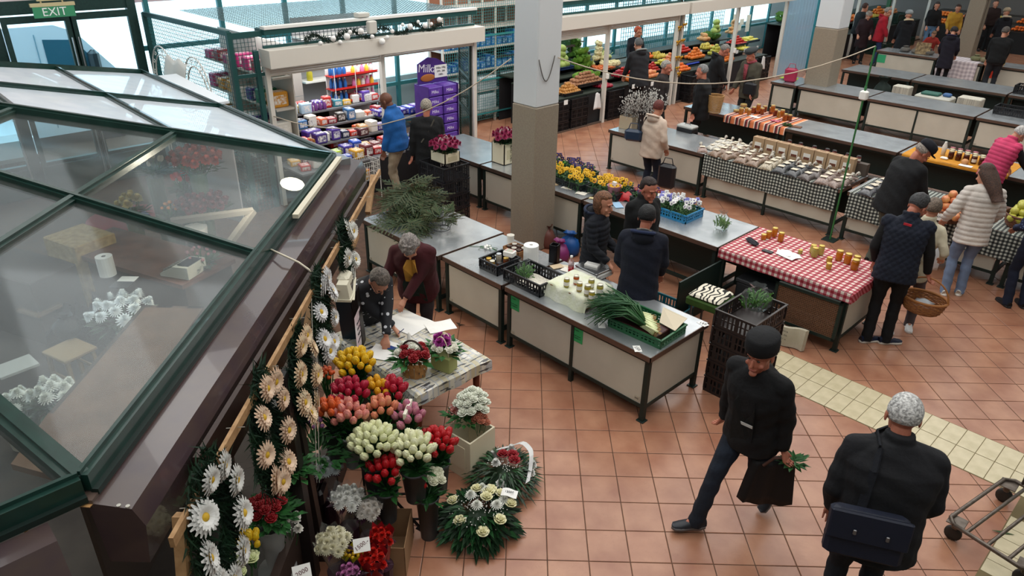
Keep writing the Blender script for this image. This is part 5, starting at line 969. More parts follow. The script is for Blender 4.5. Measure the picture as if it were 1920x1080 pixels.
def can(p, r, h, m_, label, cat, lid=None, group=None, name='tin'):
 m = MB(); m.lathe([(r, 0), (r, h * .86)], 14); o = m.build(name, m_, None, True, p); m = MB(); m.lathe([(r * 1.04, h * .86), (r * 1.04, h)], 14); m.build('lid', lid or m_, o); m = MB(); m.lathe([(r * 1.01, h * .2), (r * 1.01, h * .66)], 14, cap=False); m.build('label', mat('2a1014', .4, c2='d9c9c4', ns=30), o); return tag(o, label, cat, group)
for k, (u, v, z0) in enumerate(((613, 216, 0), (613, 216, .2), (622, 236, 0), (622, 236, .2), (622, 236, .4), (606, 240, 0))): p = onst(u, v); can(p + Vector((0, 0, z0)), .075, .195, TIN, ('red tin, lower one of the rear stack', 'red tin, upper one of the rear stack', 'red tin, lowest of the three-high stack', 'red tin, middle of the three-high stack', 'red tin, topmost of the three-high stack', 'red tin standing alone left of the three-high stack')[k], 'tin')
def bottle(p, label, c, h=.2, r=.035, cap='e6e6e6', group=None, lab=None):
 k = ('b', c, h, r, cap)
 if k not in PK: m = MB(); m.lathe([(r * .9, 0), (r, .01), (r, h * .5), (r * .5, h * .78), (r * .35, h * .85)], 10); a = m.mesh('bottle', mat(c, .3)); m = MB(); m.lathe([(r * .42, h * .85), (r * .42, h)], 8); b = m.mesh('cap', mat(cap, .4)); PK[k] = (a, b)
 a, b = PK[k]; o = put('bottle', a, None, True, loc=p); put('cap', b, o, True); return tag(o, label, 'bottle', group)
t = thing('bottle_rack', 'white wire rack of red trays with blue bottles inside the grocery stall', 'rack', (-8.1, 3.45, 0)); m = MB(); m.box(-.02, .0, -.45, .5, 0, 1.9)
for x in (0, .3):
 for y in (-.45, 0, .5): m.cyl((x, y, 1.15), (x, y, 1.85), .006)
m.build('frame', WHITE, t)
for k, z in enumerate((1.18, 1.42, 1.66)):
 m = MB(); m.box(0, .3, -.48, .52, z, z + .012); m.box(.29, .3, -.48, .52, z, z + .05); m.build('tray', mat('c0281e', .4), t)
 for j in range(3):
  for i in range(2): bottle(Vector((-8.02 + .13 * i, 3.05 + j * .11, z + .014)), f'blue and white bottle on the {("bottom", "middle", "top")[k]} red tray', '2a62a8', .21, .035, 'f0f0f0', f'blue bottles on the {("bottom", "middle", "top")[k]} red tray')
 for j in range(5):
  c = ('d8d4d0', 'd07aa8', 'e0b83a')[(j + k) % 3]; bottle(Vector((-7.92, 3.48 + j * .1, z + .014)), f'plump white and pink bottle on the {("bottom", "middle", "top")[k]} red tray, {ORD[j]} from the left', c, .16, .042, 'd8578a')
t = thing('goods_rack', 'white shelf unit with washing powder on the back wall of the grocery stall', 'shelf', (-8.75, 3.6, 0)); m = MB()
for z in (1.45, 1.8, 2.25): m.box(-.16, .16, -.75, .75, z, z + .03)
m.build('shelf', WHITE, t); m = MB(); m.box(-.2, -.17, -.75, .75, 0, 2.6); m.box(-.16, .16, .74, .77, 0, 2.6); m.build('backboard', mat('a8a8aa', .6), t)
for k, (y, w, h, c) in enumerate(((2.98, .24, .3, '1c4a5a'), (3.26, .24, .3, '2a7a4a'), (3.5, .2, .28, '1e5a34'), (3.7, .16, .28, '2e6a3a'), (3.9, .16, .26, '5a2a7a'), (4.06, .1, .26, 'd8dadc'), (4.18, .1, .26, 'd0d2d8'))): pack('washing_powder', (-8.72, y, 1.83), .18, w, h, c, f'washing product pack on the white wall shelf, {ORD[k]} from the left', 'pack', 0, None, 'c0d0d8')
bottle(Vector((-8.7, 3.0, 1.48)), 'yellow oil bottle on the lower white wall shelf', 'b5a832', .28, .06, 'd8c040')
m = MB();
for j in range(4):
 for i in range(5): m.box(-.01, .01, j * .34 + .004, j * .34 + .336, i * .44 + .004, i * .44 + .436)
w = m.build('wall_tiles', mat('aaa49c', .4), loc=(-8.3, 1.25, 0)); tag(w, 'grey tiled wall section at the left of the grocery stall', 'wall'); w['kind'] = 'structure'
_o = {.62: ('b5201c', 'cf9a2a', '3a2a8a', 'd9d4cc', '6a1f2a', '2a4fb0', 'a5c02a'), .80: ('4a2f8a', 'c9301c', 'e0dcd2', '1a2344', 'b07a3a'), .98: ('d0603a', '2a2420', 'd8d4c8', '8f1a2a', '3a6a9a'), 1.15: ('d8d4d0', 'c0281e', 'd0a028', '5a3a9a', '2a7a8a')}
for j, (xa, xb, z) in enumerate(ST1):
 for r_ in range(2 if j == 0 else 1):
  for k in range(13): c_ = _o[z][(k * 3 + r_) % len(_o[z])]; pack('sweets_pack', ((xa + xb) / 2 + (.17 - .34 * r_ if j == 0 else .06), 1.42 + k * .2, z + .001), (.2, .16, .22)[k % 3], (.17, .15, .18)[(k + j) % 3], (.09, .15, .2, .12)[(k + j) % 4], c_, f'coloured sweets or grocery pack on the {("lowest", "second", "third", "top")[j]} display step, {"back" if r_ else "front"} row, {ORD[k]} from the left', 'pack', rnd(-.25, .25))
# egg boxes / white topped bottles
for k in range(10): bottle(Vector((-7.85 + .1 * (k % 2), 2.35 + .09 * (k // 2), 1.152)), 'small violet bottle with a white cap in the back row of the grocery stall', '6a3a7a', .16, .036, 'f0f0ee', 'violet bottles in the back row')
for k in range(7): pack('chocolate_box', (-7.3 + .05 * k, 3.55 + .14 * k, .99 - .0), .28, .16, .1 + .02 * (k % 3), ('3a2a8a', '2a3a9a', '5a3a9a')[k % 3], f'violet-blue sweets box on the right shelf behind the man in blue, {ORD[k]} from the left', 'box', .1)
t = thing('side_shelf', 'slanting shelf of blue sweet boxes between the man in blue and the tower', 'shelf', (-7.1, 4.1, .9)); m = MB(); m.box(-.4, .35, -.6, .75, .055, .085)
for x in (-.35, .3):
 for y in (-.5, .65): m.cyl((x, y, -.9), (x, y, .06), .012)
m.build('shelf', mat('3a3f4a', .5), t)
for k in range(3): pack('sweets_bag', at(720, 325 - k * 6, .15), .2, .16, .1, ('b0281c', 'c98a2a', '7a3a1c')[k], ('red bag in the white wire basket', 'yellow bag in the white wire basket', 'brown bag in the white wire basket')[k], 'bag') if 0 else None
t = thing('wire_basket', 'white wire basket with coloured sweets in front of the grocery table', 'basket', (-5.85, 2.15, 0)); m = MB()
wires(m, (.0, -.35, .35), (0, .75, 0), (0, 0, .32), 18, 4, .003); wires(m, (-.34, -.35, .35), (0, .75, 0), (0, 0, .32), 18, 4, .003); wires(m, (-.34, .4, .35), (.34, 0, 0), (0, 0, .32), 8, 4, .003); wires(m, (-.34, -.35, .35), (.34, 0, 0), (0, 0, .32), 8, 4, .003); wires(m, (-.34, -.35, .35), (.34, 0, 0), (0, .75, 0), 8, 18, .003)
for x in (0, -.34):
 for y in (-.35, .4): m.cyl((x, y, 0), (x, y, .72), .008)
m.build('wire_frame', WHITE, t)
for k, (dx, dy, c, l) in enumerate(((-.2, .0, 'b5201c', 'red sweets bag in the white wire basket'), (-.1, .1, 'd09a2a', 'yellow sweets bag in the white wire basket'), (-.2, .22, 'c0561c', 'orange sweets bag in the white wire basket'), (-.12, -.18, '3a2a6a', 'violet sweets bag in the white wire basket'))): pack('sweets_bag', (-5.85 + dx, 2.15 + dy, .36), .16, .2, .12 + .05 * (k % 2), c, l, 'bag', .4 * k)
# chocolate tower
t = thing('display_tower', 'tall purple cardboard tower of chocolate boxes with a headboard', 'display', (-6.42, 4.28, 0)); VI = mat('4a2a80', .5, c2='3f2270', ns=4)
m = MB(); m.box(-.2, .2, -.34, .34, 0, .2); m.box(-.22, -.2, -.34, .34, 0, 1.62); m.box(-.2, .2, -.35, -.34, 0, 1.62); m.box(-.2, .2, .34, .35, 0, 1.62); m.build('shell', VI, t)
m = MB(); m.prism([(-.34, 0), (.34, 0), (.34, .3), (.1, .42), (-.1, .46), (-.34, .36)], 0, .015, Matrix.Translation((-.12, 0, 1.62)) @ Matrix(((0, 0, 1, 0), (1, 0, 0, 0), (0, 1, 0, 0), (0, 0, 0, 1)))); hb_ = m.build('headboard', VI, t)
text('Milka', .2, mat('e4dfea', .5), hb_, (-.10, -.12, 1.88), (pi / 2, .12, pi / 2), .002)
m = MB(); m.ell((-.1, -.12, 1.72), (.01, .17, .07), None, 12, 6); m.build('picture', mat('a5622a', .5), hb_, True); m = MB(); m.box(-.1, -.095, .04, .33, 1.70, 1.92); m.build('price_card', PAPER, hb_)
for j, s_ in enumerate(('Milka 100g', '599.- 2db', '1000.-')): text(s_, .05, INK, hb_, (-.092, .185, 1.87 - .06 * j), (pi / 2, 0, pi / 2), .001)
for r_ in range(8):
 for c_ in range(2):
  g = pack('chocolate_box', (-6.4, 4.28 - .17 + c_ * .34, .21 + r_ * .176), .34, .32, .165, '523090', f'purple chocolate box in the tower, {"left" if c_ == 0 else "right"} column, {ORD[r_]} from the bottom', 'box', 0, None, '6a45a8')
  if r_ > 1: text('Milka', .075, mat('ddd6ea', .5), g, (.172, -.02, .08), (pi / 2, 0, pi / 2), .001)
# fir garland with white baubles
t = thing('garland', 'dark fir garland with white baubles lying on the stall shutter box', 'garland'); m = MB()
for k in range(900):
 q = rnd(0, 1); y = 1.75 + 2.75 * q; c = Vector((SX + .14 + .04 * sin(q * 20), y, 2.60 + .06 * sin(q * 26))); a, b = rnd(0, 6.28), rnd(-1, 1); d = Vector((cos(a), b, sin(a))).normalized() * rnd(.06, .13); s_ = d.orthogonal().normalized() * .008; m.add([c - s_, c + s_, c + d], [(0, 1, 2)])
m.build('foliage', mat('142a20', .6), t, kind='stuff')
for k, (q, dx, dz, r) in enumerate(((.08, .12, -.05, .035), (.16, .14, .0, .045), (.2, .16, -.06, .035), (.25, .15, .01, .055), (.28, .12, .07, .035), (.35, .14, .07, .05), (.42, .17, -.03, .035), (.48, .2, -.12, .055), (.52, .2, -.06, .035), (.57, .16, .02, .035), (.66, .12, .1, .03), (.71, .14, .06, .05), (.78, .12, .12, .03), (.83, .13, .05, .045), (.89, .1, .06, .03), (.95, .12, .12, .045))):
 m = MB(); m.ell((0, 0, 0), (r, r, r), None, 12, 8); m.build('bauble', mat('e9e6e2', .25), t, True, (SX + .14 + dx, 1.75 + 2.75 * q, 2.6 + dz))
m = MB(); m.rbox(.1, .16, .2, .15, T3((SX + .2, 2.98, 2.6))); m.rbox(.16, .22, .07, .15, T3((SX + .05, 2.9, 2.85))); m.build('junction_box', mat('c9c6bd', .5), s1)
# ---------------------------------------------------------------- vegetables
VEG = {}
def vmesh(kind):
 if kind in VEG: return VEG[kind]
 m = MB(); r_ = random.Random(len(kind)); out = []
 for v in range(3):
  m = MB()
  if kind == 'potato': m.ell((0, 0, .0), (.05, .034, .03), None, 8, 6); mt = mat('a87a5c', .8, c2='946848', ns=20)
  elif kind == 'onion': m.lathe([(.0, -.03), (.025, -.024), (.036, 0), (.026, .024), (.006, .036), (.004, .045)], 8); mt = mat('c08a45', .4, c2='a86f30', ns=20)
  elif kind in ('tomato', 'radish', 'orange', 'apple', 'green_apple', 'mandarin'):
   r = {'tomato': .036, 'radish': .028, 'orange': .042, 'apple': .045, 'green_apple': .045, 'mandarin': .036}[kind]; m.lathe([(.0, -r * .85), (r * .6, -r * .75), (r, 0), (r * .75, r * .7), (r * .2, r * .82), (0, r * .7)], 10)
   mt = {'tomato': mat('b3241a', .25), 'radish': mat('a01430', .35), 'orange': mat('d9762a', .5), 'apple': mat('cc6a4a', .35, c2='d8a060', ns=12), 'green_apple': mat('a9a63a', .35, c2='b5b04a', ns=12), 'mandarin': mat('dd6a22', .5)}[kind]
  elif kind == 'banana': m.tube([(.09 * cos(a), 0, .09 * sin(a) - .06) for a in (.4, .8, 1.3, 1.8, 2.3, 2.7)], .017, 7, .013); mt = mat('d8b02a', .45)
  elif kind == 'carrot': m.tube([(-.09, 0, 0), (0, 0, 0), (.1, 0, 0)], .018, 7, .006); mt = mat('cc6a34', .5)
  elif kind == 'parsnip': m.tube([(-.09, 0, 0), (0, 0, 0), (.1, 0, 0)], .02, 7, .006); mt = mat('cfbf98', .6)
  elif kind == 'cabbage': m.ell((0, 0, 0), (.085, .085, .07), None, 12, 8); mt = mat('a5b868', .5, c2='8aa350', ns=8)
  elif kind == 'kohlrabi': m.ell((0, 0, 0), (.05, .05, .04), None, 10, 6); mt = mat('b0b878', .5); m.tube([(0, 0, .03), (.03, .0, .1)], .006, 4)
  elif kind == 'savoy' or kind == 'lettuce':
   for k in range(14): a = k * 2.4; q = .02 + .005 * k; m.grid(lambda s_, t_: ((q + .07 * t_) * cos(a + (s_ - .5) * 1.2), (q + .07 * t_) * sin(a + (s_ - .5) * 1.2), .07 * t_ ** 2 + .02 * sin(s_ * 9) * t_ - .01 * k * .2), 4, 3, .002)
   mt = mat('5f8f2e' if kind == 'lettuce' else '3f6b2a', .5, c2='86ae48' if kind == 'lettuce' else '5c8a3a', ns=10)
  elif kind == 'aubergine': m.ell((0, 0, 0), (.08, .04, .038), None, 10, 6); mt = mat('2a1a2c', .3)
  elif kind == 'cauliflower':
   m.ell((0, 0, 0), (.08, .08, .05), None, 10, 6); mt = mat('d8d0a4', .7)
   for k in range(18): a = k * 2.4; q = .015 * k ** .5; m.ell((q * cos(a), q * sin(a), .035), (.018, .018, .02), None, 6, 4)
  elif kind == 'pepper': m.ell((0, 0, 0), (.06, .03, .028), None, 8, 6); mt = mat('c9bf4a', .35)
  elif kind == 'green_pepper': m.tube([(-.09, 0, 0), (0, 0, .01), (.09, 0, 0)], .012, 6, .004); mt = mat('4f8f2a', .4)
  elif kind == 'squash': m.ell((0, 0, 0), (.07, .05, .05), None, 10, 6); m.ell((.07, 0, .01), (.05, .032, .032), None, 8, 6); mt = mat('c99a68', .5)
  elif kind == 'pear': m.lathe([(.0, -.035), (.034, -.02), (.03, .01), (.014, .04), (0, .05)], 8); mt = mat('c2b04a', .4)
  out.append(m.mesh(kind, mt));
  if kind in ('onion',): pass
  break
 VEG[kind] = out[0]; return out[0]
SM_ = {'cabbage': 1, 'lettuce': 0, 'savoy': 0}
def pile(kind, cx, cy, z, w, d, n, rr, label, group, hmax=.12, flat=False, dirz=None):
 """heap of single pieces, w along y, d along x"""
 rr *= 1.3; n = int(n * 1.15); S13 = 1.34; me = vmesh(kind); k = 0; lay = 0; f_ = sqrt(n / max(1, 1.7 * (w / (rr * 1.75)) * (d / (rr * 1.75))))
 if f_ > 1: w *= f_ ** 1.3; d = min(d * f_ ** .7, .42 if d < .45 else 1)
 nm = kind
 while k < n:
  sx = max(.3, 1 - .22 * lay); nx = max(1, int(d * sx / (rr * 1.75))); ny = max(1, int(w * sx / (rr * 1.75)))
  for i in range(nx):
   for j in range(ny):
    if k >= n: break
    o = put(nm, me, None, kind not in ('lettuce', 'savoy'), loc=(cx + (i + .5 - nx / 2) * rr * 1.75 + rnd(-.2, .2) * rr, cy + (j + .5 - ny / 2) * rr * 1.75 + rnd(-.2, .2) * rr, z + rr * .8 + lay * rr * 1.25 + rnd(0, .15) * rr))
    o.rotation_euler = (rnd(-.4, .4), rnd(-.4, .4), rnd(0, 6.28) if dirz is None else dirz + rnd(-.3, .3)); o.scale = (S13,) * 3; tag(o, label, kind.replace('_', ' '), group); k += 1
  lay += 1
  if lay > 3: break
def tray(cx, cy, z, w, d, h, col, label): return crate(cx, cy, z, label, d, w, h, col)
SV = [(-7.12, -6.70, .74), (-7.55, -7.12, .84), (-7.98, -7.55, .94), (-8.4, -7.98, 1.06)]
steps('display_stand', 'stepped produce stand of the vegetable stall', SV, 7.7, 11.95, mat('1f2a22', .7)); steps('display_stand', 'stepped produce stand of the fruit stall', SV, 12.6, 17.2, mat('1f2620', .7))
def vp(kind, u, v, w, d, n, rr, label, group, col=None, clab=None, st=SV, **kw):
 p = onst(u, v, st)
 if col: tray(p.x, p.y, p.z + .001, w + .06, d + .06, .07, col, clab)
 pile(kind, p.x, p.y, p.z + .015, w, d, n, rr, label, group, **kw)
vp('onion', 1064, 176, .55, .34, 62, .034, 'yellow onion in the heap at the left front of the vegetable stall', 'onions heaped at the vegetable stall', '1a1a1c', 'black crate under the onions')
vp('potato', 1095, 158, .8, .36, 88, .04, 'brown potato in the heap beside the onions', 'potatoes heaped at the vegetable stall', '1a1a1c', 'black crate under the potatoes')
vp('cabbage', 1052, 128, .42, .36, 9, .075, 'pale green cabbage at the left of the vegetable stall', 'pale cabbages', '22386a', 'blue crate under the pale cabbages')
vp('savoy', 1075, 112, .4, .3, 6, .075, 'dark green leafy cabbage behind the pale cabbages', 'dark leafy cabbages', '1c2b1e', 'dark crate under the leafy cabbages')
vp('lettuce', 1090, 132, .45, .3, 9, .07, 'bright green lettuce in the middle of the vegetable stall', 'green lettuces')
vp('kohlrabi', 1110, 142, .5, .3, 20, .045, 'pale green kohlrabi in front of the carrots', 'kohlrabi in front of the carrots')
vp('carrot', 1130, 130, .55, .34, 46, .022, 'orange carrot in the heap left of the stall post', 'carrots heaped at the vegetable stall', dirz=.5)
vp('cauliflower', 1120, 115, .4, .3, 6, .07, 'cream cauliflower behind the carrots', 'cauliflowers')
vp('aubergine', 1098, 110, .4, .26, 9, .045, 'dark purple aubergine beside the cauliflowers', 'aubergines')
vp('radish', 1158, 145, .3, .3, 26, .028, 'dark red radish right of the stall post', 'radishes right of the stall post'); vp('green_pepper', 1130, 152, .4, .2, 20, .016, 'long green spring vegetable in front of the kohlrabi', 'green stalks in the front row')
vp('tomato', 1222, 135, .4, .34, 30, .036, 'red tomato beside the grey haired man in brown', 'tomatoes at the right end of the vegetable stall', '1a1a1c', 'black crate under the first tomatoes'); vp('pepper', 1240, 122, .35, .25, 16, .034, 'yellow pepper at the golden bow post', 'yellow peppers by the bow post')
vp('mandarin', 1212, 110, .4, .3, 20, .034, 'reddish fruit in front of the red haired stallholder', 'reddish fruit near the stallholder')
t = thing('crate_shelf', 'upper shelf of crates with parsnips at the back of the vegetable stall', 'shelf', (-8.75, 9.3, 0)); m = MB(); m.box(-.3, .3, -1.6, 1.1, 1.42, 1.46)
for y in (-1.5, 1.0): m.box(-.3, -.26, y, y + .04, 0, 1.42); m.box(.2, .24, y, y + .04, 0, 1.42)
m.build('shelf', mat('3c3430', .7), t)
crate(-8.72, 8.6, 1.462, 'dark crate of long carrots on the upper shelf', .5, .6, .12, '1a1a1c'); crate(-8.72, 9.9, 1.462, 'green crate of leeks on the upper shelf', .5, .7, .14, '1f4a2a')
pile('carrot', -8.72, 8.6, 1.48, .5, .4, 26, .022, 'orange carrot in the dark crate on the upper shelf', 'carrots on the upper shelf', dirz=0); pile('green_pepper', -8.72, 9.9, 1.48, .6, .4, 40, .016, 'green stalk in the green crate on the upper shelf', 'green stalks on the upper shelf', dirz=.2)
for k, (y, z) in enumerate(((10.7, 1.1), (10.95, 1.1), (10.7, 1.45), (10.95, 1.45), (10.7, 1.8), (10.95, 1.8))): pack('plastic_box', (-8.9, y, z), .2, .22, .3, 'c2beb6', f'grey-white storage box in the stack left of the stallholder, {("lower left", "lower right", "middle left", "middle right", "upper left", "upper right")[k]}', 'box')
t = thing('box_shelf', 'small shelf carrying the grey-white storage boxes', 'shelf', (-8.9, 10.82, 0)); m = MB();
for z in (1.07, 1.42, 1.77): m.box(-.14, .14, -.3, .3, z, z + .025)
for y in (-.3, .28): m.box(-.14, -.12, y, y + .02, 0, 2.1)
m.build('shelf', mat('55504a', .6), t)
# fruit stall
vp('banana', 1290, 88, .9, .4, 34, .038, 'yellow banana at the left of the fruit stall', 'bananas of the fruit stall', '1a1a1c', 'black crate under the bananas'); vp('tomato', 1278, 98, .5, .34, 36, .036, 'red tomato in front of the bananas', 'tomatoes in front of the bananas')
vp('orange', 1302, 110, .7, .3, 34, .042, 'orange in the front row of the fruit stall', 'oranges at the fruit stall'); vp('pear', 1325, 92, .5, .3, 24, .034, 'yellow pear right of the bananas', 'pears right of the bananas')
vp('tomato', 1380, 84, .6, .4, 60, .036, 'red tomato in the big heap right of the white post', 'big tomato heap of the fruit stall', '1a1a1c', 'black crate under the big tomato heap'); vp('pepper', 1402, 78, .7, .34, 46, .032, 'pale yellow pepper at the right end of the fruit stall', 'pale yellow peppers', '1a1a1c', 'black crate under the pale peppers')
vp('squash', 1372, 64, .4, .3, 7, .06, 'beige butternut squash behind the tomatoes', 'butternut squashes'); vp('green_pepper', 1366, 94, .4, .2, 20, .016, 'green chilli in front of the big tomato heap', 'green chillies'); vp('cabbage', 1340, 72, .5, .3, 8, .075, 'green cabbage at the back of the fruit stall', 'cabbages of the fruit stall')
vp('squash', 1320, 78, .3, .3, 5, .06, 'brown root vegetable behind the bananas', 'roots behind the bananas')
t = thing('blue_tray', 'bright blue plastic tray in front of the oranges', 'tray', at(1285, 118, .78) + Vector((.12, 0, -.0))); m = MB(); m.rbox(.3, .6, .04, .3); m.build('tray', mat('1f3fae', .4), t); m = MB(); m.box(.16, .2, -.3, .3, -.8, -.02); m.build('support', DKGREEN, t)
# stacked dark crates below the stands, carrier bags
for y in (7.95, 8.6):
 for k in range(3): crate(-6.82, y, .001 + k * .235, f'black crate below the potatoes, {ORD[k]} from the floor, {"left" if y < 8 else "right"} stack', .36, .58, .225, '17171a')
for y in (9.9, 13.0, 14.0, 16.2, 17.0):
 for k in range(3): crate(-6.45 - (.35 if y < 10 or y > 16 else .1), y, .001 + k * .235, f'black crate under the produce, {ORD[k]} from the floor, {("by the first", "left of the orange", "below the orange", "below the tomato", "below the pepper")[(9.9, 13.0, 14.0, 16.2, 17.0).index(y)]} heap', .36, .58, .225, '17171a')
for y, z, l in ((9.12, .5, 'white carrier bag hanging from the vegetable stand near the post'), (14.35, .52, 'white carrier bag hanging below the oranges'), (16.75, .5, 'white carrier bag hanging below the yellow peppers'), (20.6, .5, 'white carrier bag hanging left of the second pillar')):
 m = MB(); m.grid(lambda a, b: (.05 + .03 * sin(a * 6) * b + .02 * b, (a - .5) * (.14 + .16 * b), -.36 * b + .02 * sin(a * 5)), 8, 8, .008); tag(m.build('carrier_bag', mat('dedcda', .5), smooth=True, loc=(-6.62, y, z + .24)), l, 'bag')
for k, (u, v) in enumerate(((1048, 195), (1175, 165), (1210, 160), (1318, 90), (1302, 100), (1370, 100), (1385, 97), (1395, 97), (1408, 92), (1118, 165))):
 p = onst(u, v, SV); m = MB(); m.box(-.002, .002, -.06, .06, 0, .1); o = m.build('price_card', PAPER, loc=(p.x + .2, p.y, p.z + .02)); tag(o, f'white price card on the produce, {ORD[k]} from the left along the stalls', 'price card');
# gold bows on the post, window frames with price sheets, strip curtain
for k, (dy, z) in enumerate(((-.1, 1.95), (.1, 2.0), (-.1, 1.6), (.1, 1.62), (-.06, 1.22), (.1, 1.2), (0, .95), (.1, .8))):
 m = MB();
 for s_ in (-1, 1): m.ell((0, s_ * .05, 0), (.02, .05, .03), None, 8, 6); m.tube([(0, 0, 0), (0, s_ * .03, -.05), (0, s_ * .05, -.1)], .01, 4)
 tag(m.build('gold_bow', mat('c9962a', .25, .8), smooth=True, loc=(SX + .1, 12.25 + dy, z)), f'gold ribbon bow on the dark post between the stalls, {ORD[k]} from the top', 'bow')
m = MB(); m.box(SX - .1, SX, 12.2, 12.3, 0, 4); m.build('post', DKGREEN, s3)
t = thing('strip_curtain', 'hazy blue plastic strip curtain wall between the fruit stalls', 'curtain')
PC = nodemat('strip', lambda nt, b, N, L, tc: (b.inputs['Base Color'].__setattr__('default_value', lin('a9cbe0')), b.inputs['Roughness'].__setattr__('default_value', .35), b.inputs['Alpha'].__setattr__('default_value', .65)))
for k in range(10): m = MB(); m.box(SX - .02, SX - .012, 17.85 + k * .2, 17.85 + k * .2 + .19, .02, 3.4); m.build('strip', PC, t)
m = MB();
for y in (17.8, 19.95): m.box(SX - .05, SX + .03, y - .05, y + .05, 0, 3.4)
m.build('frame', mat('1f6a74', .4), t)
for k, (u, v) in enumerate(((1379, 32), (1404, 33), (1391, 41), (1402, 44), (1377, 44), (1386, 52), (1401, 54))):
 p = atp(u, v, (1, 0, 0), -8.6); m = MB(); m.box(-.003, .003, -.12, .12, -.09, .09); tag(m.build('notice_sheet', mat('d9d6c4', .7), loc=p), f'sheet of paper pinned to the mesh behind the tomatoes, {ORD[k]} of seven', 'paper')
m = MB(); wires(m, (-8.64, 12.5, .9), (0, 5.2, 0), (0, 0, 2.3), 50, 22, .006); t = thing('mesh_wall', 'wire mesh back wall of the fruit stall', 'wire mesh'); m.build('wire_mesh', mat('4a7f8c', .4), t, kind='stuff')
# far stall
SF = [(-7.3, -6.75, .8), (-7.9, -7.3, 1.0), (-8.5, -7.9, 1.2)]
steps('display_stand', 'stepped produce stand of the far stall', SF, 20.3, 29.8, mat('26302a', .6))
for kind, y, n, rr, l in (('savoy', 21.0, 8, .08, 'green cabbage at the far stall left of the pillar'), ('radish', 21.4, 24, .04, 'red vegetable below the far cabbages'), ('pepper', 23.6, 34, .05, 'yellow fruit at the far stall right of the pillar'), ('tomato', 24.2, 34, .05, 'red fruit behind the woman with the headband'), ('orange', 25.2, 30, .055, 'orange fruit behind the man in the red jacket'), ('mandarin', 26.2, 36, .055, 'orange fruit on the upper far shelf'), ('orange', 27.4, 40, .055, 'orange fruit behind the person in blue jeans'), ('apple', 28.6, 36, .055, 'red fruit at the far right of the far stall'), ('pear', 26.9, 30, .05, 'yellow fruit on the far shelf near the yellow jumper')):
 s_ = SF[1 if n > 8 else 2]; pile(kind, (s_[0] + s_[1]) / 2, y, s_[2], .9, .5, n, rr, l, l + ' heap')
for k, (x, y, z) in enumerate(((-6.95, 24.6, .82), (-6.95, 25.3, .82), (-6.9, 26.0, .82), (-6.95, 27.6, .82), (-6.95, 28.3, .82), (-6.45, 24.8, 0), (-6.45, 25.6, 0), (-6.45, 27.9, 0))): crate(x, y, z, f'dark green crate at the far stall, {ORD[k]} in order', .4, .6, .3, '183028')
for k, y in enumerate((22.2, 25.5)): m = MB(); m.box(SX + .0, SX + .12, y, y + .12, 0, 4.5); o = m.build('stall_post', mat('2a5a3c', .5)); tag(o, ('green post of the far stall behind the maroon coat', 'green post of the far stall behind the fur hood')[k], 'post')
# wrought iron bench and white cloth behind the kiosk
t = thing('garden_bench', 'white wrought iron bench with scrolled round backs behind the kiosk', 'bench', (-7.87, .26, 0), radians(0)); m = MB()
for cx in (-.62, .68):
 for R_ in (.48, .36): m.tube([(cx + R_ * cos(a), .0, 1.86 + R_ * 1.15 * sin(a)) for a in [pi * j / 14 for j in range(15)]], .012, 5)
 for j in range(8):
  a = pi * (j + .5) / 8; c = Vector((cx + .42 * cos(a), 0, 1.86 + .48 * sin(a))); m.tube([c + Vector((.045 * cos(b) * (1 - b / 9), 0, .045 * sin(b) * (1 - b / 9))) for b in [q * .7 for q in range(10)]], .005, 4)
 for x in (-.48, -.36, .36, .48): m.cyl((cx + x, 0, 0), (cx + x, 0, 1.86), .012, None, 6)
m.build('frame', mat('d9d6d0', .5), t); m = MB(); m.grid(lambda a, b: (-.5 + a * .8, -.04 - .1 * sin(b * 3), 2.3 - b * .8 + .03 * sin(a * 12)), 14, 10, .006); tag(m.build('white_cloth', mat('e2e0da', .8), smooth=True, loc=(-7.6, .24, .02)), 'white cloth draped over the iron bench', 'cloth')
for j, z in enumerate((1.0, 1.5, 2.0)):
 for k in range(7): pack('toy_box', (-9.2 + k * .36, 1.45, z + .02), .3, .2, rnd(.14, .26), random.choice(('c98a2a', 'b02a6a', '3a2a6a', '8a1f2a', '2a6a4a', 'cfcac0')), f'coloured pack on the {("lower", "middle", "upper")[j]} shelf behind the mesh wall, {ORD[k]} from the entrance', 'pack', pi / 2)
t = thing('goods_shelf', 'grey shelf unit with coloured packs behind the mesh side wall', 'shelf', (-8.1, 1.48, 0)); m = MB()
for z in (.5, 1.0, 1.5, 2.0): m.box(-1.3, 1.25, -.16, .16, z - .015, z + .018)
m.box(-1.3, 1.25, .17, .19, 0, 2.5); m.build('shelf', mat('b8b2a8', .6), t)
# van outside
t = thing('delivery_van', 'white delivery van parked outside the entrance doors', 'van', (-13.6, -1.2, -.12), 0); WV = mat('dfeaf0', .3, coat=.5)
m = MB(); P = [(-3.4, .35), (2.1, .35), (2.3, 1.0), (2.1, 1.35), (1.35, 2.3), (1.0, 2.45), (-3.4, 2.45)]
m.add([(x_, y_, z_) for x_ in (.95, -.95) for y_, z_ in P], [tuple(range(7)), tuple(range(13, 6, -1))] + [(i, 7 + i, 7 + (i + 1) % 7, (i + 1) % 7) for i in range(7)]); m.build('body', WV, t)
m = MB(); m.slab([(.955, .75, 1.5), (.955, 1.75, 1.5), (.955, 1.3, 2.15), (.955, .75, 2.2)], .012); m.build('side_window', mat('3a6a7c', .1), t)
m = MB(); m.box(.95, .99, -2.9, -.4, 1.78, 1.83); m.box(.955, .965, .62, .635, .5, 2.3); m.box(.955, .965, -.25, -.235, .5, 2.3); m.build('door_rail', mat('7fa8b8', .4), t)
for y in (-.05, .45): m = MB(); m.rbox(.05, .12, .3, .3, T3((.98, y, 1.2))); m.build('door_handle', BLACKP, t)
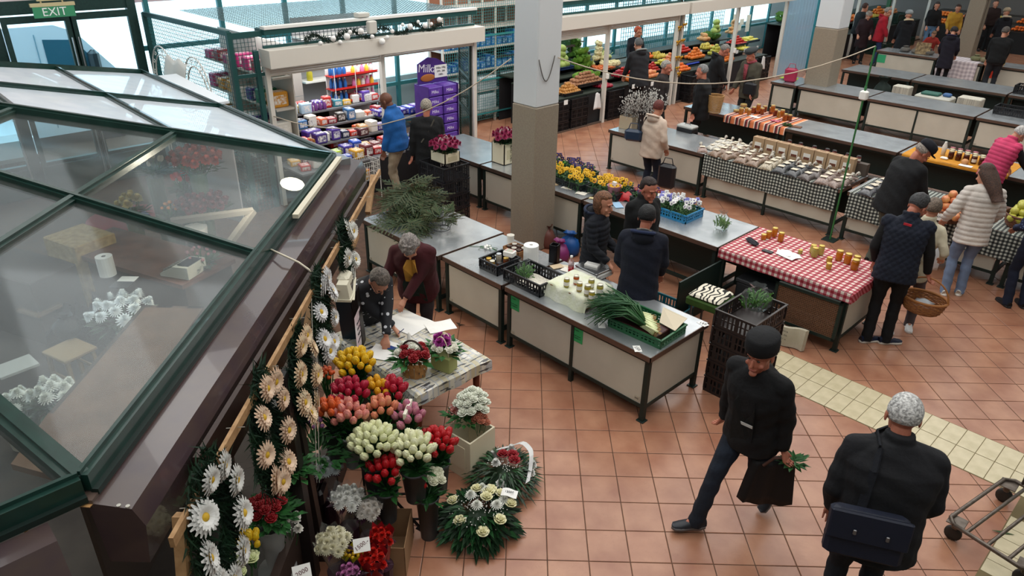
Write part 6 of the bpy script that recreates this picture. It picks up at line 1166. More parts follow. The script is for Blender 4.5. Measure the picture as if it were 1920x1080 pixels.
m = MB(); m.rbox(.22, .2, .4, .3, T3((1.1, 1.55, 1.55))); m.build('mirror', mat('2a3438', .3), t)
for y in (1.6, -2.4):
 m = MB(); m.lathe([(.2, -.1), (.34, -.1), (.36, 0), (.34, .1), (.2, .1)], 20, Matrix.Translation((.86, y, .36)) @ Matrix.Rotation(pi / 2, 4, 'Y')); m.build('wheel', mat('23262a', .7), t, True)
t = thing('parked_car', 'front of a pale car in front of the van, left door', 'car', (-11.9, -1.95, -.12)); m = MB(); m.rbox(1.6, 1.3, .5, .2, T3((0, 0, .35))); m.rbox(1.4, .7, .45, .3, T3((0, -.6, .8))); m.build('body', mat('cfe2ea', .3, coat=.5), t); m = MB(); m.rbox(.14, .2, .16, .3, T3((.7, -.05, 1.05))); m.build('mirror', BLACKP, t)
for x in (-.6, .6): m = MB(); m.lathe([(.18, -.1), (.3, -.08), (.3, .08), (.18, .1)], 16, Matrix.Translation((x, .35, .3)) @ Matrix.Rotation(pi / 2, 4, 'Y')); m.build('wheel', BLACKP, t, True)
# more produce filling the stands
for kind, x, y, n, rr, l in (('carrot', 1, 8.3, 20, .022, 'short carrot on the second step at the left'), ('pepper', 2, 8.2, 22, .034, 'yellow-green pepper on the third step at the left'), ('lettuce', 1, 9.6, 6, .07, 'lettuce on the second step near the post'), ('radish', 0, 9.75, 30, .03, 'red radish on the front step near the post'), ('orange', 0, 10.9, 26, .036, 'orange on the front step of the vegetable stall'), ('tomato', 1, 11.2, 30, .036, 'tomato on the second step of the vegetable stall'), ('apple', 0, 11.6, 20, .04, 'apple on the front step at the bow post'), ('cauliflower', 2, 11.0, 6, .07, 'cauliflower on the third step of the vegetable stall'), ('kohlrabi', 3, 11.2, 14, .045, 'kohlrabi on the top step of the vegetable stall'),
 ('mandarin', 0, 12.95, 34, .036, 'mandarin in the front row of the fruit stall at the left'), ('apple', 1, 13.0, 30, .042, 'red apple on the second step of the fruit stall'), ('pear', 2, 13.1, 26, .036, 'pear on the third step of the fruit stall'), ('orange', 0, 15.2, 30, .042, 'orange below the pears of the fruit stall'), ('green_apple', 1, 15.3, 26, .042, 'green apple on the second step of the fruit stall'), ('pepper', 1, 16.8, 26, .034, 'pale pepper on the second step of the fruit stall'), ('mandarin', 2, 15.6, 24, .036, 'mandarin on the third step of the fruit stall'), ('savoy', 3, 16.4, 5, .07, 'leafy cabbage on the top step of the fruit stall')):
 s_ = SV[x]; pile(kind, (s_[0] + s_[1]) / 2, y, s_[2] + .002, .5, .36, n, rr, l, l + ' heap')
# produce along the far wall
t = thing('display_stand', 'far produce stand along the back wall behind the woman in yellow', 'display stand'); m = MB()
for k in range(3): m.box(-6.2, 3.5, 29.0 + .5 * k, 29.5 + .5 * k, .75 + .22 * k, .78 + .22 * k)
m.build('shelf_board', mat('2a2622', .7), t); m = MB(); m.box(-6.2, 3.5, 29.02, 29.05, 0, .75); m.build('panel', mat('16181a', .7), t)
for k, (kind, l) in enumerate((('orange', 'orange'), ('apple', 'red apple'), ('pear', 'yellow pear'), ('mandarin', 'mandarin'), ('tomato', 'tomato'), ('green_apple', 'green apple'), ('pepper', 'pale pepper'), ('orange', 'orange fruit'), ('savoy', 'cabbage'), ('apple', 'apple'))):
 for j in range(2): pile(kind, -5.8 + .95 * k, 29.25 + j * .5 + .0, .785 + .22 * j, .42, .8, 26 if kind != 'savoy' else 6, .05 if kind != 'savoy' else .08, f'{l} on the {("lower", "upper")[j]} board of the far wall stand, heap {ORD[k]} from the left', f'far wall heap {k} {j}')
# ================================================================ flowers
FMESH = {}
def petal_ring(m, n, r0, r1, z0, z1, w, c=(0, 0, 0), curl=0.0, ph=0, k=0):
 m.k = k
 for i in range(n):
  a = 2 * pi * i / n + ph + rnd(-.06, .06); u = Vector((cos(a), sin(a), 0)); s_ = Vector((-sin(a), cos(a), 0)); C = Vector(c)
  p0 = C + u * r0 + Vector((0, 0, z0)); pm = C + u * (r0 + r1) / 2 + Vector((0, 0, (z0 + z1) / 2 + curl)); p1 = C + u * r1 + Vector((0, 0, z1)); m.add([p0 - s_ * w * .3, p0 + s_ * w * .3, pm - s_ * w * .5, pm + s_ * w * .5, p1 - s_ * w * .18, p1 + s_ * w * .18], [(0, 1, 3, 2), (2, 3, 5, 4)])
 m.k = 0
def flower(kind, col, c2=None):
 key = (kind, col, c2)
 if key in FMESH: return FMESH[key]
 m = MB(); random.seed(len(FMESH)); mt = [mat(col, .5, c2=c2, ns=30) if c2 else mat(col, .5), mat('c9a22a', .7), LEAF]
 if kind == 'tulip':
  for j, o_ in ((0, 0), (1, pi / 3)):
   vs = []; P = [(.004, 0), (.015, .007), (.0205, .022), (.0195, .04), (.0135, .056), (.004, .064 - .004 * j)]; n = 12
   for r, z in P:
    for i in range(n): a = 2 * pi * i / n; q = 1 + .14 * cos(3 * (a + o_)) * min(1, z * 40); vs.append((r * q * cos(a), r * q * sin(a), z + .004 * cos(3 * (a + o_)) * (z > .05)))
   m.add(vs, [(k * n + i, k * n + (i + 1) % n, k * n + n + (i + 1) % n, k * n + n + i) for k in range(5) for i in range(n)] + [tuple(range(5 * n, 6 * n))])
  st = MB(); st.tube([(0, 0, .002), (.004, 0, -.1), (0, .004, -.2)], .0035, 5); st.k = 0
  for a in (0.5, 3.4): st.add([(0, 0, -.2), (.02 * cos(a + .5), .02 * sin(a + .5), -.1), (.055 * cos(a), .055 * sin(a), -.01), (.02 * cos(a - .5), .02 * sin(a - .5), -.1)], [(0, 1, 2, 3)])
 else:
  st = MB(); st.tube([(0, 0, 0), (.004, 0, -.08), (0, 0, -.16)], .003, 4)
  if kind == 'rose':
   for j, (n, r, z) in enumerate(((3, .008, .03), (4, .016, .028), (5, .025, .022), (6, .033, .012))):
    for i in range(n): a = 2 * pi * i / n + j; m.ell((0, 0, 0), (.004, .011 + .0045 * j, .014 + .002 * j), Matrix.Rotation(a, 4, 'Z') @ Matrix.Translation((r * .8, 0, z)) @ Matrix.Rotation(.2 + .25 * j, 4, 'Y'), 6, 4)
  if kind == 'mum':
   for j in range(6): petal_ring(m, 16 - j, .004, .045 - .0065 * j, .004 * j, .006 + .009 * j, .011, curl=.006, ph=j * .3)
  if kind == 'daisy':
   for j in range(3): petal_ring(m, 18, .012, .075 - .012 * j, .004 + .004 * j, .004 + .012 * j, .02, curl=.008, ph=j * .2)
   m.k = 1; m.ell((0, 0, .01), (.02, .02, .014), None, 10, 5); m.k = 0
  if kind == 'carnation':
   for j in range(5): petal_ring(m, 9, .003, .034 - .005 * j, .004 * j, .008 + .009 * j, .024, curl=.004, ph=j)
  if kind == 'pansy':
   for i, (x, z, r) in enumerate(((-.012, .014, .017), (.012, .014, .017), (-.016, -.006, .015), (.016, -.006, .015), (0, -.014, .017))): m.ell((x, 0, z), (r, .004, r), None, 8, 4)
   m.k = 2; m.ell((0, -.004, -.002), (.008, .004, .009), None, 6, 4); m.k = 0; mt[2] = mat(c2 or '2a1030', .6); mt[0] = mat(col, .55)
  if kind == 'ball': m.ell((0, 0, .01), (.012, .012, .011), None, 7, 5)
  if kind == 'lily':
   for i in range(6): a = i * pi / 3; m.ell((0, 0, .05), (.006, .018, .055), Matrix.Rotation(a, 4, 'Z') @ Matrix.Rotation(.5, 4, 'Y'), 6, 6)
 FMESH[key] = (m.mesh(kind, mt), st.mesh('stem', LEAF)); return FMESH[key]
def bloom(kind, col, p, d, label, cat, group=None, sc=1.0, parent=None, c2=None, stem=True, name=None):
 a, b = flower(kind, col, c2); o = put(name or {'mum': 'chrysanthemum', 'ball': 'blossom'}.get(kind, kind), a, parent, True, loc=p); d = Vector(d).normalized()
 o.rotation_euler = (d.to_track_quat('Z', 'Y')).to_euler(); o.scale = (sc,) * 3
 if stem and parent is None: put('stem', b, o)
 return o if parent else tag(o, label, cat, group)
random.seed(11)
def cluster(kind, col, c, n, R_, label, cat='flower', group=None, sc=1.0, c2=None, dome=.06, lean=(0, 0), parent=None, spread=1.0):
 for i in range(n):
  q = sqrt((i + .5) / n); a = i * 2.4; x, y = R_ * q * cos(a), R_ * q * sin(a); bloom(kind, col, Vector(c) + Vector((x + rnd(-.006, .006), y, dome * (1 - q * q) + rnd(-.012, .012))), (x * 3.2 * spread + lean[0] + rnd(-.15, .15), y * 3.2 * spread + lean[1], 1), label, cat, group or label, sc * rnd(.88, 1.1), parent, c2)
def foliage(m, c, R_, n, L_=.09, w=.03, up=.5, k=0):
 m.k = k
 for i in range(n):
  a = rnd(0, 6.28); q = rnd(.1, 1); b = Vector((cos(a), sin(a), rnd(-.1, up))).normalized(); p = Vector(c) + Vector((cos(a) * R_ * q, sin(a) * R_ * q, rnd(-.02, .05) * (1 - q))); s_ = Vector((-sin(a), cos(a), rnd(-.4, .4))).normalized() * w / 2; l = L_ * rnd(.6, 1.2)
  m.add([p, p + b * l * .5 + s_ + Vector((0, 0, .01)), p + b * l, p + b * l * .5 - s_ + Vector((0, 0, .01))], [(0, 1, 2, 3)])
 m.k = 0; return m
def bucket(p, label, r=.1, h=.28, col='55575a'):
 t = thing('flower_bucket', label, 'bucket', p); m = MB(); m.lathe([(r * .72, 0), (r, h), (r * 1.06, h), (r * 1.06, h - .02), (r * .98, h - .02)], 20, cap=False); m.lathe([(r * .72, .002), (0, .002)], 20, cap=False); m.build('pot', mat(col, .5), t, True); m = MB(); m.lathe([(r * .93, h - .05), (0, h - .045)], 14, cap=False); foliage(m, (0, 0, h - .01), r * .9, 30, .12, .035, 1.2); m.build('foliage', LEAF, t, kind='stuff')
BU = [('yellow', 'd9ae18', 668, 688, 1.16, 24, .12, 'yellow tulip at the top of the tulip stand', 'grey bucket of yellow tulips at the top of the stand', None), ('f', 'a01232', 655, 745, 1.10, 20, .115, 'crimson tulip below the yellow ones', 'grey bucket of crimson tulips', None), ('y2', 'd09a1a', 708, 738, 1.02, 10, .07, 'golden tulip between two crimson bunches', 'bucket of golden tulips', None), ('r2', 'a3162e', 738, 738, 1.0, 14, .08, 'crimson tulip beside the tablecloth', 'bucket of crimson tulips beside the tablecloth', None),
 ('or', 'd05a26', 622, 778, 1.08, 10, .07, 'orange tulip at the left edge of the stand', 'bucket of orange tulips', None), ('pk', 'd9907a', 655, 785, 1.04, 18, .1, 'peach and pink tulip in the grey bucket', 'light grey bucket of peach tulips', 'c46a70'), ('pc', 'd08a62', 715, 775, .98, 12, .08, 'peach tulip behind the white tulips', 'bucket of peach tulips behind the white ones', 'c96a5a'), ('w', 'c9cc9a', 702, 835, .94, 34, .135, 'creamy white tulip in the big middle bunch', 'bucket of creamy white tulips', 'dadcb8'),
 ('v', 'a85a7a', 765, 790, .9, 12, .09, 'pink-violet tulip behind the price board', 'bucket of violet tulips', 'c08a8a'), ('w2', 'cfd0a4', 775, 850, .86, 26, .12, 'creamy white tulip in the right bunch', 'bucket of creamy white tulips, right one', 'dcdcc0'), ('r3', 'b0121c', 722, 890, .74, 16, .1, 'red tulip in the low front bunch', 'dark bucket of red tulips at the front', None), ('j', 'a80f18', 818, 838, .72, 26, .12, 'red tulip in the bunch leaning on the white crate', 'bucket of red tulips beside the white crate', None)]
for k_, col, u, v, z, n, R_, l, bl, c2 in BU: c = at(u, v, z); cluster('tulip', col, c, n, R_ * 1.12, l, 'tulip', 'tulips: ' + l, 1.35, c2, .09, (.15, -.15), spread=1.5); bucket(Vector((c.x, c.y, c.z - .44)), bl, max(.075, R_ * .85), .3, '8a8f8d' if k_ in ('pk',) else '3c3d3f')
c = at(800, 905, .55); cluster('tulip', 'b3141c', c + Vector((-.04, -.06, -.02)), 9, .06, 'red tulip in the lowest bucket with white roses', 'tulip', None, 1.1, None, .04, (.2, -.3)); cluster('rose', 'd6d6bc', c + Vector((.03, .04, .03)), 10, .075, 'white rose in the lowest bucket', 'rose', None, .95, None, .04, (.3, 0)); bucket(Vector((c.x, c.y, .0)), 'dark grey bucket on the floor with red tulips and white roses', .09, .42, '3a3c3d')
t = thing('flower_stand', 'black steel stand with slanted rails carrying the tulip buckets', 'stand'); m = MB(); a0 = at(612, 800, .95); a1 = at(798, 1000, .03)
m.tube([a0, a1, a1 + Vector((.0, -.0, 0)) + (a0 - a1).normalized() * .12 - Vector((0, 0, .05)) + Vector((0, .0, .0))], .013, 6); m.build('rail', BLACKP, t); m = MB(); off = Vector((.32, .36, 0)); m.tube([a0 + off, a1 + off * .2], .013, 6); m.build('rail', BLACKP, t)
for q in (.05, .35, .62, .86): p = a0.lerp(a1, q); m = MB(); m.tube([p, p + off * (1 - .7 * q)], .01, 5); m.tube([p, Vector((p.x, p.y, .01))], .01, 5); m.build('crossbar', BLACKP, t)
m = MB(); m.box(-.1, .1, -.012, .012, 0, .05); o = m.build('price_board', mat('d9d5c4', .7), loc=at(765, 772, 1.0), rz=-.9); tag(o, 'long cream price board among the violet tulips', 'price board')
# tall cream crate with roses
c0 = at(868, 880, 0); t = thing('flower_crate', 'tall cream plastic crate under the white roses', 'crate', (c0.x, c0.y + .08, 0), .1); m = MB()
for a in ((-.16, .16, -.16, -.145), (-.16, .16, .145, .16), (-.16, -.145, -.145, .145), (.145, .16, -.145, .145)): m.box(*a, 0, .42)
m.box(-.145, .145, -.145, .145, 0, .02); m.box(-.1, .1, -.166, -.16, .1, .34); m.build('body', CREAM, t); c = Vector((c0.x, c0.y + .08, .52))
cluster('rose', 'd9dccc', c + Vector((-.02, .06, .1)), 24, .14, 'white rose in the tall bunch on the cream crate', 'rose', None, 1.1, None, .12, (.0, -.1)); cluster('rose', 'b3382c', c + Vector((-.14, -.02, .0)), 8, .06, 'red and white flower at the left of the cream crate', 'rose', None, .9, 'd9c9c0'); cluster('rose', 'b06a52', c + Vector((.1, .04, .0)), 9, .06, 'salmon flower at the right of the cream crate', 'rose', None, .9)
m = MB(); foliage(m, c + Vector((-.05, 0, .0)), .15, 90, .1, .04); tag(m.build('rose_leaves', LEAF), 'green leaves between the roses in the cream crate', 'leaves', None, 'stuff')
# floor wreaths
def floor_wreath(c, R_, label, L_, wleaf):
 t = thing('floor_wreath', label, 'wreath', c); m = MB()
 for k in range(420):
  a = rnd(0, 6.28); q = rnd(.15, 1) ** .6; b = Vector((cos(a), sin(a), .5 * (1 - q) + rnd(-.15, .15))).normalized(); p = Vector((cos(a) * R_ * q * .75, sin(a) * R_ * q * .75, .04 + .16 * (1 - q * q))); s_ = Vector((-sin(a), cos(a), rnd(-.5, .5))).normalized() * wleaf / 2; l = L_ * rnd(.6, 1.1); m.k = k % 3 == 0
  m.add([p, p + b * l * .5 + s_ + Vector((0, 0, .012)), p + b * l - Vector((0, 0, .02)), p + b * l * .5 - s_ + Vector((0, 0, .012))], [(0, 1, 2, 3)])
 m.k = 0; m.lathe([(R_ * .5, 0), (R_ * .5, .04), (R_ * .2, .12), (0, .14)], 16); m.build('foliage', [mat('16301a', .5), mat('24502a', .45)], t, kind='stuff'); return t
w1 = at(895, 985, 0); t = floor_wreath((w1.x, w1.y, 0), .36, 'round green floor wreath with cream roses and white chrysanthemums', .14, .045)
for k, (dx, dy, z) in enumerate(((-.2, -.08, .16), (-.14, .12, .2), (-.06, .2, .2), (.02, .24, .18), (.15, .22, .18), (.02, .08, .25), (.22, .04, .18), (.2, -.12, .15), (.0, -.18, .16), (-.02, .14, .24))): bloom('rose', 'd8d2a0', (dx, dy, z), (dx, dy, 1.2), '', '', parent=t, sc=1.25, c2='e4e0bc')
for dx, dy, z in ((-.1, .02, .23), (.03, -.03, .25), (.12, .1, .23), (-.04, .14, .24), (.1, .2, .2), (-.12, .16, .2)): bloom('mum', 'dfe0d8', (dx, dy, z), (dx, dy, 1.5), '', '', parent=t, sc=1.15)
m = MB()
for k in range(150): a = rnd(0, 6.28); q = rnd(.05, .24); m.ell((q * cos(a), q * sin(a), .2 + rnd(-.03, .07) - q * .2), (.006, .006, .006), None, 4, 3)
m.build('babys_breath', mat('e6e6e0', .7), t, kind='stuff')
w2 = at(945, 902, 0); t = floor_wreath((w2.x, w2.y, 0), .34, 'fir floor wreath with white carnations, red flowers and a white ribbon', .16, .02)
for dx, dy, z in ((-.16, .02, .16), (-.04, -.06, .2), (.12, -.16, .14), (.2, .12, .14), (.14, .2, .14), (-.08, .16, .2)): bloom('carnation', 'e0e0dc', (dx, dy, z), (dx, dy, 1.2), '', '', parent=t, sc=1.3)
for dx, dy, z in ((-.06, .04, .22), (.06, .06, .22), (.0, .1, .22)): bloom('rose', '8f1420', (dx, dy, z), (dx, dy, 1.2), '', '', parent=t, sc=1.3)
m = MB(); m.grid(lambda a, b: (-.22 + .5 * a, -.02 + .24 * sin(a * pi) + b * .05, .16 + .12 * sin(a * pi) + .01 * sin(a * 20)), 18, 2, .002); m.build('ribbon', mat('cfcfce', .5), t)
m = MB();
for k in range(60): a = rnd(0, 6.28); q = rnd(.03, .16); m.ell((q * cos(a), q * sin(a), .22 + rnd(-.02, .04)), (.006, .006, .006), None, 4, 3)
m.build('babys_breath', mat('e6e6e0', .7), t, kind='stuff')
t = thing('price_note', 'white handwritten note stuck in the cream rose wreath', 'price note', (w1.x + .1, w1.y + .26, .25), .6); m = MB(); m.grid(lambda a, b: ((a - .5) * .13, (b - .5) * .09, .01 * sin(a * 5)), 5, 3, .002); m.build('paper', PAPER, t); text('12000', .03, INK, t, (0, 0, .012), (0, 0, 0))
# wrapped bouquets by the door post
def wrapped(u, v, z, kind, col, n, l, wrapcol, R_=.09, tilt=(0, 0), clear=False, c2=None, sc=1.0, cat='bouquet'):
 c = at(u, v, z); t = thing('bouquet', l, cat, (c.x, c.y, 0));
 for i in range(n): q = sqrt((i + .5) / n); a = i * 2.4; bloom(kind, col, (R_ * q * cos(a), R_ * q * sin(a), z + .04 * (1 - q * q) + rnd(-.01, .01)), (R_ * q * cos(a) * 6 + tilt[0], R_ * q * sin(a) * 6 + tilt[1], 1), '', '', parent=t, sc=sc * rnd(.85, 1.1), c2=c2)
 m = MB(); n_ = 18; vs = []; P = [(.035, z - .28), (R_ * .9, z - .05), (R_ * 1.25, z + .06)]
 for j, (r, zz) in enumerate(P):
  for i in range(n_): a = 2 * pi * i / n_; vs.append((r * (1 + .08 * sin(i * 5) * j) * cos(a), r * (1 + .08 * sin(i * 5) * j) * sin(a), zz + .03 * sin(i * 3) * (j == 2)))
 m.add(vs, [(j * n_ + i, j * n_ + (i + 1) % n_, j * n_ + n_ + (i + 1) % n_, j * n_ + n_ + i) for j in range(2) for i in range(n_)]); m.build('wrapping', mat(wrapcol, .2, trans=.85, ior=1.05, alpha=.5) if clear else mat(wrapcol, .4), t, True)
 m = MB(); foliage(m, (0, 0, z - .03), R_ * .9, 30, .08, .03, .4); m.lathe([(.05, .0), (.07, max(.1, z - .26)), (.072, max(.1, z - .26))], 14, cap=True); m.build('vase', mat('3a1f2c', .4), t); return t
wrapped(650, 935, .62, 'mum', 'dcdcd6', 14, 'white chrysanthemum bouquet in clear foil, standing highest by the black weight', 'dfe4e6', .1, clear=True); wrapped(688, 955, .5, 'mum', 'd6cfc6', 14, 'greyish white chrysanthemum bouquet with its foil lying to the right', 'c9cfd2', .09, (.8, 0), True); wrapped(626, 1018, .62, 'mum', 'd9d4b8', 16, 'cream chrysanthemum bouquet in foil in front of the post', 'dfe0da', .1, (.3, -.5), True); wrapped(612, 880, .62, 'mum', 'd9dfe0', 12, 'white chrysanthemum bouquet farthest back beside the rope pulleys', 'dfe4e6', .09, clear=True)
wrapped(715, 1010, .5, 'carnation', 'b81c12', 9, 'bouquet of red flowers in dark red paper, rear one', '8a1018', .07); wrapped(700, 1052, .5, 'carnation', 'b81c12', 9, 'bouquet of red flowers in dark red paper, front one', '8f1219', .075); wrapped(662, 1045, .5, 'ball', 'c9a21c', 14, 'bouquet of small yellow flowers in yellow-green paper', 'b9b01f', .06, sc=1.2); wrapped(655, 1078, .5, 'carnation', 'b06a9a', 8, 'bouquet of pink-violet flowers at the lower edge', '2a1a22', .06)
b0 = at(745, 1085, 0); t = thing('kraft_box', 'open brown cardboard box at the foot of the tulip stand', 'box', (b0.x - .28, b0.y + .02, 0), radians(-45)); m = MB()
for a in ((-.2, .2, -.25, -.244), (-.2, .2, .244, .25), (-.2, -.194, -.25, .25), (.194, .2, -.25, .25)): m.box(*a, 0, .3)
m.box(-.2, .2, -.25, .25, 0, .006); m.build('carton', mat('a3805e', .8, c2='967454', ns=5), t)
for u, v, z, rz, s_, l in ((678, 1022, .66, .5, '1500.-', 'white price note reading 1500 on the red bouquets'), (566, 1073, .8, .3, '2000', 'white price note at the bottom edge of the picture'), (499, 752, 1.85, .9, '1000.-', 'white price tag hanging on the wooden batten'), (790, 1078, .3, 0, '', '')):
 if not l: continue
 t = thing('price_note', l, 'price note', at(u, v, z), 0); n_ = (CP - at(u, v, z)).normalized(); t.rotation_euler = n_.to_track_quat('Z', 'Y').to_euler(); m = MB(); m.box(-.055, .055, -.045, .045, 0, .002); m.build('paper', PAPER, t); text(s_, .04, mat('5a1f2a', .7), t, (0, 0, .003), (0, 0, rz))
# ---------------------------------------------------------------- florist's table
t = thing('florist_table', 'wooden table under the printed cloth where the florists write', 'table', (-.6, -.74, 0)); m = MB(); m.box(-.7, .62, -.40, .40, .72, .75); m.build('tabletop', WOOD, t)
for x in (-.62, .54):
 for y in (-.34, .34): m = MB(); m.lathe([(.028, 0), (.03, .3), (.024, .33), (.032, .4), (.034, .72)], 10, Matrix.Translation((x, y, 0))); m.build('leg', mat('6a2f1c', .4), t, True)
def daisycloth():
 def fn(nt, b, N, L, tc):
  v = N('ShaderNodeTexVoronoi'); v.inputs['Scale'].default_value = 5; L(tc.outputs['Object'], v.inputs['Vector']); r = N('ShaderNodeValToRGB'); r.color_ramp.interpolation = 'CONSTANT'; E = r.color_ramp.elements; E[0].color = lin('d9a23a'); E[1].color = lin('f4f2ee'); E[1].position = .08
  e = E.new(.4); e.color = lin('e2dfd6'); L(v.outputs[0], r.inputs[0]); n = N('ShaderNodeTexBrick'); n.inputs['Scale'].default_value = 4; n.inputs['Color1'].default_value = lin('f0eeea'); n.inputs['Color2'].default_value = lin('cfc6a8'); n.inputs['Mortar'].default_value = lin('c9cdd6'); n.inputs['Mortar Size'].default_value = .03; L(tc.outputs['Object'], n.inputs['Vector'])
  w = N('ShaderNodeTexNoise'); w.inputs['Scale'].default_value = 40; mp = N('ShaderNodeMapping'); mp.inputs['Scale'].default_value = (1, .16, 1); L(tc.outputs['Object'], mp.inputs[0]); L(mp.outputs[0], w.inputs['Vector']); q = N('ShaderNodeMath'); q.operation = 'GREATER_THAN'; q.inputs[1].default_value = .6; L(w.outputs[0], q.inputs[0])
  m1 = N('ShaderNodeMix'); m1.data_type = 'RGBA'; m1.blend_type = 'MULTIPLY'; m1.inputs[0].default_value = 1; L(r.outputs[0], m1.inputs[6]); L(n.outputs[0], m1.inputs[7]); m2 = N('ShaderNodeMix'); m2.data_type = 'RGBA'; L(q.outputs[0], m2.inputs[0]); L(m1.outputs[2], m2.inputs[6]); m2.inputs[7].default_value = lin('4a4a4c'); L(m2.outputs[2], b.inputs['Base Color']); b.inputs['Roughness'].default_value = .35
 return nodemat('daisycloth', fn)
drape('tablecloth', -1.32, .04, -1.16, -.32, .75, .14, .1, .02, .12, daisycloth(), 'plastic tablecloth printed with daisies and lettering on the florists table')
def fz(u, v, dz=.0): return at(u, v, .7575 + dz)
for k, (u, v, w, h, rz, l) in enumerate(((765, 605, .42, .34, 10, 'big crumpled white paper under the red cardigan hands'), (722, 662, .3, .24, 30, 'white paper in front of the writing florist'), (826, 612, .2, .28, -20, 'printed form lying right of the white nozzle bottle'), (736, 648, .16, .1, 15, 'small white slip beside the blue box'))):
 m = MB(); m.grid(lambda a, b: ((a - .5) * w, (b - .5) * h, .004 + .003 * sin(a * 9 + k) * sin(b * 7)), 8, 8, .001); tag(m.build('paper_sheet', PAPER, loc=fz(u, v, .002 + k * .002), rz=radians(rz)), l, 'paper')
m = MB(); m.rbox(.13, .06, .025, .2); tag(m.build('blue_box', mat('1f3a7a', .4), loc=fz(738, 657), rz=.3), 'small dark blue box on the florists table', 'box')
m = MB(); m.lathe([(.035, 0), (.035, .035), (.026, .05), (.016, .15), (.004, .17)], 14); tag(m.build('nozzle_bottle', WHITE, smooth=True, loc=fz(768, 652)), 'white plastic nozzle cone standing behind the rose basket', 'bottle')
m = MB(); m.cyl((0, 0, 0), (.08, .03, .09), .004); tag(m.build('pen', mat('1f3a7a', .3), loc=fz(744, 628, .02)), 'blue pen in the hand of the writing florist', 'pen')
bp = fz(776, 702); t = thing('flower_basket', 'woven wooden basket with dark red and white roses on the florists table', 'basket', bp, .5); t.scale = (1.3,) * 3; BW = mat('b5844e', .6, c2='9c6c3a', ns=30); m = MB()
for j in range(4):
 for i in range(16):
  a = 2 * pi * i / 16; r = .085 + .008 * j; s_ = 1 if (i + j) % 2 else -1; u_ = Vector((cos(a), sin(a) * .75, 0)); p = u_ * (r + .003 * s_) + Vector((0, 0, .005 + j * .03)); q = Vector((cos(a + .36), sin(a + .36) * .75, 0)) * (r + .003 * s_) + Vector((0, 0, .005 + j * .03)); m.add([p, q, q + Vector((0, 0, .032)), p + Vector((0, 0, .032))], [(0, 1, 2, 3)])
m.build('weave', BW, t); m = MB(); m.tube([(.1 * cos(a), 0, .1 + .17 * sin(a)) for a in [pi * j / 12 for j in range(13)]], .007, 6); m.build('handle', mat('2a1a12', .5), t)
m = MB(); foliage(m, (0, 0, .13), .1, 46, .1, .04, .4); m.build('foliage', LEAF, t, kind='stuff')
for k in range(14): a = k * 2.4; q = .1 * sqrt(k / 14); bloom('rose', '8a0f1a' if k % 3 else 'dcdccf', (q * cos(a), q * sin(a) * .9, .18 + rnd(-.01, .02)), (cos(a) * q * 8, sin(a) * q * 8, 1), '', '', parent=t, sc=.85)
bp = fz(833, 690); t = thing('flower_box', 'lime paper gift box with pink peony and white roses, cream handles', 'flower box', bp, .3); t.scale = (1.2,) * 3; m = MB(); m.rbox(.17, .11, .13, .05); m.build('box', mat('a3a86a', .6), t); m = MB()
for dy in (-.03, .03): m.tube([(.06 * cos(a), dy, .13 + .16 * sin(a)) for a in [pi * j / 12 for j in range(13)]], .004, 5)
m.build('handle', mat('d9cdb0', .5), t); m = MB(); foliage(m, (0, 0, .15), .1, 50, .11, .05, .5); m.build('foliage', LEAF, t, kind='stuff')
for k in range(5): a = k * 2.4; bloom('carnation', 'b0469a', (-.02 + .03 * cos(a), .01 + .03 * sin(a), .22), (cos(a) * .4, sin(a) * .4, 1), '', '', parent=t, sc=1.3)
for k in range(10): a = k * 2.4; bloom('rose', 'dad8c8', (.085 * cos(a), .06 * sin(a), .19), (cos(a) * .6, sin(a) * .6, 1), '', '', parent=t, sc=.7)
# ---------------------------------------------------------------- wooden batten, hanging wreaths, floodlight on the kiosk side
NP = (1, 1, 0); WS = -1.98
t = thing('wooden_batten', 'long bare wooden batten with nails hanging along the kiosk side', 'batten'); PINE = mat('a8845c', .65, c2='94704a', ns=22); a = atp(322, 1018, NP, WS); b = atp(712, 322, NP, WS); m = MB(); m.bar(a, b, .022, .055); m.build('rail', PINE, t)
for (u0, v0), (u1, v1) in (((337, 965), (345, 1079)), ((590, 545), (572, 640)), ((600, 575), (588, 660)), ((700, 330), (690, 400)), ((668, 440), (655, 475)), ((556, 760), (575, 900))):
 p, q = atp(u0, v0, NP, WS - .05), atp(u1, v1, NP, WS - .05); m = MB(); m.bar(p, q, .05, .05, E_); m.build('block', PINE, t)
m = MB()
for k in range(9): p = a.lerp(b, .04 + .115 * k); m.cyl(p - N_ * .05, p + N_ * .05 + Vector((0, 0, .012)), .0025)
m.build('nails', mat('a9a49a', .4, .8), t)
m = MB()
for du in (0, 8): m.tube([atp(584 + du, 560, NP, WS + .02), atp(594 + du * .6, 905, NP, WS + .02)], .003, 4)
tag(m.build('cord', mat('c9c4b8', .6)), 'pair of thin cords hanging down from the batten to the black weight', 'cord')
p = atp(602, 925, NP, WS); m = MB(); m.rbox(.16, .07, .14, .3); tag(m.build('counterweight', mat('1c1416', .35), loc=(p.x, p.y, p.z - .07), rz=radians(-45)), 'dark box at the lower end of the hanging cords', 'weight')
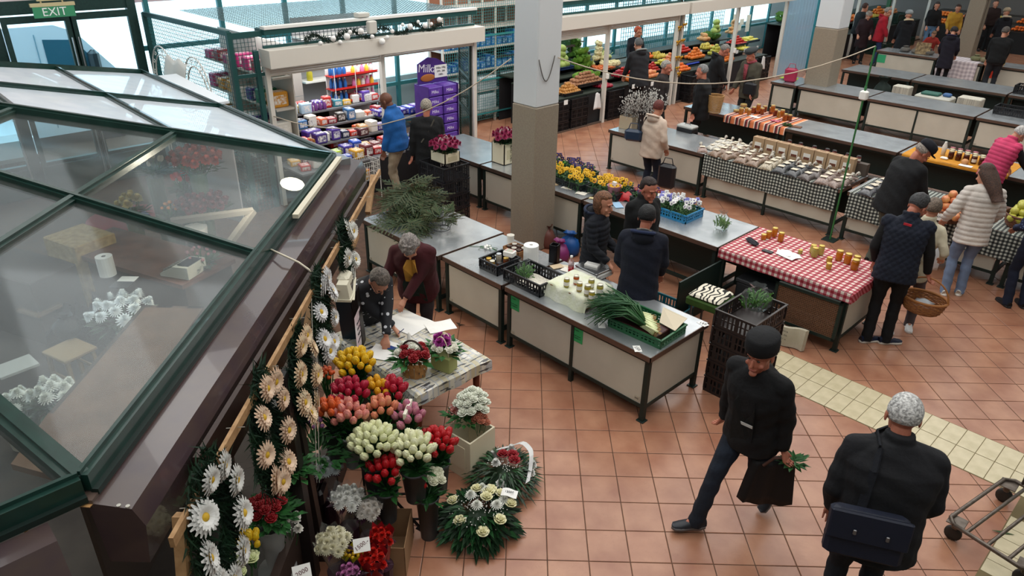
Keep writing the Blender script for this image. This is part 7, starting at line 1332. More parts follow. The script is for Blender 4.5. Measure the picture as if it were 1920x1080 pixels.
def hwreath(u, v, rx, rz_, col, c2, n, label, s=WS, cx=0):
 c = atp(u, v, NP, s); t = thing('hanging_wreath', label, 'wreath', c); m = MB()
 for k in range(2600):
  a = rnd(0, 6.28); q = rnd(.35, 1.12); p = E_ * (rx * q * cos(a)) + Vector((0, 0, rz_ * q * sin(a))); d = (E_ * rnd(-1, 1) + Vector((0, 0, rnd(-1, 1))) + N_ * rnd(-.3, 1)).normalized() * rnd(.05, .11); s_ = d.orthogonal().normalized() * .006; m.add([p - s_, p + s_, p + d], [(0, 1, 2)])
 m.build('foliage', mat('10241a', .6, c2='1a3a22', ns=9), t, kind='stuff')
 for i in range(n):
  a = 2 * pi * (i + .5) / n + cx; p = E_ * (rx * .86 * cos(a)) + Vector((0, 0, rz_ * .86 * sin(a))) + N_ * .05; o = bloom('daisy', col, p, N_ + E_ * rnd(-.3, .3) + Vector((0, 0, rnd(-.1, .5))), '', '', parent=t, sc=rnd(1.0, 1.3), c2=c2, name='daisy')
hwreath(400, 985, .24, .38, 'd8d8d4', None, 9, 'hanging fir wreath with white daisies, nearest the wooden post'); hwreath(500, 812, .22, .4, 'd9b79a', 'e0c8b0', 9, 'hanging fir wreath with peach daisies below the price tag'); hwreath(562, 702, .2, .34, 'ddb993', 'e6d6b8', 8, 'hanging fir wreath with cream and peach daisies'); hwreath(600, 590, .2, .34, 'dedede', None, 8, 'hanging fir wreath with white daisies behind the floodlight'); hwreath(645, 470, .16, .26, 'e0e0da', None, 5, 'small hanging wreath, farthest along the batten')
lp = atp(645, 545, NP, WS + .05); t = thing('floodlight', 'cream floodlight with bracket fixed to the wooden batten', 'lamp', lp, radians(-45)); LM = mat('cfc9b4', .5)
m = MB(); m.rbox(.16, .1, .1, .2, T3((-.06, 0, .03))); m.build('gear_box', LM, t); m = MB(); m.lathe([(.06, .12), (.085, .0), (.1, 0), (.1, -.02), (.085, -.02)], 4, T3((.09, .02, .0), (0, 0, pi / 4))); m.build('lamp_head', LM, t); m = MB(); m.bar((-.2, -.05, .02), (.12, -.08, -.02), .02, .006); m.bar((-.2, .05, .02), (.12, .1, -.02), .02, .006); m.build('bracket', LM, t)
t = thing('price_poster', 'pink and white printed sheet taped to the kiosk post', 'poster', atp(673, 615, NP, -2.0)); m = MB(); m.slab([E_ * -.14 + Vector((0, 0, -.2)), E_ * .1 + Vector((0, 0, -.2)), E_ * .1 + Vector((0, 0, .18)), E_ * -.14 + Vector((0, 0, .18))], .002); m.build('paper', mat('d9b0b8', .7, c2='e6dfe0', ns=5), t)
for k, s_ in enumerate(('Koszorú', 'Csokor', 'Tulipán', 'rendelésre')): o = text(s_, .035, INK, t, N_ * .004 + Vector((0, 0, .08 - .06 * k)) + E_ * -.02, (pi / 2, 0, radians(135)))
# items in the opening behind the wreaths
for u, v, z, kind, col, n, R_, l in ((500, 955, .95, 'rose', '8f0f18', 16, .11, 'dark red rose in the tall grey vase behind the wreaths'), (468, 1022, .9, 'tulip', 'd9b21a', 10, .07, 'yellow tulip in front of the grey vase'), (455, 1062, .85, 'rose', 'd6dca8', 8, .09, 'pale green-white rose at the lower edge'), (521, 878, 1.1, 'ball', '4f9a1f', 12, .06, 'lime green button flower above the dark red roses'), (540, 985, .75, 'carnation', 'dcd9d0', 10, .09, 'white flower right of the grey vase'), (612, 705, 1.2, 'ball', 'c9501c', 16, .06, 'orange berry flower beside the yellow tulips'), (590, 800, 1.0, 'ball', '8f5a8a', 10, .08, 'mauve flower in the shade behind the cords')):
 c = at(u, v, z); cluster(kind, col, c, n, R_, l, kind if kind in ('rose', 'tulip') else 'flower', None, 1.0 if kind != 'ball' else 1.6)
c = at(515, 1035, .55); m = MB(); m.lathe([(.13, 0), (.13, .02), (.06, .05), (.075, .25), (.1, .42), (.093, .42), (.06, .2)], 20, cap=False); tag(m.build('pedestal_vase', mat('8d8d8b', .4), smooth=True, loc=(c.x, c.y, .38)), 'tall grey pedestal vase with dark red roses', 'vase'); m = MB(); foliage(m, at(505, 965, .9), .16, 120, .1, .05); foliage(m, at(545, 880, 1.05), .14, 80, .1, .05); foliage(m, at(600, 850, .8), .2, 120, .11, .04); tag(m.build('leaves', LEAF), 'green leaves of the cut flowers in the kiosk opening', 'leaves', None, 'stuff')
m = MB(); m.box(-.75, .75, -.18, .18, 0, .38); tag(m.build('flower_bench', mat('3b3733', .7), loc=(-.05 + .2, -2.75 + .15, 0), rz=radians(-45)), 'dark low bench carrying the vases inside the kiosk opening', 'bench')
# ---------------------------------------------------------------- seen through the glass roof
def K(u, v, z): return at(u, v, z)
t = thing('wooden_stool', 'pale wooden stool with a black bag on it inside the kiosk', 'stool', K(130, 655, .45) - Vector((0, 0, .45)), .3); m = MB(); m.rbox(.38, .34, .035, .2, T3((0, 0, .42))); m.build('seat', mat('9a8462', .6), t)
for x in (-.15, .15):
 for y in (-.13, .13): m = MB(); m.bar((x * 1.15, y * 1.15, 0), (x, y, .42), .035, .035, (1, 0, 0)); m.build('leg', mat('8f7a5a', .6), t)
m = MB(); m.bar((-.17, -.14, .2), (.17, -.14, .2), .02, .03); m.bar((-.17, .14, .2), (.17, .14, .2), .02, .03); m.build('stretcher', mat('8f7a5a', .6), t)
tag(bagmesh(.3, .26, .22, 3).build('black_bag', mat('17181c', .6), smooth=True, loc=K(130, 625, .47)), 'crumpled black bag on the pale wooden stool', 'bag')
t = thing('work_counter', 'dark work counter across the middle of the kiosk', 'counter', (-4.1, -1.9, 0), radians(20)); m = MB(); m.box(-1.0, 1.0, -.35, .4, .83, .88); m.build('worktop', mat('6b4638', .6, c2='553529', ns=6), t); m = MB(); m.box(-.97, .97, -.3, .36, 0, .83); m.build('body', mat('40312a', .8), t)
m = MB(); m.lathe([(.022, 0), (.085, 0), (.085, .22), (.022, .22)], 20, cap=False); tag(m.build('paper_roll', PAPER, loc=K(203, 515, .88)), 'white paper roll on the counter under the glass roof', 'paper roll')
t = thing('cash_register', 'pale grey cash register with a dark display under the glass roof', 'cash register', K(342, 510, .885), radians(30)); m = MB(); m.prism([(-.16, 0), (.2, 0), (.2, .14), (.02, .13), (-.16, .03)], -.15, .15, Matrix(((1, 0, 0, 0), (0, 0, 1, 0), (0, 1, 0, 0), (0, 0, 0, 1)))); m.build('body', mat('b9b8ae', .4), t); m = MB()
for i in range(5):
 for j in range(4): m.box(-.14 + j * .035, -.115 + j * .035, -.12 + i * .035, -.095 + i * .035, .05 + j * .018, .065 + j * .02)
m.build('keys', mat('6a6a66', .5), t); m = MB(); m.box(.05, .19, -.11, .11, .14, .147); m.build('display', mat('23262c', .3), t)
bk = thing('notebook', 'open notebook and black pad beside the paper roll', 'notebook', K(228, 535, .885), .8); m = MB(); m.rbox(.2, .14, .012, .1); m.build('pad', BLACKP, bk); m = MB(); m.box(-.09, .09, .08, .2, 0, .006); m.build('page', PAPER, bk)
cb = K(125, 440, 1.0); m = MB(); m.rbox(.6, .5, 1.0, .02); tag(m.build('chipboard_cabinet', mat('a98f5e', .7, c2='8d7446', ns=16), loc=(cb.x + .1, cb.y + .1, 0), rz=.3), 'pressed chipboard cabinet at the back of the kiosk', 'cabinet')
m = MB(); m.rbox(1.2, .6, .78, .02); tag(m.build('dark_chest', mat('3f3632', .8), loc=K(60, 500, .78) - Vector((.2, .1, .78)), rz=.4), 'dark chest left of the chipboard cabinet', 'chest')
for u, v, z, kind, col, n, R_, l, sc, zz in ((228, 582, 1.0, 'mum', 'e4e9ea', 16, .26, 'white chrysanthemum in the big bunch beside the brown board', 1.6, .8), (100, 740, .75, 'mum', 'e0e2da', 9, .15, 'white chrysanthemum in the bunch left of the brown board', 1.5, .5), (38, 755, .6, 'mum', 'dfe2da', 6, .11, 'white chrysanthemum above the white bucket', 1.4, .4), (366, 300, 1.75, 'carnation', 'b0463a', 30, .26, 'rust red flower in the tall autumn bunch under the glass', 2.0, 0), (380, 385, 1.2, 'carnation', '7a3a42', 34, .26, 'dark mauve hydrangea petal cluster under the glass', 1.9, 0), (342, 342, 1.4, 'tulip', 'c0332c', 10, .1, 'red tulip in the pale vase under the glass', 1.3, 0), (320, 395, 1.15, 'ball', 'c9803a', 10, .1, 'orange flower below the red tulips', 1.8, 0), (245, 385, 1.1, 'carnation', 'cfc08a', 8, .13, 'cream flower in the silver bucket under the glass', 1.8, 0), (285, 310, 1.5, 'tulip', 'd0c8b0', 8, .14, 'white tulip near the crossing bars', 1.2, 0), (375, 480, 1.0, 'ball', 'a06a70', 14, .16, 'dried pink flower behind the cash register', 1.6, 0)):
 c = K(u, v, z); cluster(kind, col, c, n, R_, l, 'flower', None, sc, None, .1)
 m = MB(); foliage(m, c - Vector((0, 0, .1)), R_, 60, .14, .05); m.lathe([(.07, -z + .3 if z > .8 else -z), (.1, -.15), (.09, -.15)], 14, Matrix.Translation(c)); tag(m.build('vase_with_leaves', [mat('4f5f50', .6)], None), 'vase and leaves below the ' + l.split(' in ')[0].split(' under')[0].split(' near')[0].split(' above')[0] + 's', 'vase', None)
m = MB(); m.lathe([(.1, 0), (.13, .24), (.135, .24), (.125, .22)], 18, cap=False); m.lathe([(.1, .002), (0, .002)], 18, cap=False); p = K(35, 800, .3); tag(m.build('white_bucket', WHITE, smooth=True, loc=(p.x, p.y, .1)), 'white plastic bucket at the lower left of the kiosk floor', 'bucket')
m = MB(); m.lathe([(.5, 0), (.5, .012)], 24); tag(m.build('red_table', mat('8f2a2a', .6), loc=K(240, 410, .75)), 'round table with a red cover under the glass roof', 'table'); m = MB(); m.rbox(.22, .18, .18, .05); tag(m.build('gift_bag', mat('5f4f8a', .5), loc=K(268, 425, .765)), 'purple gift bag on the red covered table', 'bag')
m = MB(); m.lathe([(.0, 0), (.13, 0), (.14, .1), (.0, .1)], 20); tag(m.build('white_tin', WHITE, smooth=False, loc=K(368, 440, .9)), 'round white tin under the glass roof', 'tin')
m = MB(); m.bar(K(320, 415, 1.6), K(475, 395, 1.6), .08, .05); m.bar(K(420, 470, 1.3), K(475, 395, 1.6), .07, .05); tag(m.build('inner_beam', mat('55504a', .7)), 'grey wooden beam inside the kiosk below the glass', 'beam')
t = thing('kiosk_board', 'pale cream board with leaf drawings inside the kiosk', 'board', K(415, 380, 0) * 0 + Vector((-4.6, -.75, .9)), radians(15)); m = MB(); m.box(-.4, .45, -.01, .01, 0, 1.1); m.build('panel', mat('a9a8b0', .6), t)
for u, v, w, h, rz, l in ((75, 580, .34, .3, .4, 'brown cardboard piece on the dark heap inside the kiosk'), (30, 690, .26, .34, .1, 'white paper bag at the left edge of the kiosk floor')): m = MB(); m.rbox(w, h, .03, .1); tag(m.build('cardboard_piece', mat('7a6a58' if v < 600 else 'b9bcb9', .8), loc=K(u, v, .4), rz=rz), l, 'cardboard')
m = MB();
for k in range(60): a = rnd(0, 6.28); q = rnd(0, .6); m.tube([Vector((cos(a) * q, sin(a) * q * .7, 0)), Vector((cos(a + .4) * q, sin(a + .4) * q * .7, rnd(.1, .3)))], .03, 4)
tag(m.build('dark_clutter', mat('1f2024', .8), loc=K(120, 590, .15)), 'heap of dark bags and twigs on the kiosk floor', 'clutter', None, 'stuff')
lamp_l = bpy.data.lights.new('lamp', 'POINT'); lamp_l.energy = 45; lamp_l.shadow_soft_size = .1; lamp_l.color = (1, .88, .7); lo = bpy.data.objects.new('ceiling_lamp_light', lamp_l); COL.objects.link(lo); lo.location = K(545, 342, 2.0) - Vector((.3, .25, .12))
m = MB(); m.ell((0, 0, 0), (.16, .1, .05), None, 14, 8); tag(m.build('globe_lamp', mat('fff0d0', .5, emit=6), smooth=True, loc=K(548, 345, 2.0)), 'glowing oval lamp under the glass roof at the kiosk corner', 'lamp')
for k, p in enumerate(((-2.6, -3.2, 2.3), (-5.2, -3.0, 2.4))):  # unseen fill lights, added to brighten the kiosk interior
 l_ = bpy.data.lights.new('kiosk_fill', 'AREA'); l_.energy = 9; l_.size = 1.2; l_.color = (.9, .95, 1); o = bpy.data.objects.new('kiosk_fill', l_); COL.objects.link(o); o.location = p
# ================================================================ goods on the tables behind
NB = {}
def noodle(x, y, col, label, sc=1.0, rz=0, z=TZ + .012):
 if col not in NB:
  m = MB(); m.grid(lambda a, b: ((a - .5) * .2 * (1 - .25 * b), (b - .5) * .3, .075 * (sin(pi * a) ** .5) * (sin(pi * min(b * 1.15, 1)) ** .6 if b < .87 else .3)), 8, 10, .004); a = m.mesh('noodle_bag', mat(col, .3, c2='%02x%02x%02x' % tuple(int(int(col[i:i + 2], 16) * .7) for i in (0, 2, 4)), ns=60, coat=.6))
  m = MB(); m.tube([(0, .13, .03), (.0, .16, .06), (0, .2, .07)], .012, 6, .035); b = m.mesh('neck', mat('a39c90', .3)); m = MB(); m.lathe([(.02, -.008), (.024, 0), (.02, .01)], 8, T3((0, .155, .055), (1.1, 0, 0))); c = m.mesh('tie', mat('6a2a1c', .6)); m = MB(); m.box(-.045, .045, -.07, .01, .078, .08); d = m.mesh('label', mat('cfc4b0', .7)); NB[col] = (a, b, c, d)
 o = put('noodle_bag', NB[col][0], None, True, loc=(x, y, z), rz=rz); o.scale = (sc,) * 3
 for n_, me in zip(('neck', 'tie', 'label'), NB[col][1:]): put(n_, me, o)
 return tag(o, label, 'bag')
ROW = ('front', 'second', 'third', 'back')
n = 0
for r_ in range(4):
 for k in range(14):
  x = -2.02 + k * .235 + (.02 if r_ % 2 else 0) - (.0 if k < 7 else 0); y = C0 + .15 + r_ * .17
  if .12 < x < .38: continue
  if x > 1.05: continue
  if r_ == 3 and k < 10 and k > 1: continue
  col = '9a7f6a' if k < 4 else ('c2b49a' if k < 5 else ('4a4c50' if k < 7 else ('6a5f5c' if k < 8 else ('a08a80' if k < 10 else '55545a'))));
  noodle(x, y, col, f'clear bag of {"brown" if k < 5 else "dark grey" if k < 7 else "greyish" if k < 8 else "light brown" if k < 10 else "grey"} dry noodles, {ROW[r_]} row, {ORD[k]} from the left', 1.15 if r_ < 2 else 1.0, rnd(-.5, .2), TZ + .012 + r_ * .012)
for k in range(12): noodle(-2.28 + (k % 4) * .14, C0 + .42 + (k // 4) * .14, 'ddd8cc', f'white wrapped bag left of the cardboard boxes, {ORD[k]} from the front left', .85, rnd(-.5, .5), TZ + .012 + .03 * (k // 4))
noodle(-2.36, C0 + .18, 'a3867a', 'pinkish noodle bag lying outside the checked cloth, leftmost', 1.0, .7, TZ)
for k in range(8):
 t = thing('cardboard_box', f'upright cardboard gift box with a picture label behind the noodle bags, {ORD[k]} from the left', 'box', (-1.62 + k * .222, C1 - .2, TZ + .01)); m = MB()
 m.rbox(.21, .12, .27, .02); m.build('carton', mat('ac9070', .7, c2='a08466', ns=8), t); m = MB(); m.box(-.06, .06, -.0645, -.06, .09, .19); m.build('label', mat('ddd8d0', .6), t); m = MB(); m.box(-.05, .05, -.066, -.064, .09, .13); m.box(-.05, .05, .0, .02, .2701, .272); m.build('picture', mat('6a3a2a', .6), t)
for k, x in enumerate((-1.16, -.96, -.72, -.5, -.38, -.16, .02)): jar((x, C1 - .06, TZ + .2), f'dark red jam jar above the cardboard boxes, {ORD[k]} from the left', .036, .1, '6a1a16', '2c2a2a', 'd8d4cc' if k in (0, 5, 6) else None)
m = MB(); m.box(-1.3, .2, C1 - .12, C1 - .01, TZ + .01, TZ + .2); tag(m.build('riser_board', mat('4a4038', .7)), 'dark riser behind the cardboard boxes holding the jam jars', 'riser')
# cash box, willow, vases
t = thing('cash_box', 'black cash box with a grey lid on the steel table', 'cash box', T_(1288, 246, AZ), .0); m = MB(); m.rbox(.34, .22, .07, .1); m.build('box', BLACKP, t); m = MB(); m.rbox(.35, .23, .05, .3, T3((0, 0, .072))); m.build('lid', mat('a8a8a4', .4), t); m = MB(); m.tube([(-.06, 0, .125), (-.05, 0, .145), (.05, 0, .145), (.06, 0, .125)], .006, 5); m.build('handle', BLACKP, t)
wx = T_(1178, 240, AZ); t = thing('willow_carton', 'open cardboard carton holding short willow branches', 'carton', wx, .1); m = MB()
for a in ((-.14, .14, -.12, -.115), (-.14, .14, .115, .12), (-.14, -.135, -.115, .115), (.135, .14, -.115, .115)): m.box(*a, 0, .24)
m.box(-.14, .14, -.12, .12, 0, .004); m.build('carton', mat('a8977e', .8), t)
m = MB(); m.lathe([(.1, 0), (.11, .05), (.1, .34), (.12, .4), (.11, .4), (.09, .3)], 16, cap=False); m.lathe([(.1, .003), (0, .003)], 16, cap=False); vz = T_(1200, 246, AZ) + Vector((.02, .05, 0)); tag(m.build('black_vase', mat('1b1c22', .2), smooth=True, loc=vz), 'tall black wrapped vase full of willow catkins', 'vase')
WBM = []
for s_ in range(4):
 r_ = random.Random(s_); m = MB(); P = [Vector((.01 * k * sin(s_), .01 * k * cos(s_ * 2), .065 * k)) for k in range(8)]; m.tube(P, .0035, 4);
 for k in range(3): a = r_.uniform(0, 6.28); q = P[3 + k]; m.tube([q, q + Vector((cos(a) * .06, sin(a) * .06, .12))], .0025, 3)
 m.k = 1
 for k in range(22): q = P[r_.randint(2, 7)] + Vector((r_.uniform(-.05, .05), r_.uniform(-.05, .05), r_.uniform(-.02, .1))); m.ell(q, (.0075, .0075, .013), None, 5, 4)
 WBM.append(m.mesh('willow_branch', [mat('3f322c', .8), mat('b5b2ac', .8)]))
for k in range(52):
 a = rnd(0, 6.28); big = k > 16; b0_ = vz + Vector((0, 0, .12)) if big else wx + Vector((rnd(-.1, .1), rnd(-.08, .08), .02)); o = put('willow_branch', WBM[k % 4], loc=b0_ + Vector((cos(a) * .04, sin(a) * .04, 0))); tl = rnd(.1, .75) if big else rnd(0, .4); o.rotation_euler = (tl * sin(a), -tl * cos(a) * -1, rnd(0, 6)); o.scale = (1.25,) * 3 if big else (.8,) * 3
 tag(o, 'silvery willow catkin branch in the black vase' if big else 'short willow catkin branch in the cardboard carton', 'branch', 'willow branches in the black vase' if big else 'willow branches in the carton')
# apples
def basket(x, y, z, r, h, label, col='5c3420', handle=False):
 t = thing('wicker_basket', label, 'basket', (x, y, z)); m = MB(); nn = 26
 for j in range(int(h / .018)):
  rr = r * (.72 + .28 * (j * .018 / h) ** .6); m.tube([((rr + .004 * (1 if (i + j) % 2 else -1)) * cos(2 * pi * i / nn), (rr + .004 * (1 if (i + j) % 2 else -1)) * sin(2 * pi * i / nn), .01 + j * .018) for i in range(nn + 1)], .009, 4)
 m.lathe([(r * .72, .0), (0, .004)], nn, cap=False); m.build('weave', mat(col, .6, c2='7a4a2c', ns=40), t); m = MB(); m.tube([(r * cos(a), r * sin(a), h) for a in [2 * pi * i / 24 for i in range(25)]], .014, 6); m.build('rim', mat(col, .6), t)
 if handle: m = MB(); m.tube([(r * cos(a), 0, h + r * 1.1 * sin(a)) for a in [pi * i / 14 for i in range(15)]], .011, 6); m.build('handle', mat(col, .6), t)
 return t
ab = T_(1772, 412, .01); basket(ab.x, ab.y, TZ + .012, .24, .17, 'wicker basket heaped with orange-red apples on the checked cloth'); pile('apple', ab.x, ab.y, TZ + .10, .42, .42, 34, .046, 'orange-red apple in the wicker basket', 'apples in the left basket')
gb = T_(1912, 425, .01); basket(gb.x, gb.y, TZ + .012, .22, .17, 'wicker basket of yellow-green apples at the right edge'); pile('green_apple', gb.x, gb.y, TZ + .10, .38, .38, 26, .046, 'yellow-green apple in the basket at the right edge', 'apples in the right basket')
t = thing('price_note', 'white price card on the rim of the red apple basket', 'price note', (ab.x + .02, ab.y - .27, TZ + .12), -.1); m = MB(); m.box(-.08, .08, -.003, 0, -.05, .05); m.build('paper', PAPER, t); text('ALMA 400', .035, INK, t, (0, -.005, 0), (pi / 2, 0, 0))
m = MB(); m.grid(lambda a, b: ((a - .5) * .22, -.04 * sin(b * 3) + .03 * sin(a * 8), -.4 * b), 8, 8, .01); tag(m.build('carrier_bag', mat('ccd2d8', .3), smooth=True, loc=at(1755, 450, .85), rz=.3), 'white carrier bag hanging from the hand of the woman in the white jacket', 'bag')
# honey on the striped cloth
S0 = .008
for k, (u, v, r, h, c, lv) in enumerate(((1381, 210, .07, .05, 'b98a4a', 0), (1394, 200, .075, .06, 'b08044', 0), (1389, 214, .05, .13, 'b5762a', 0), (1399, 211, .04, .1, 'c08434', 0), (1404, 216, .04, .12, 'b8742a', 0), (1412, 212, .045, .13, '8f3f16', 0), (1420, 213, .045, .13, '8f3f16', 0), (1428, 214, .045, .13, '9a4a1a', 0), (1433, 210, .045, .13, '8f3f16', 0), (1421, 208, .045, .14, 'b8641a', .13), (1445, 213, .045, .13, '7f2f12', 0), (1453, 217, .045, .13, '7f2f12', 0), (1448, 210, .045, .14, 'b8641a', .13), (1460, 220, .045, .13, 'b08030', 0), (1466, 218, .045, .13, 'b8641a', .13), (1471, 226, .05, .14, 'a5541a', 0), (1480, 226, .045, .12, '8a4a20', 0))):
 l = {0: 'round tan loaf-like jar at the left end', 1: 'second tan flat jar'}.get(k, 'amber honey jar'); jar(at(u, v, TZ + S0 + lv), f'{l} on the striped cloth, {ORD[k] if k < 16 else "last"} from the left', r, h, c, 'cdb06a')
m = MB();
for k in range(120): a = rnd(0, 6.28); m.tube([(0, 0, 0), (cos(a) * .06, sin(a) * .05, rnd(.01, .06)), (cos(a) * .1, sin(a) * .08, rnd(0, .04))], .003, 3)
tag(m.build('green_sprig', mat('2f4a1c', .7), loc=at(1476, 236, TZ + .01)), 'tuft of green sprigs at the corner of the striped cloth', 'sprigs', None, 'stuff'); m = MB(); m.rbox(.26, .12, .02, .2); tag(m.build('wooden_tray', mat('6a4632', .6), loc=at(1490, 238, TZ), rz=.2), 'small wooden board right of the striped cloth', 'board'); m = MB()
for k in range(8): m.ell((rnd(-.08, .08), rnd(-.06, .06), .015), (.04, .025, .016), None, 7, 5)
tag(m.build('pink_ribbon', mat('b52a4a', .6, c2='d98a9a', ns=30), smooth=True, loc=at(1452, 228, TZ + S0)), 'crumpled red and pink ribbon on the striped cloth', 'ribbon'); m = MB(); m.box(-.12, .12, -.06, .06, 0, .003); tag(m.build('price_sheet', PAPER, loc=at(1415, 219, TZ + S0), rz=-.2), 'white slip in front of the amber jars on the striped cloth', 'paper')
# jars on the yellow cloth
for k in range(16): row = k // 6; i = k % 6; jar((.78 + i * .12 - .03 * row, D0 + .3 + row * .12, TZ + S0), f'{("dark brown", "amber", "brown")[row]} jar in the {("front", "middle", "rear")[row]} row on the yellow cloth, {ORD[i]} from the left', .045, .14, ('5a2614', '9a5a1c', '7a2a1a')[row], ('c9bfa0', 'd8cfae', 'b06a74')[row], 'd8d2c4' if k == 3 else None)
m = MB(); m.lathe([(.035, 0), (.04, .16), (.02, .22), (.02, .24)], 12); tag(m.build('white_bottle', mat('d8d4cc', .4), smooth=True, loc=(.62, D0 + .42, TZ + S0)), 'white bottle at the left of the jars on the yellow cloth', 'bottle'); m = MB(); m.lathe([(.0, 0), (.05, .01), (.06, .05), (.03, .08), (0, .085)], 12); tag(m.build('bread_roll', mat('c98f5a', .6), smooth=True, loc=(1.05, D0 + .16, TZ + S0)), 'orange-brown round pot in front of the jars on the yellow cloth', 'pot'); m = MB(); m.rbox(.12, .07, .04, .4); tag(m.build('white_cloth', WHITE, loc=(.72, D0 + .18, TZ + S0)), 'small crumpled white cloth in front of the white bottle', 'cloth'); m = MB(); m.box(-.1, .1, -.06, .06, 0, .003); tag(m.build('price_sheet', PAPER, loc=(1.1, D0 + .06, TZ + S0)), 'white note at the front edge of the yellow cloth', 'paper')
# pansies on row B
PB = {'v': ('2c1450', 'c8a020'), 'y': ('d9a818', '3a1c10'), 'w': ('d9d8d6', '4a2a6a'), 'l': ('7a7ac0', '2a2060'), 'r': ('7a1f3a', 'c9a020'), 'o': ('cf8a3a', '6a2a10')}
def pansies(x, y, w, d, cols, n, label, ccol, clab, h=.13, z=TZ):
 crate(x, y, z, clab, w, d, h * .8, ccol); m = MB()
 for k in range(int(n * 5)): px, py = rnd(-.45, .45) * w, rnd(-.45, .45) * d; foliage(m, (px, py, h * .75 + rnd(0, .03)), .015, 2, .05, .03, .8)
 m.box(-w / 2 + .02, w / 2 - .02, -d / 2 + .02, d / 2 - .02, .015, h * .5); o = m.build('pansy_leaves', mat('24451f', .6, c2='38602a', ns=20), loc=(x, y, z)); tag(o, 'green leaves of the ' + label + 's', 'leaves', None, 'stuff')
 for k in range(n):
  c = cols[k % len(cols)]; bloom('pansy', PB[c][0], (x + rnd(-.46, .46) * w, y + rnd(-.46, .46) * d, z + h * 1.25 + rnd(0, .05)), (0, 0, 1), label, 'pansy', label + ' group', rnd(.95, 1.25), None, PB[c][1]); o = COL.objects[-1]
  for q in (COL.objects[-2],): q.rotation_euler = (rnd(-.9, -.2), 0, rnd(-.4, 1.2))
pansies(-3.55, 4.2, .6, .36, 'v', 40, 'purple pansy in the light green crate', '4fa024', 'light green crate of purple pansies beside the pillar'); pansies(-2.9, 4.25, .6, .3, 'v', 34, 'purple pansy in the rear row', '1f3a24', 'dark green crate in the rear row of purple pansies'); pansies(-3.2, 3.92, .58, .26, 'y', 34, 'yellow pansy in the left crate', '163a2a', 'dark green crate of yellow pansies, left one'); pansies(-2.62, 3.88, .56, .4, 'y', 46, 'yellow pansy in the middle crate', '1c2326', 'black crate of yellow pansies in the middle'); pansies(-2.02, 3.98, .56, .46, 'yyyo', 52, 'yellow or orange pansy in the right crate', '1c2326', 'black crate of yellow pansies behind the pink bucket')
pansies(-1.42, 4.05, .34, .34, 'rvr', 22, 'dark red pansy left of the blue crate', '1f2a24', 'dark crate of red pansies left of the blue crate'); pansies(-.90, 4.0, .62, .42, 'wwlw', 54, 'white and violet pansy in the blue crate', '1f78a8', 'bright blue crate of white and violet pansies on the steel table', .15)
p = T_(1150, 372, AZ); t = thing('pink_bucket', 'pink plastic bucket in front of the yellow pansies', 'bucket', p); m = MB(); m.lathe([(.075, 0), (.1, .2), (.105, .2), (.095, .19)], 18, cap=False); m.lathe([(.075, .003), (0, .003)], 18, cap=False); m.build('pot', mat('c98a9a', .5), t, True); m = MB(); m.box(-.03, .03, -.02, .02, .1, .25); m.build('cards', PAPER, t)
m = MB(); m.grid(lambda a, b: ((a - .5) * .3, (b - .5) * .22, .1 * sin(a * pi) * sin(b * pi) + .02 * sin(a * 13 + b * 9)), 12, 8, .01); tag(m.build('red_bag', mat('a8141c', .4), smooth=True, loc=T_(1172, 372, .012), rz=.5), 'crumpled bright red bag beside the pink bucket', 'bag')
for k, (u, v, c, w, h, l) in enumerate(((1060, 352, 'd9d4c8', .12, .08, 'white slip farthest left on the cluttered table'), (1068, 352, 'cfc6ae', .14, .1, 'cream slip beside the white plastic tray'), (1083, 356, 'c9c2b0', .15, .06, 'cream strip in front of the white plastic tray'), (1090, 362, 'ded9cc', .16, .12, 'large white slip below the tray'), (1112, 360, 'd6d0c4', .14, .12, 'white paper with a red mark near the pink bucket'), (1114, 372, 'c9b98a', .15, .07, 'yellowish card at the seam of the two tables'), (1042, 345, 'b09a7a', .1, .08, 'brown card beside the pillar'), (1158, 384, '8fb0cc', .22, .12, 'pale blue crumpled plastic in front of the red bag'))): m = MB(); m.grid(lambda a, b: ((a - .5) * w, (b - .5) * h, .004 * sin(a * 6)), 4, 3, .002); tag(m.build('paper_slip', mat(c, .7), loc=T_(u, v, .004 + .001 * k), rz=rnd(-.6, .6)), l, 'paper')
t = thing('plastic_tray', 'small white plastic tray on the cluttered table beside the pillar', 'tray', T_(1078, 346, AZ), .5); m = MB()
for a in ((-.1, .1, -.06, -.055), (-.1, .1, .055, .06), (-.1, -.095, -.055, .055), (.095, .1, -.055, .055)): m.box(*a, 0, .05)
m.box(-.1, .1, -.06, .06, 0, .004); m.build('tray', mat('c9c4b4', .5), t)
tag(bagmesh(.2, .14, .08, 4).build('plastic_bag', mat('b0b9c4', .3), smooth=True, loc=T_(1098, 350, AZ)), 'pale crumpled bag with a blue print right of the white tray', 'bag')
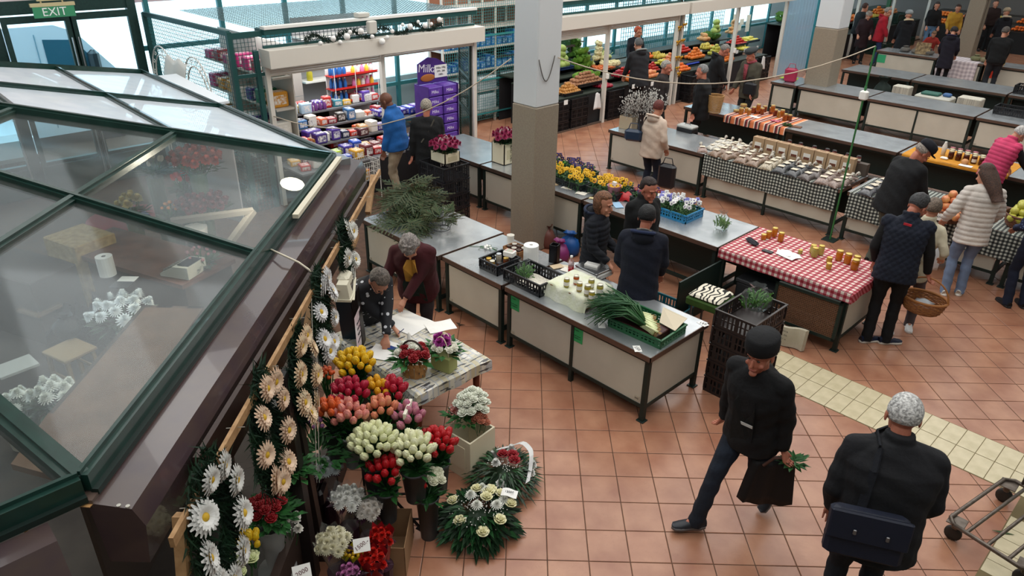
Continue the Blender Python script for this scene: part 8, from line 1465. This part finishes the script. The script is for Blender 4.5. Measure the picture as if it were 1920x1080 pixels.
# chrysanthemum crates left of the pillar
def mumcrate(x, y, z, w, d, h, l, rz=0):
 t = thing('flower_crate', l + ' crate', 'crate', (x, y, z), rz); m = MB()
 for a in ((-w / 2, w / 2, -d / 2, -d / 2 + .015), (-w / 2, w / 2, d / 2 - .015, d / 2), (-w / 2, -w / 2 + .015, -d / 2, d / 2), (w / 2 - .015, w / 2, -d / 2, d / 2)): m.box(*a, 0, h)
 m.box(-w / 2, w / 2, -d / 2, d / 2, 0, .01); m.build('body', CREAM, t); m = MB(); m.box(w / 2, w / 2 + .006, -d * .3, d * .3, h * .25, h * .7); m.build('inset', mat('c2b798', .6), t); m = MB(); foliage(m, (0, 0, h), w * .5, 120, .09, .05, .5); m.build('foliage', mat('1c3a22', .6), t, kind='stuff')
 cluster('mum', '8f1a4a', (x, y, z + h + .08), 26, w * .62, 'magenta chrysanthemum of the ' + l, 'flower', None, 1.3, 'a83a62', .1); cluster('mum', 'd8c9c4', (x, y, z + h + .15), 4, w * .3, 'pale chrysanthemum of the ' + l, 'flower', None, 1.0)
 if h > .3: text('BAU UEC', .07, INK, t, (w / 2 + .008, 0, h * .5), (pi / 2, pi / 2, pi / 2))
mumcrate(-4.42, 2.82, .942, .36, .3, .16, 'cream flower crate on top of the black crates'); mumcrate(-4.15, 3.85, TZ + .002, .3, .3, .34, 'tall cream flower crate close behind the pillar')
# bag of greens on the crate stack
greenbag(Vector((1.36, 2.08, .95)), .3, .24, 'clear bag of leafy greens on top of the brown-black crate stack', 21)
# things people carry
P = Pc; h = P['t'].matrix_world; bpy.context.view_layer.update(); hw = P['t'].matrix_world @ (P['wr'][0] + Vector((.0, .03, -.07)))
t = thing('shopping_bag', 'large black cloth shopping bag hanging from the hand of the walking man', 'bag', (hw.x, hw.y, hw.z - .46), radians(42)); m = MB()
m.grid(lambda a, b: ((a - .5) * (.38 - .1 * b), .05 * sin(pi * a) * (1 - b * .8) + .01 * sin(a * 14), b * .4 - (.05 * sin(pi * a) if b < .01 else 0)), 12, 10, .07); m.build('body', mat('0f0f12', .7), t, True); m = MB(); m.tube([(-.1, .0, .38), (-.03, 0, .46), (.03, 0, .46), (.1, 0, .38)], .012, 5); m.build('handle', mat('4a2a20', .6), t); m = MB(); foliage(m, (.12, .02, .4), .05, 40, .1, .04, .8); tag(m.build('parsley', LEAF, loc=(hw.x, hw.y, hw.z - .46), rz=radians(42)), 'green leaves sticking out of the black shopping bag', 'greens', None, 'stuff')
bpy.context.view_layer.update(); M_ = Pg['t'].matrix_world; t = thing('messenger_bag', 'dark blue messenger bag on the back of the white haired man', 'bag'); T = M_ @ Matrix.Translation(Pg['tp'](-.10, -.245, .86)) @ Pg['M'].to_4x4(); m = MB(); m.rbox(.44, .1, .33, .25, T); me = m.build('body', mat('12182a', .6, bump=.2, bs=30), t, False); m = MB(); m.rbox(.45, .03, .2, .3, T @ Matrix.Translation((0, -.06, .14))); m.build('flap', mat('141a2c', .6), t)
m = MB()
for x in (-.08, .1): m.rbox(.02, .012, .035, .3, T @ Matrix.Translation((x, -.085, .2)))
m.build('zip_pull', mat('8a8a8c', .3, .8), t)
M_ = Pv['t'].matrix_world; c = M_ @ (Pv['wr'][1] + Vector((0, .02, -.06))); bk_ = basket(c.x + .05, c.y, c.z - .40, .22, .17, 'light brown wicker shopping basket held by the man in the navy quilted vest', '9a6434', True); bk_.scale = (1.1, .85, 1); m = MB(); m.grid(lambda a, b: ((a - .5) * .2, (b - .5) * .2, .06 * sin(a * 3) * sin(b * 3)), 6, 6, .01); tag(m.build('plastic_bag', mat('a3a8ae', .2), smooth=True, loc=(c.x + .05, c.y, c.z - .31)), 'crumpled clear bag inside the wicker shopping basket', 'bag')
def hbag(x, y, z, w, d, h_, col, label, rz=0): t = thing('handbag', label, 'bag', (x, y, z), rz); m = MB(); m.rbox(w, d, h_, .3); m.build('body', mat(col, .4), t); m = MB(); m.tube([(-w * .3, 0, h_), (-w * .2, 0, h_ + .1), (w * .2, 0, h_ + .1), (w * .3, 0, h_)], .009, 5); m.build('strap', mat(col, .4), t)
hbag(-3.08, 5.86, .98, .3, .12, .2, '24344a', 'blue and black handbag on the arm of the woman in beige', .4); hbag(-2.38, 5.95, .3, .3, .14, .42, '15161c', 'dark shopping bag hanging right of the woman in beige', .2); hbag(-5.22, 2.78, .75, .22, .09, .22, '1b1c24', 'small black bag on the hip of the man in the black coat', .6); hbag(-5.12, 2.95, .25, .18, .1, .42, '7a2f24', 'rust red cloth bag behind the man in the black coat', .5); hbag(-3.86, 11.1, .86, .3, .14, .3, '15161a', 'black bag in front of the man in the olive jacket', 0); hbag(-4.2, 13.7, TZ + .002, .3, .14, .34, 'a02a4a', 'crimson bag left of the second pillar', .3)
m = MB(); m.grid(lambda a, b: ((a - .5) * .4, (b - .5) * .26, .03 * sin(a * 5) * sin(b * 4) + .02), 8, 6, .006); tag(m.build('lime_bag', mat('9fb52a', .5), smooth=True, loc=(-4.35, 13.95, TZ + .02)), 'lime green bag lying on the end steel table', 'bag')
t = thing('wicker_backpack', 'light wicker pannier on the back of the man in black', 'basket', (-3.36, 8.86, .95), 0); m = MB()
for j in range(14): m.tube([((.12 + .003 * j) * cos(2 * pi * i / 16), (.1 + .003 * j) * sin(2 * pi * i / 16), j * .025) for i in range(17)], .012, 4)
m.build('weave', mat('a37a48', .6), t)
# trolley at the right edge
tr = thing('platform_trolley', 'low grey metal platform trolley with slatted bars at the right edge', 'trolley', (0, 0, 0)); GM = mat('6f665e', .4, .6, c2='5a5048', ns=20); zt_ = .2
A_ = at(1775, 975, zt_); B_ = at(1895, 1052, zt_); D_ = at(1893, 880, zt_); U = (B_ - A_); V = (D_ - A_); U.z = V.z = 0; L1 = U.length; L2 = .95; Un = Vector((1, 0, 0)) if abs(U.x) > abs(U.y) else U.normalized(); Un = U.normalized(); Vn = Vector((-Un.y, Un.x, 0)); Wd = max(.62, L1 * 1.15)
if Vn.dot(V) < 0: Vn = -Vn
m = MB(); cs = [A_, A_ + Un * Wd, A_ + Un * Wd + Vn * L2, A_ + Vn * L2]; m.tube([cs[0] + Un * .06, cs[1] - Un * .06, cs[1] + Vn * .06, cs[2] - Vn * .06, cs[2] - Un * .06, cs[3] + Un * .06, cs[3] - Vn * .06, cs[0] + Vn * .06, cs[0] + Un * .06], .017, 8); m.build('frame', GM, tr, True)
for q in (.25, .5, .75): m = MB(); m.tube([A_ + Un * Wd * q, A_ + Un * Wd * q + Vn * L2], .014, 6); m.build('bar', GM, tr, True)
for c in cs:
 k_ = c + ((cs[0] + cs[2]) / 2 - c).normalized() * .09; m = MB(); m.rbox(.13, .13, .012, .2, Matrix.Translation((k_.x, k_.y, zt_ - .02))); m.rbox(.05, .05, .07, .2, Matrix.Translation((k_.x, k_.y, zt_ - .09))); m.build('corner_plate', GM, tr); m = MB(); m.lathe([(.03, -.018), (.062, -.018), (.065, 0), (.062, .018), (.03, .018)], 16, Matrix.Translation((k_.x, k_.y, .066)) @ Matrix.Rotation(pi / 2, 4, 'X')); m.build('wheel', mat('2a2623', .6), tr, True)
m = MB(); m.tube([A_ + Vn * L2 + Un * .12, A_ + Vn * L2 + Un * .12 + Vector((0, 0, .9)), A_ + Vn * L2 + Un * (Wd - .12) + Vector((0, 0, .9)), A_ + Vn * L2 + Un * (Wd - .12)], .015, 8); m.build('push_handle', GM, tr, True)
lf = at(1880, 1000, 0.0); m = MB(); m.grid(lambda a, b: ((a - .5) * .16, (b - .5) * .03 * (1 - abs(a - .5) * 1.8), .005), 8, 2, .001); tag(m.build('fallen_leaf', mat('2f4a20', .6), loc=(lf.x, lf.y, .006), rz=.5), 'green leaf lying on the floor under the trolley', 'leaf')
for k, (u, v) in enumerate(((860, 608), (865, 610), (728, 650 - 70))): m = MB(); m.grid(lambda a, b: ((a - .5) * .1, (b - .5) * .03 * (1 - abs(a - .5) * 1.8), .006 * sin(a * 4)), 6, 2, .001); p = at(u, v, 0); tag(m.build('fallen_leaf', mat('3a2a1c', .7), loc=(p.x, p.y, .004), rz=k), ('dry dark leaf on the tiles behind the florists table', 'second dry leaf close to the first on the tiles', 'dry leaf on the tiles by the left table')[k], 'leaf')
# empty-table bits
for k in (0, 1): crate(-1.35, 15.5, k * .186, ('lower', 'upper')[k] + ' dark crate under the white plastic basin', .6, .4, .18, '1a1a1e')
crate(T_(1870, 185).x + .25, F0 - .35, .0, 'black plastic crate behind the third row table at the right edge', .6, .4, .24, '17171b'); crate(.55, E1 - .25, TZ, 'black plastic crate lying on the table at the right edge', .6, .4, .16, '1a1a1e'); crate(.25, F0 + .45, TZ, 'black plastic crate on the rear steel table at the right edge', .6, .4, .2, '141417')
t = thing('plastic_basin', 'white plastic basin with green and blue bags on the floor between empty tables', 'basin', (-1.35, 15.5, .372)); m = MB(); m.rbox(.8, .5, .3, .1); m.build('basin', mat('b9b8ae', .5), t); m = MB(); m.rbox(.4, .3, .06, .3, T3((-.1, 0, .3))); m.build('green_bag', mat('2f5f54', .6), t); m = MB(); m.rbox(.18, .16, .08, .3, T3((.24, .05, .3))); m.build('blue_bag', mat('3a5f8f', .5), t)
tag(bagmesh(.5, .4, .85, 6).build('dark_coat', mat('16241f', .8), smooth=True, loc=(-2.75, 15.9, .0)), 'dark green coat heaped between the empty tables', 'coat'); m = MB(); m.rbox(.4, .3, .7, .05); tag(m.build('newsprint_box', news('news2', 'b5b0a0'), loc=(-2.25, 15.9, .0)), 'newsprint covered box beside the dark green coat', 'box'); m = MB(); m.rbox(.5, .35, .74, .05); tag(m.build('newsprint_box', news('news2', 'b5b0a0'), loc=(-.6, 15.6, .0)), 'newsprint covered box right of the white basin', 'box')
for k, (x, w, c) in enumerate(((-4.1, .3, '5a5550'), (-3.75, .35, '6a6258'), (-3.4, .3, '57514a'), (-2.1, .3, '6a6a4a'), (-1.85, .3, '7a7258'))): tag(bagmesh(w, .3, .16, k + 30).build('goods_heap', mat(c, .7), smooth=True, loc=(x, G0 + .45, TZ + .012)), f'small greyish heap of goods on the far seller table, {ORD[k]} from the left', 'goods')
m = MB(); m.box(-.2, .2, -.01, .01, 0, .34); tag(m.build('seed_board', mat('a58f6a', .7, c2='5a4632', ns=12), loc=(-3.55, G0 + .3, TZ + .01), rz=.2), 'tilted tan board with small pictures on the far table', 'board'); m = MB(); m.rbox(.34, .25, .14, .1); tag(m.build('yellow_box', mat('c29a3a', .5), loc=(-1.5, G0 + .3, TZ)), 'yellow box beside the man in the black jumper', 'box')
m = MB(); m.tube([(-3.30, 25.2 - .26, 3.6 + .3 * sin(a)) for a in (0, .1)], .01, 4);
t = thing('round_sign', 'round dark scribble sign on the farthest pillar', 'sign', (-3.28, 25.0, 2.4), 0); m = MB(); m.tube([(.02, .22 * cos(a), .3 * sin(a)) for a in [2 * pi * i / 20 for i in range(21)]], .012, 5); m.tube([(.02, .1 * cos(a * 2), .2 * sin(a)) for a in [2 * pi * i / 20 for i in range(21)]], .008, 4); m.tube([(.02, 0, -.3), (.02, -.05, -1.4)], .01, 4); m.build('scribble', mat('3f3226', .6), t)
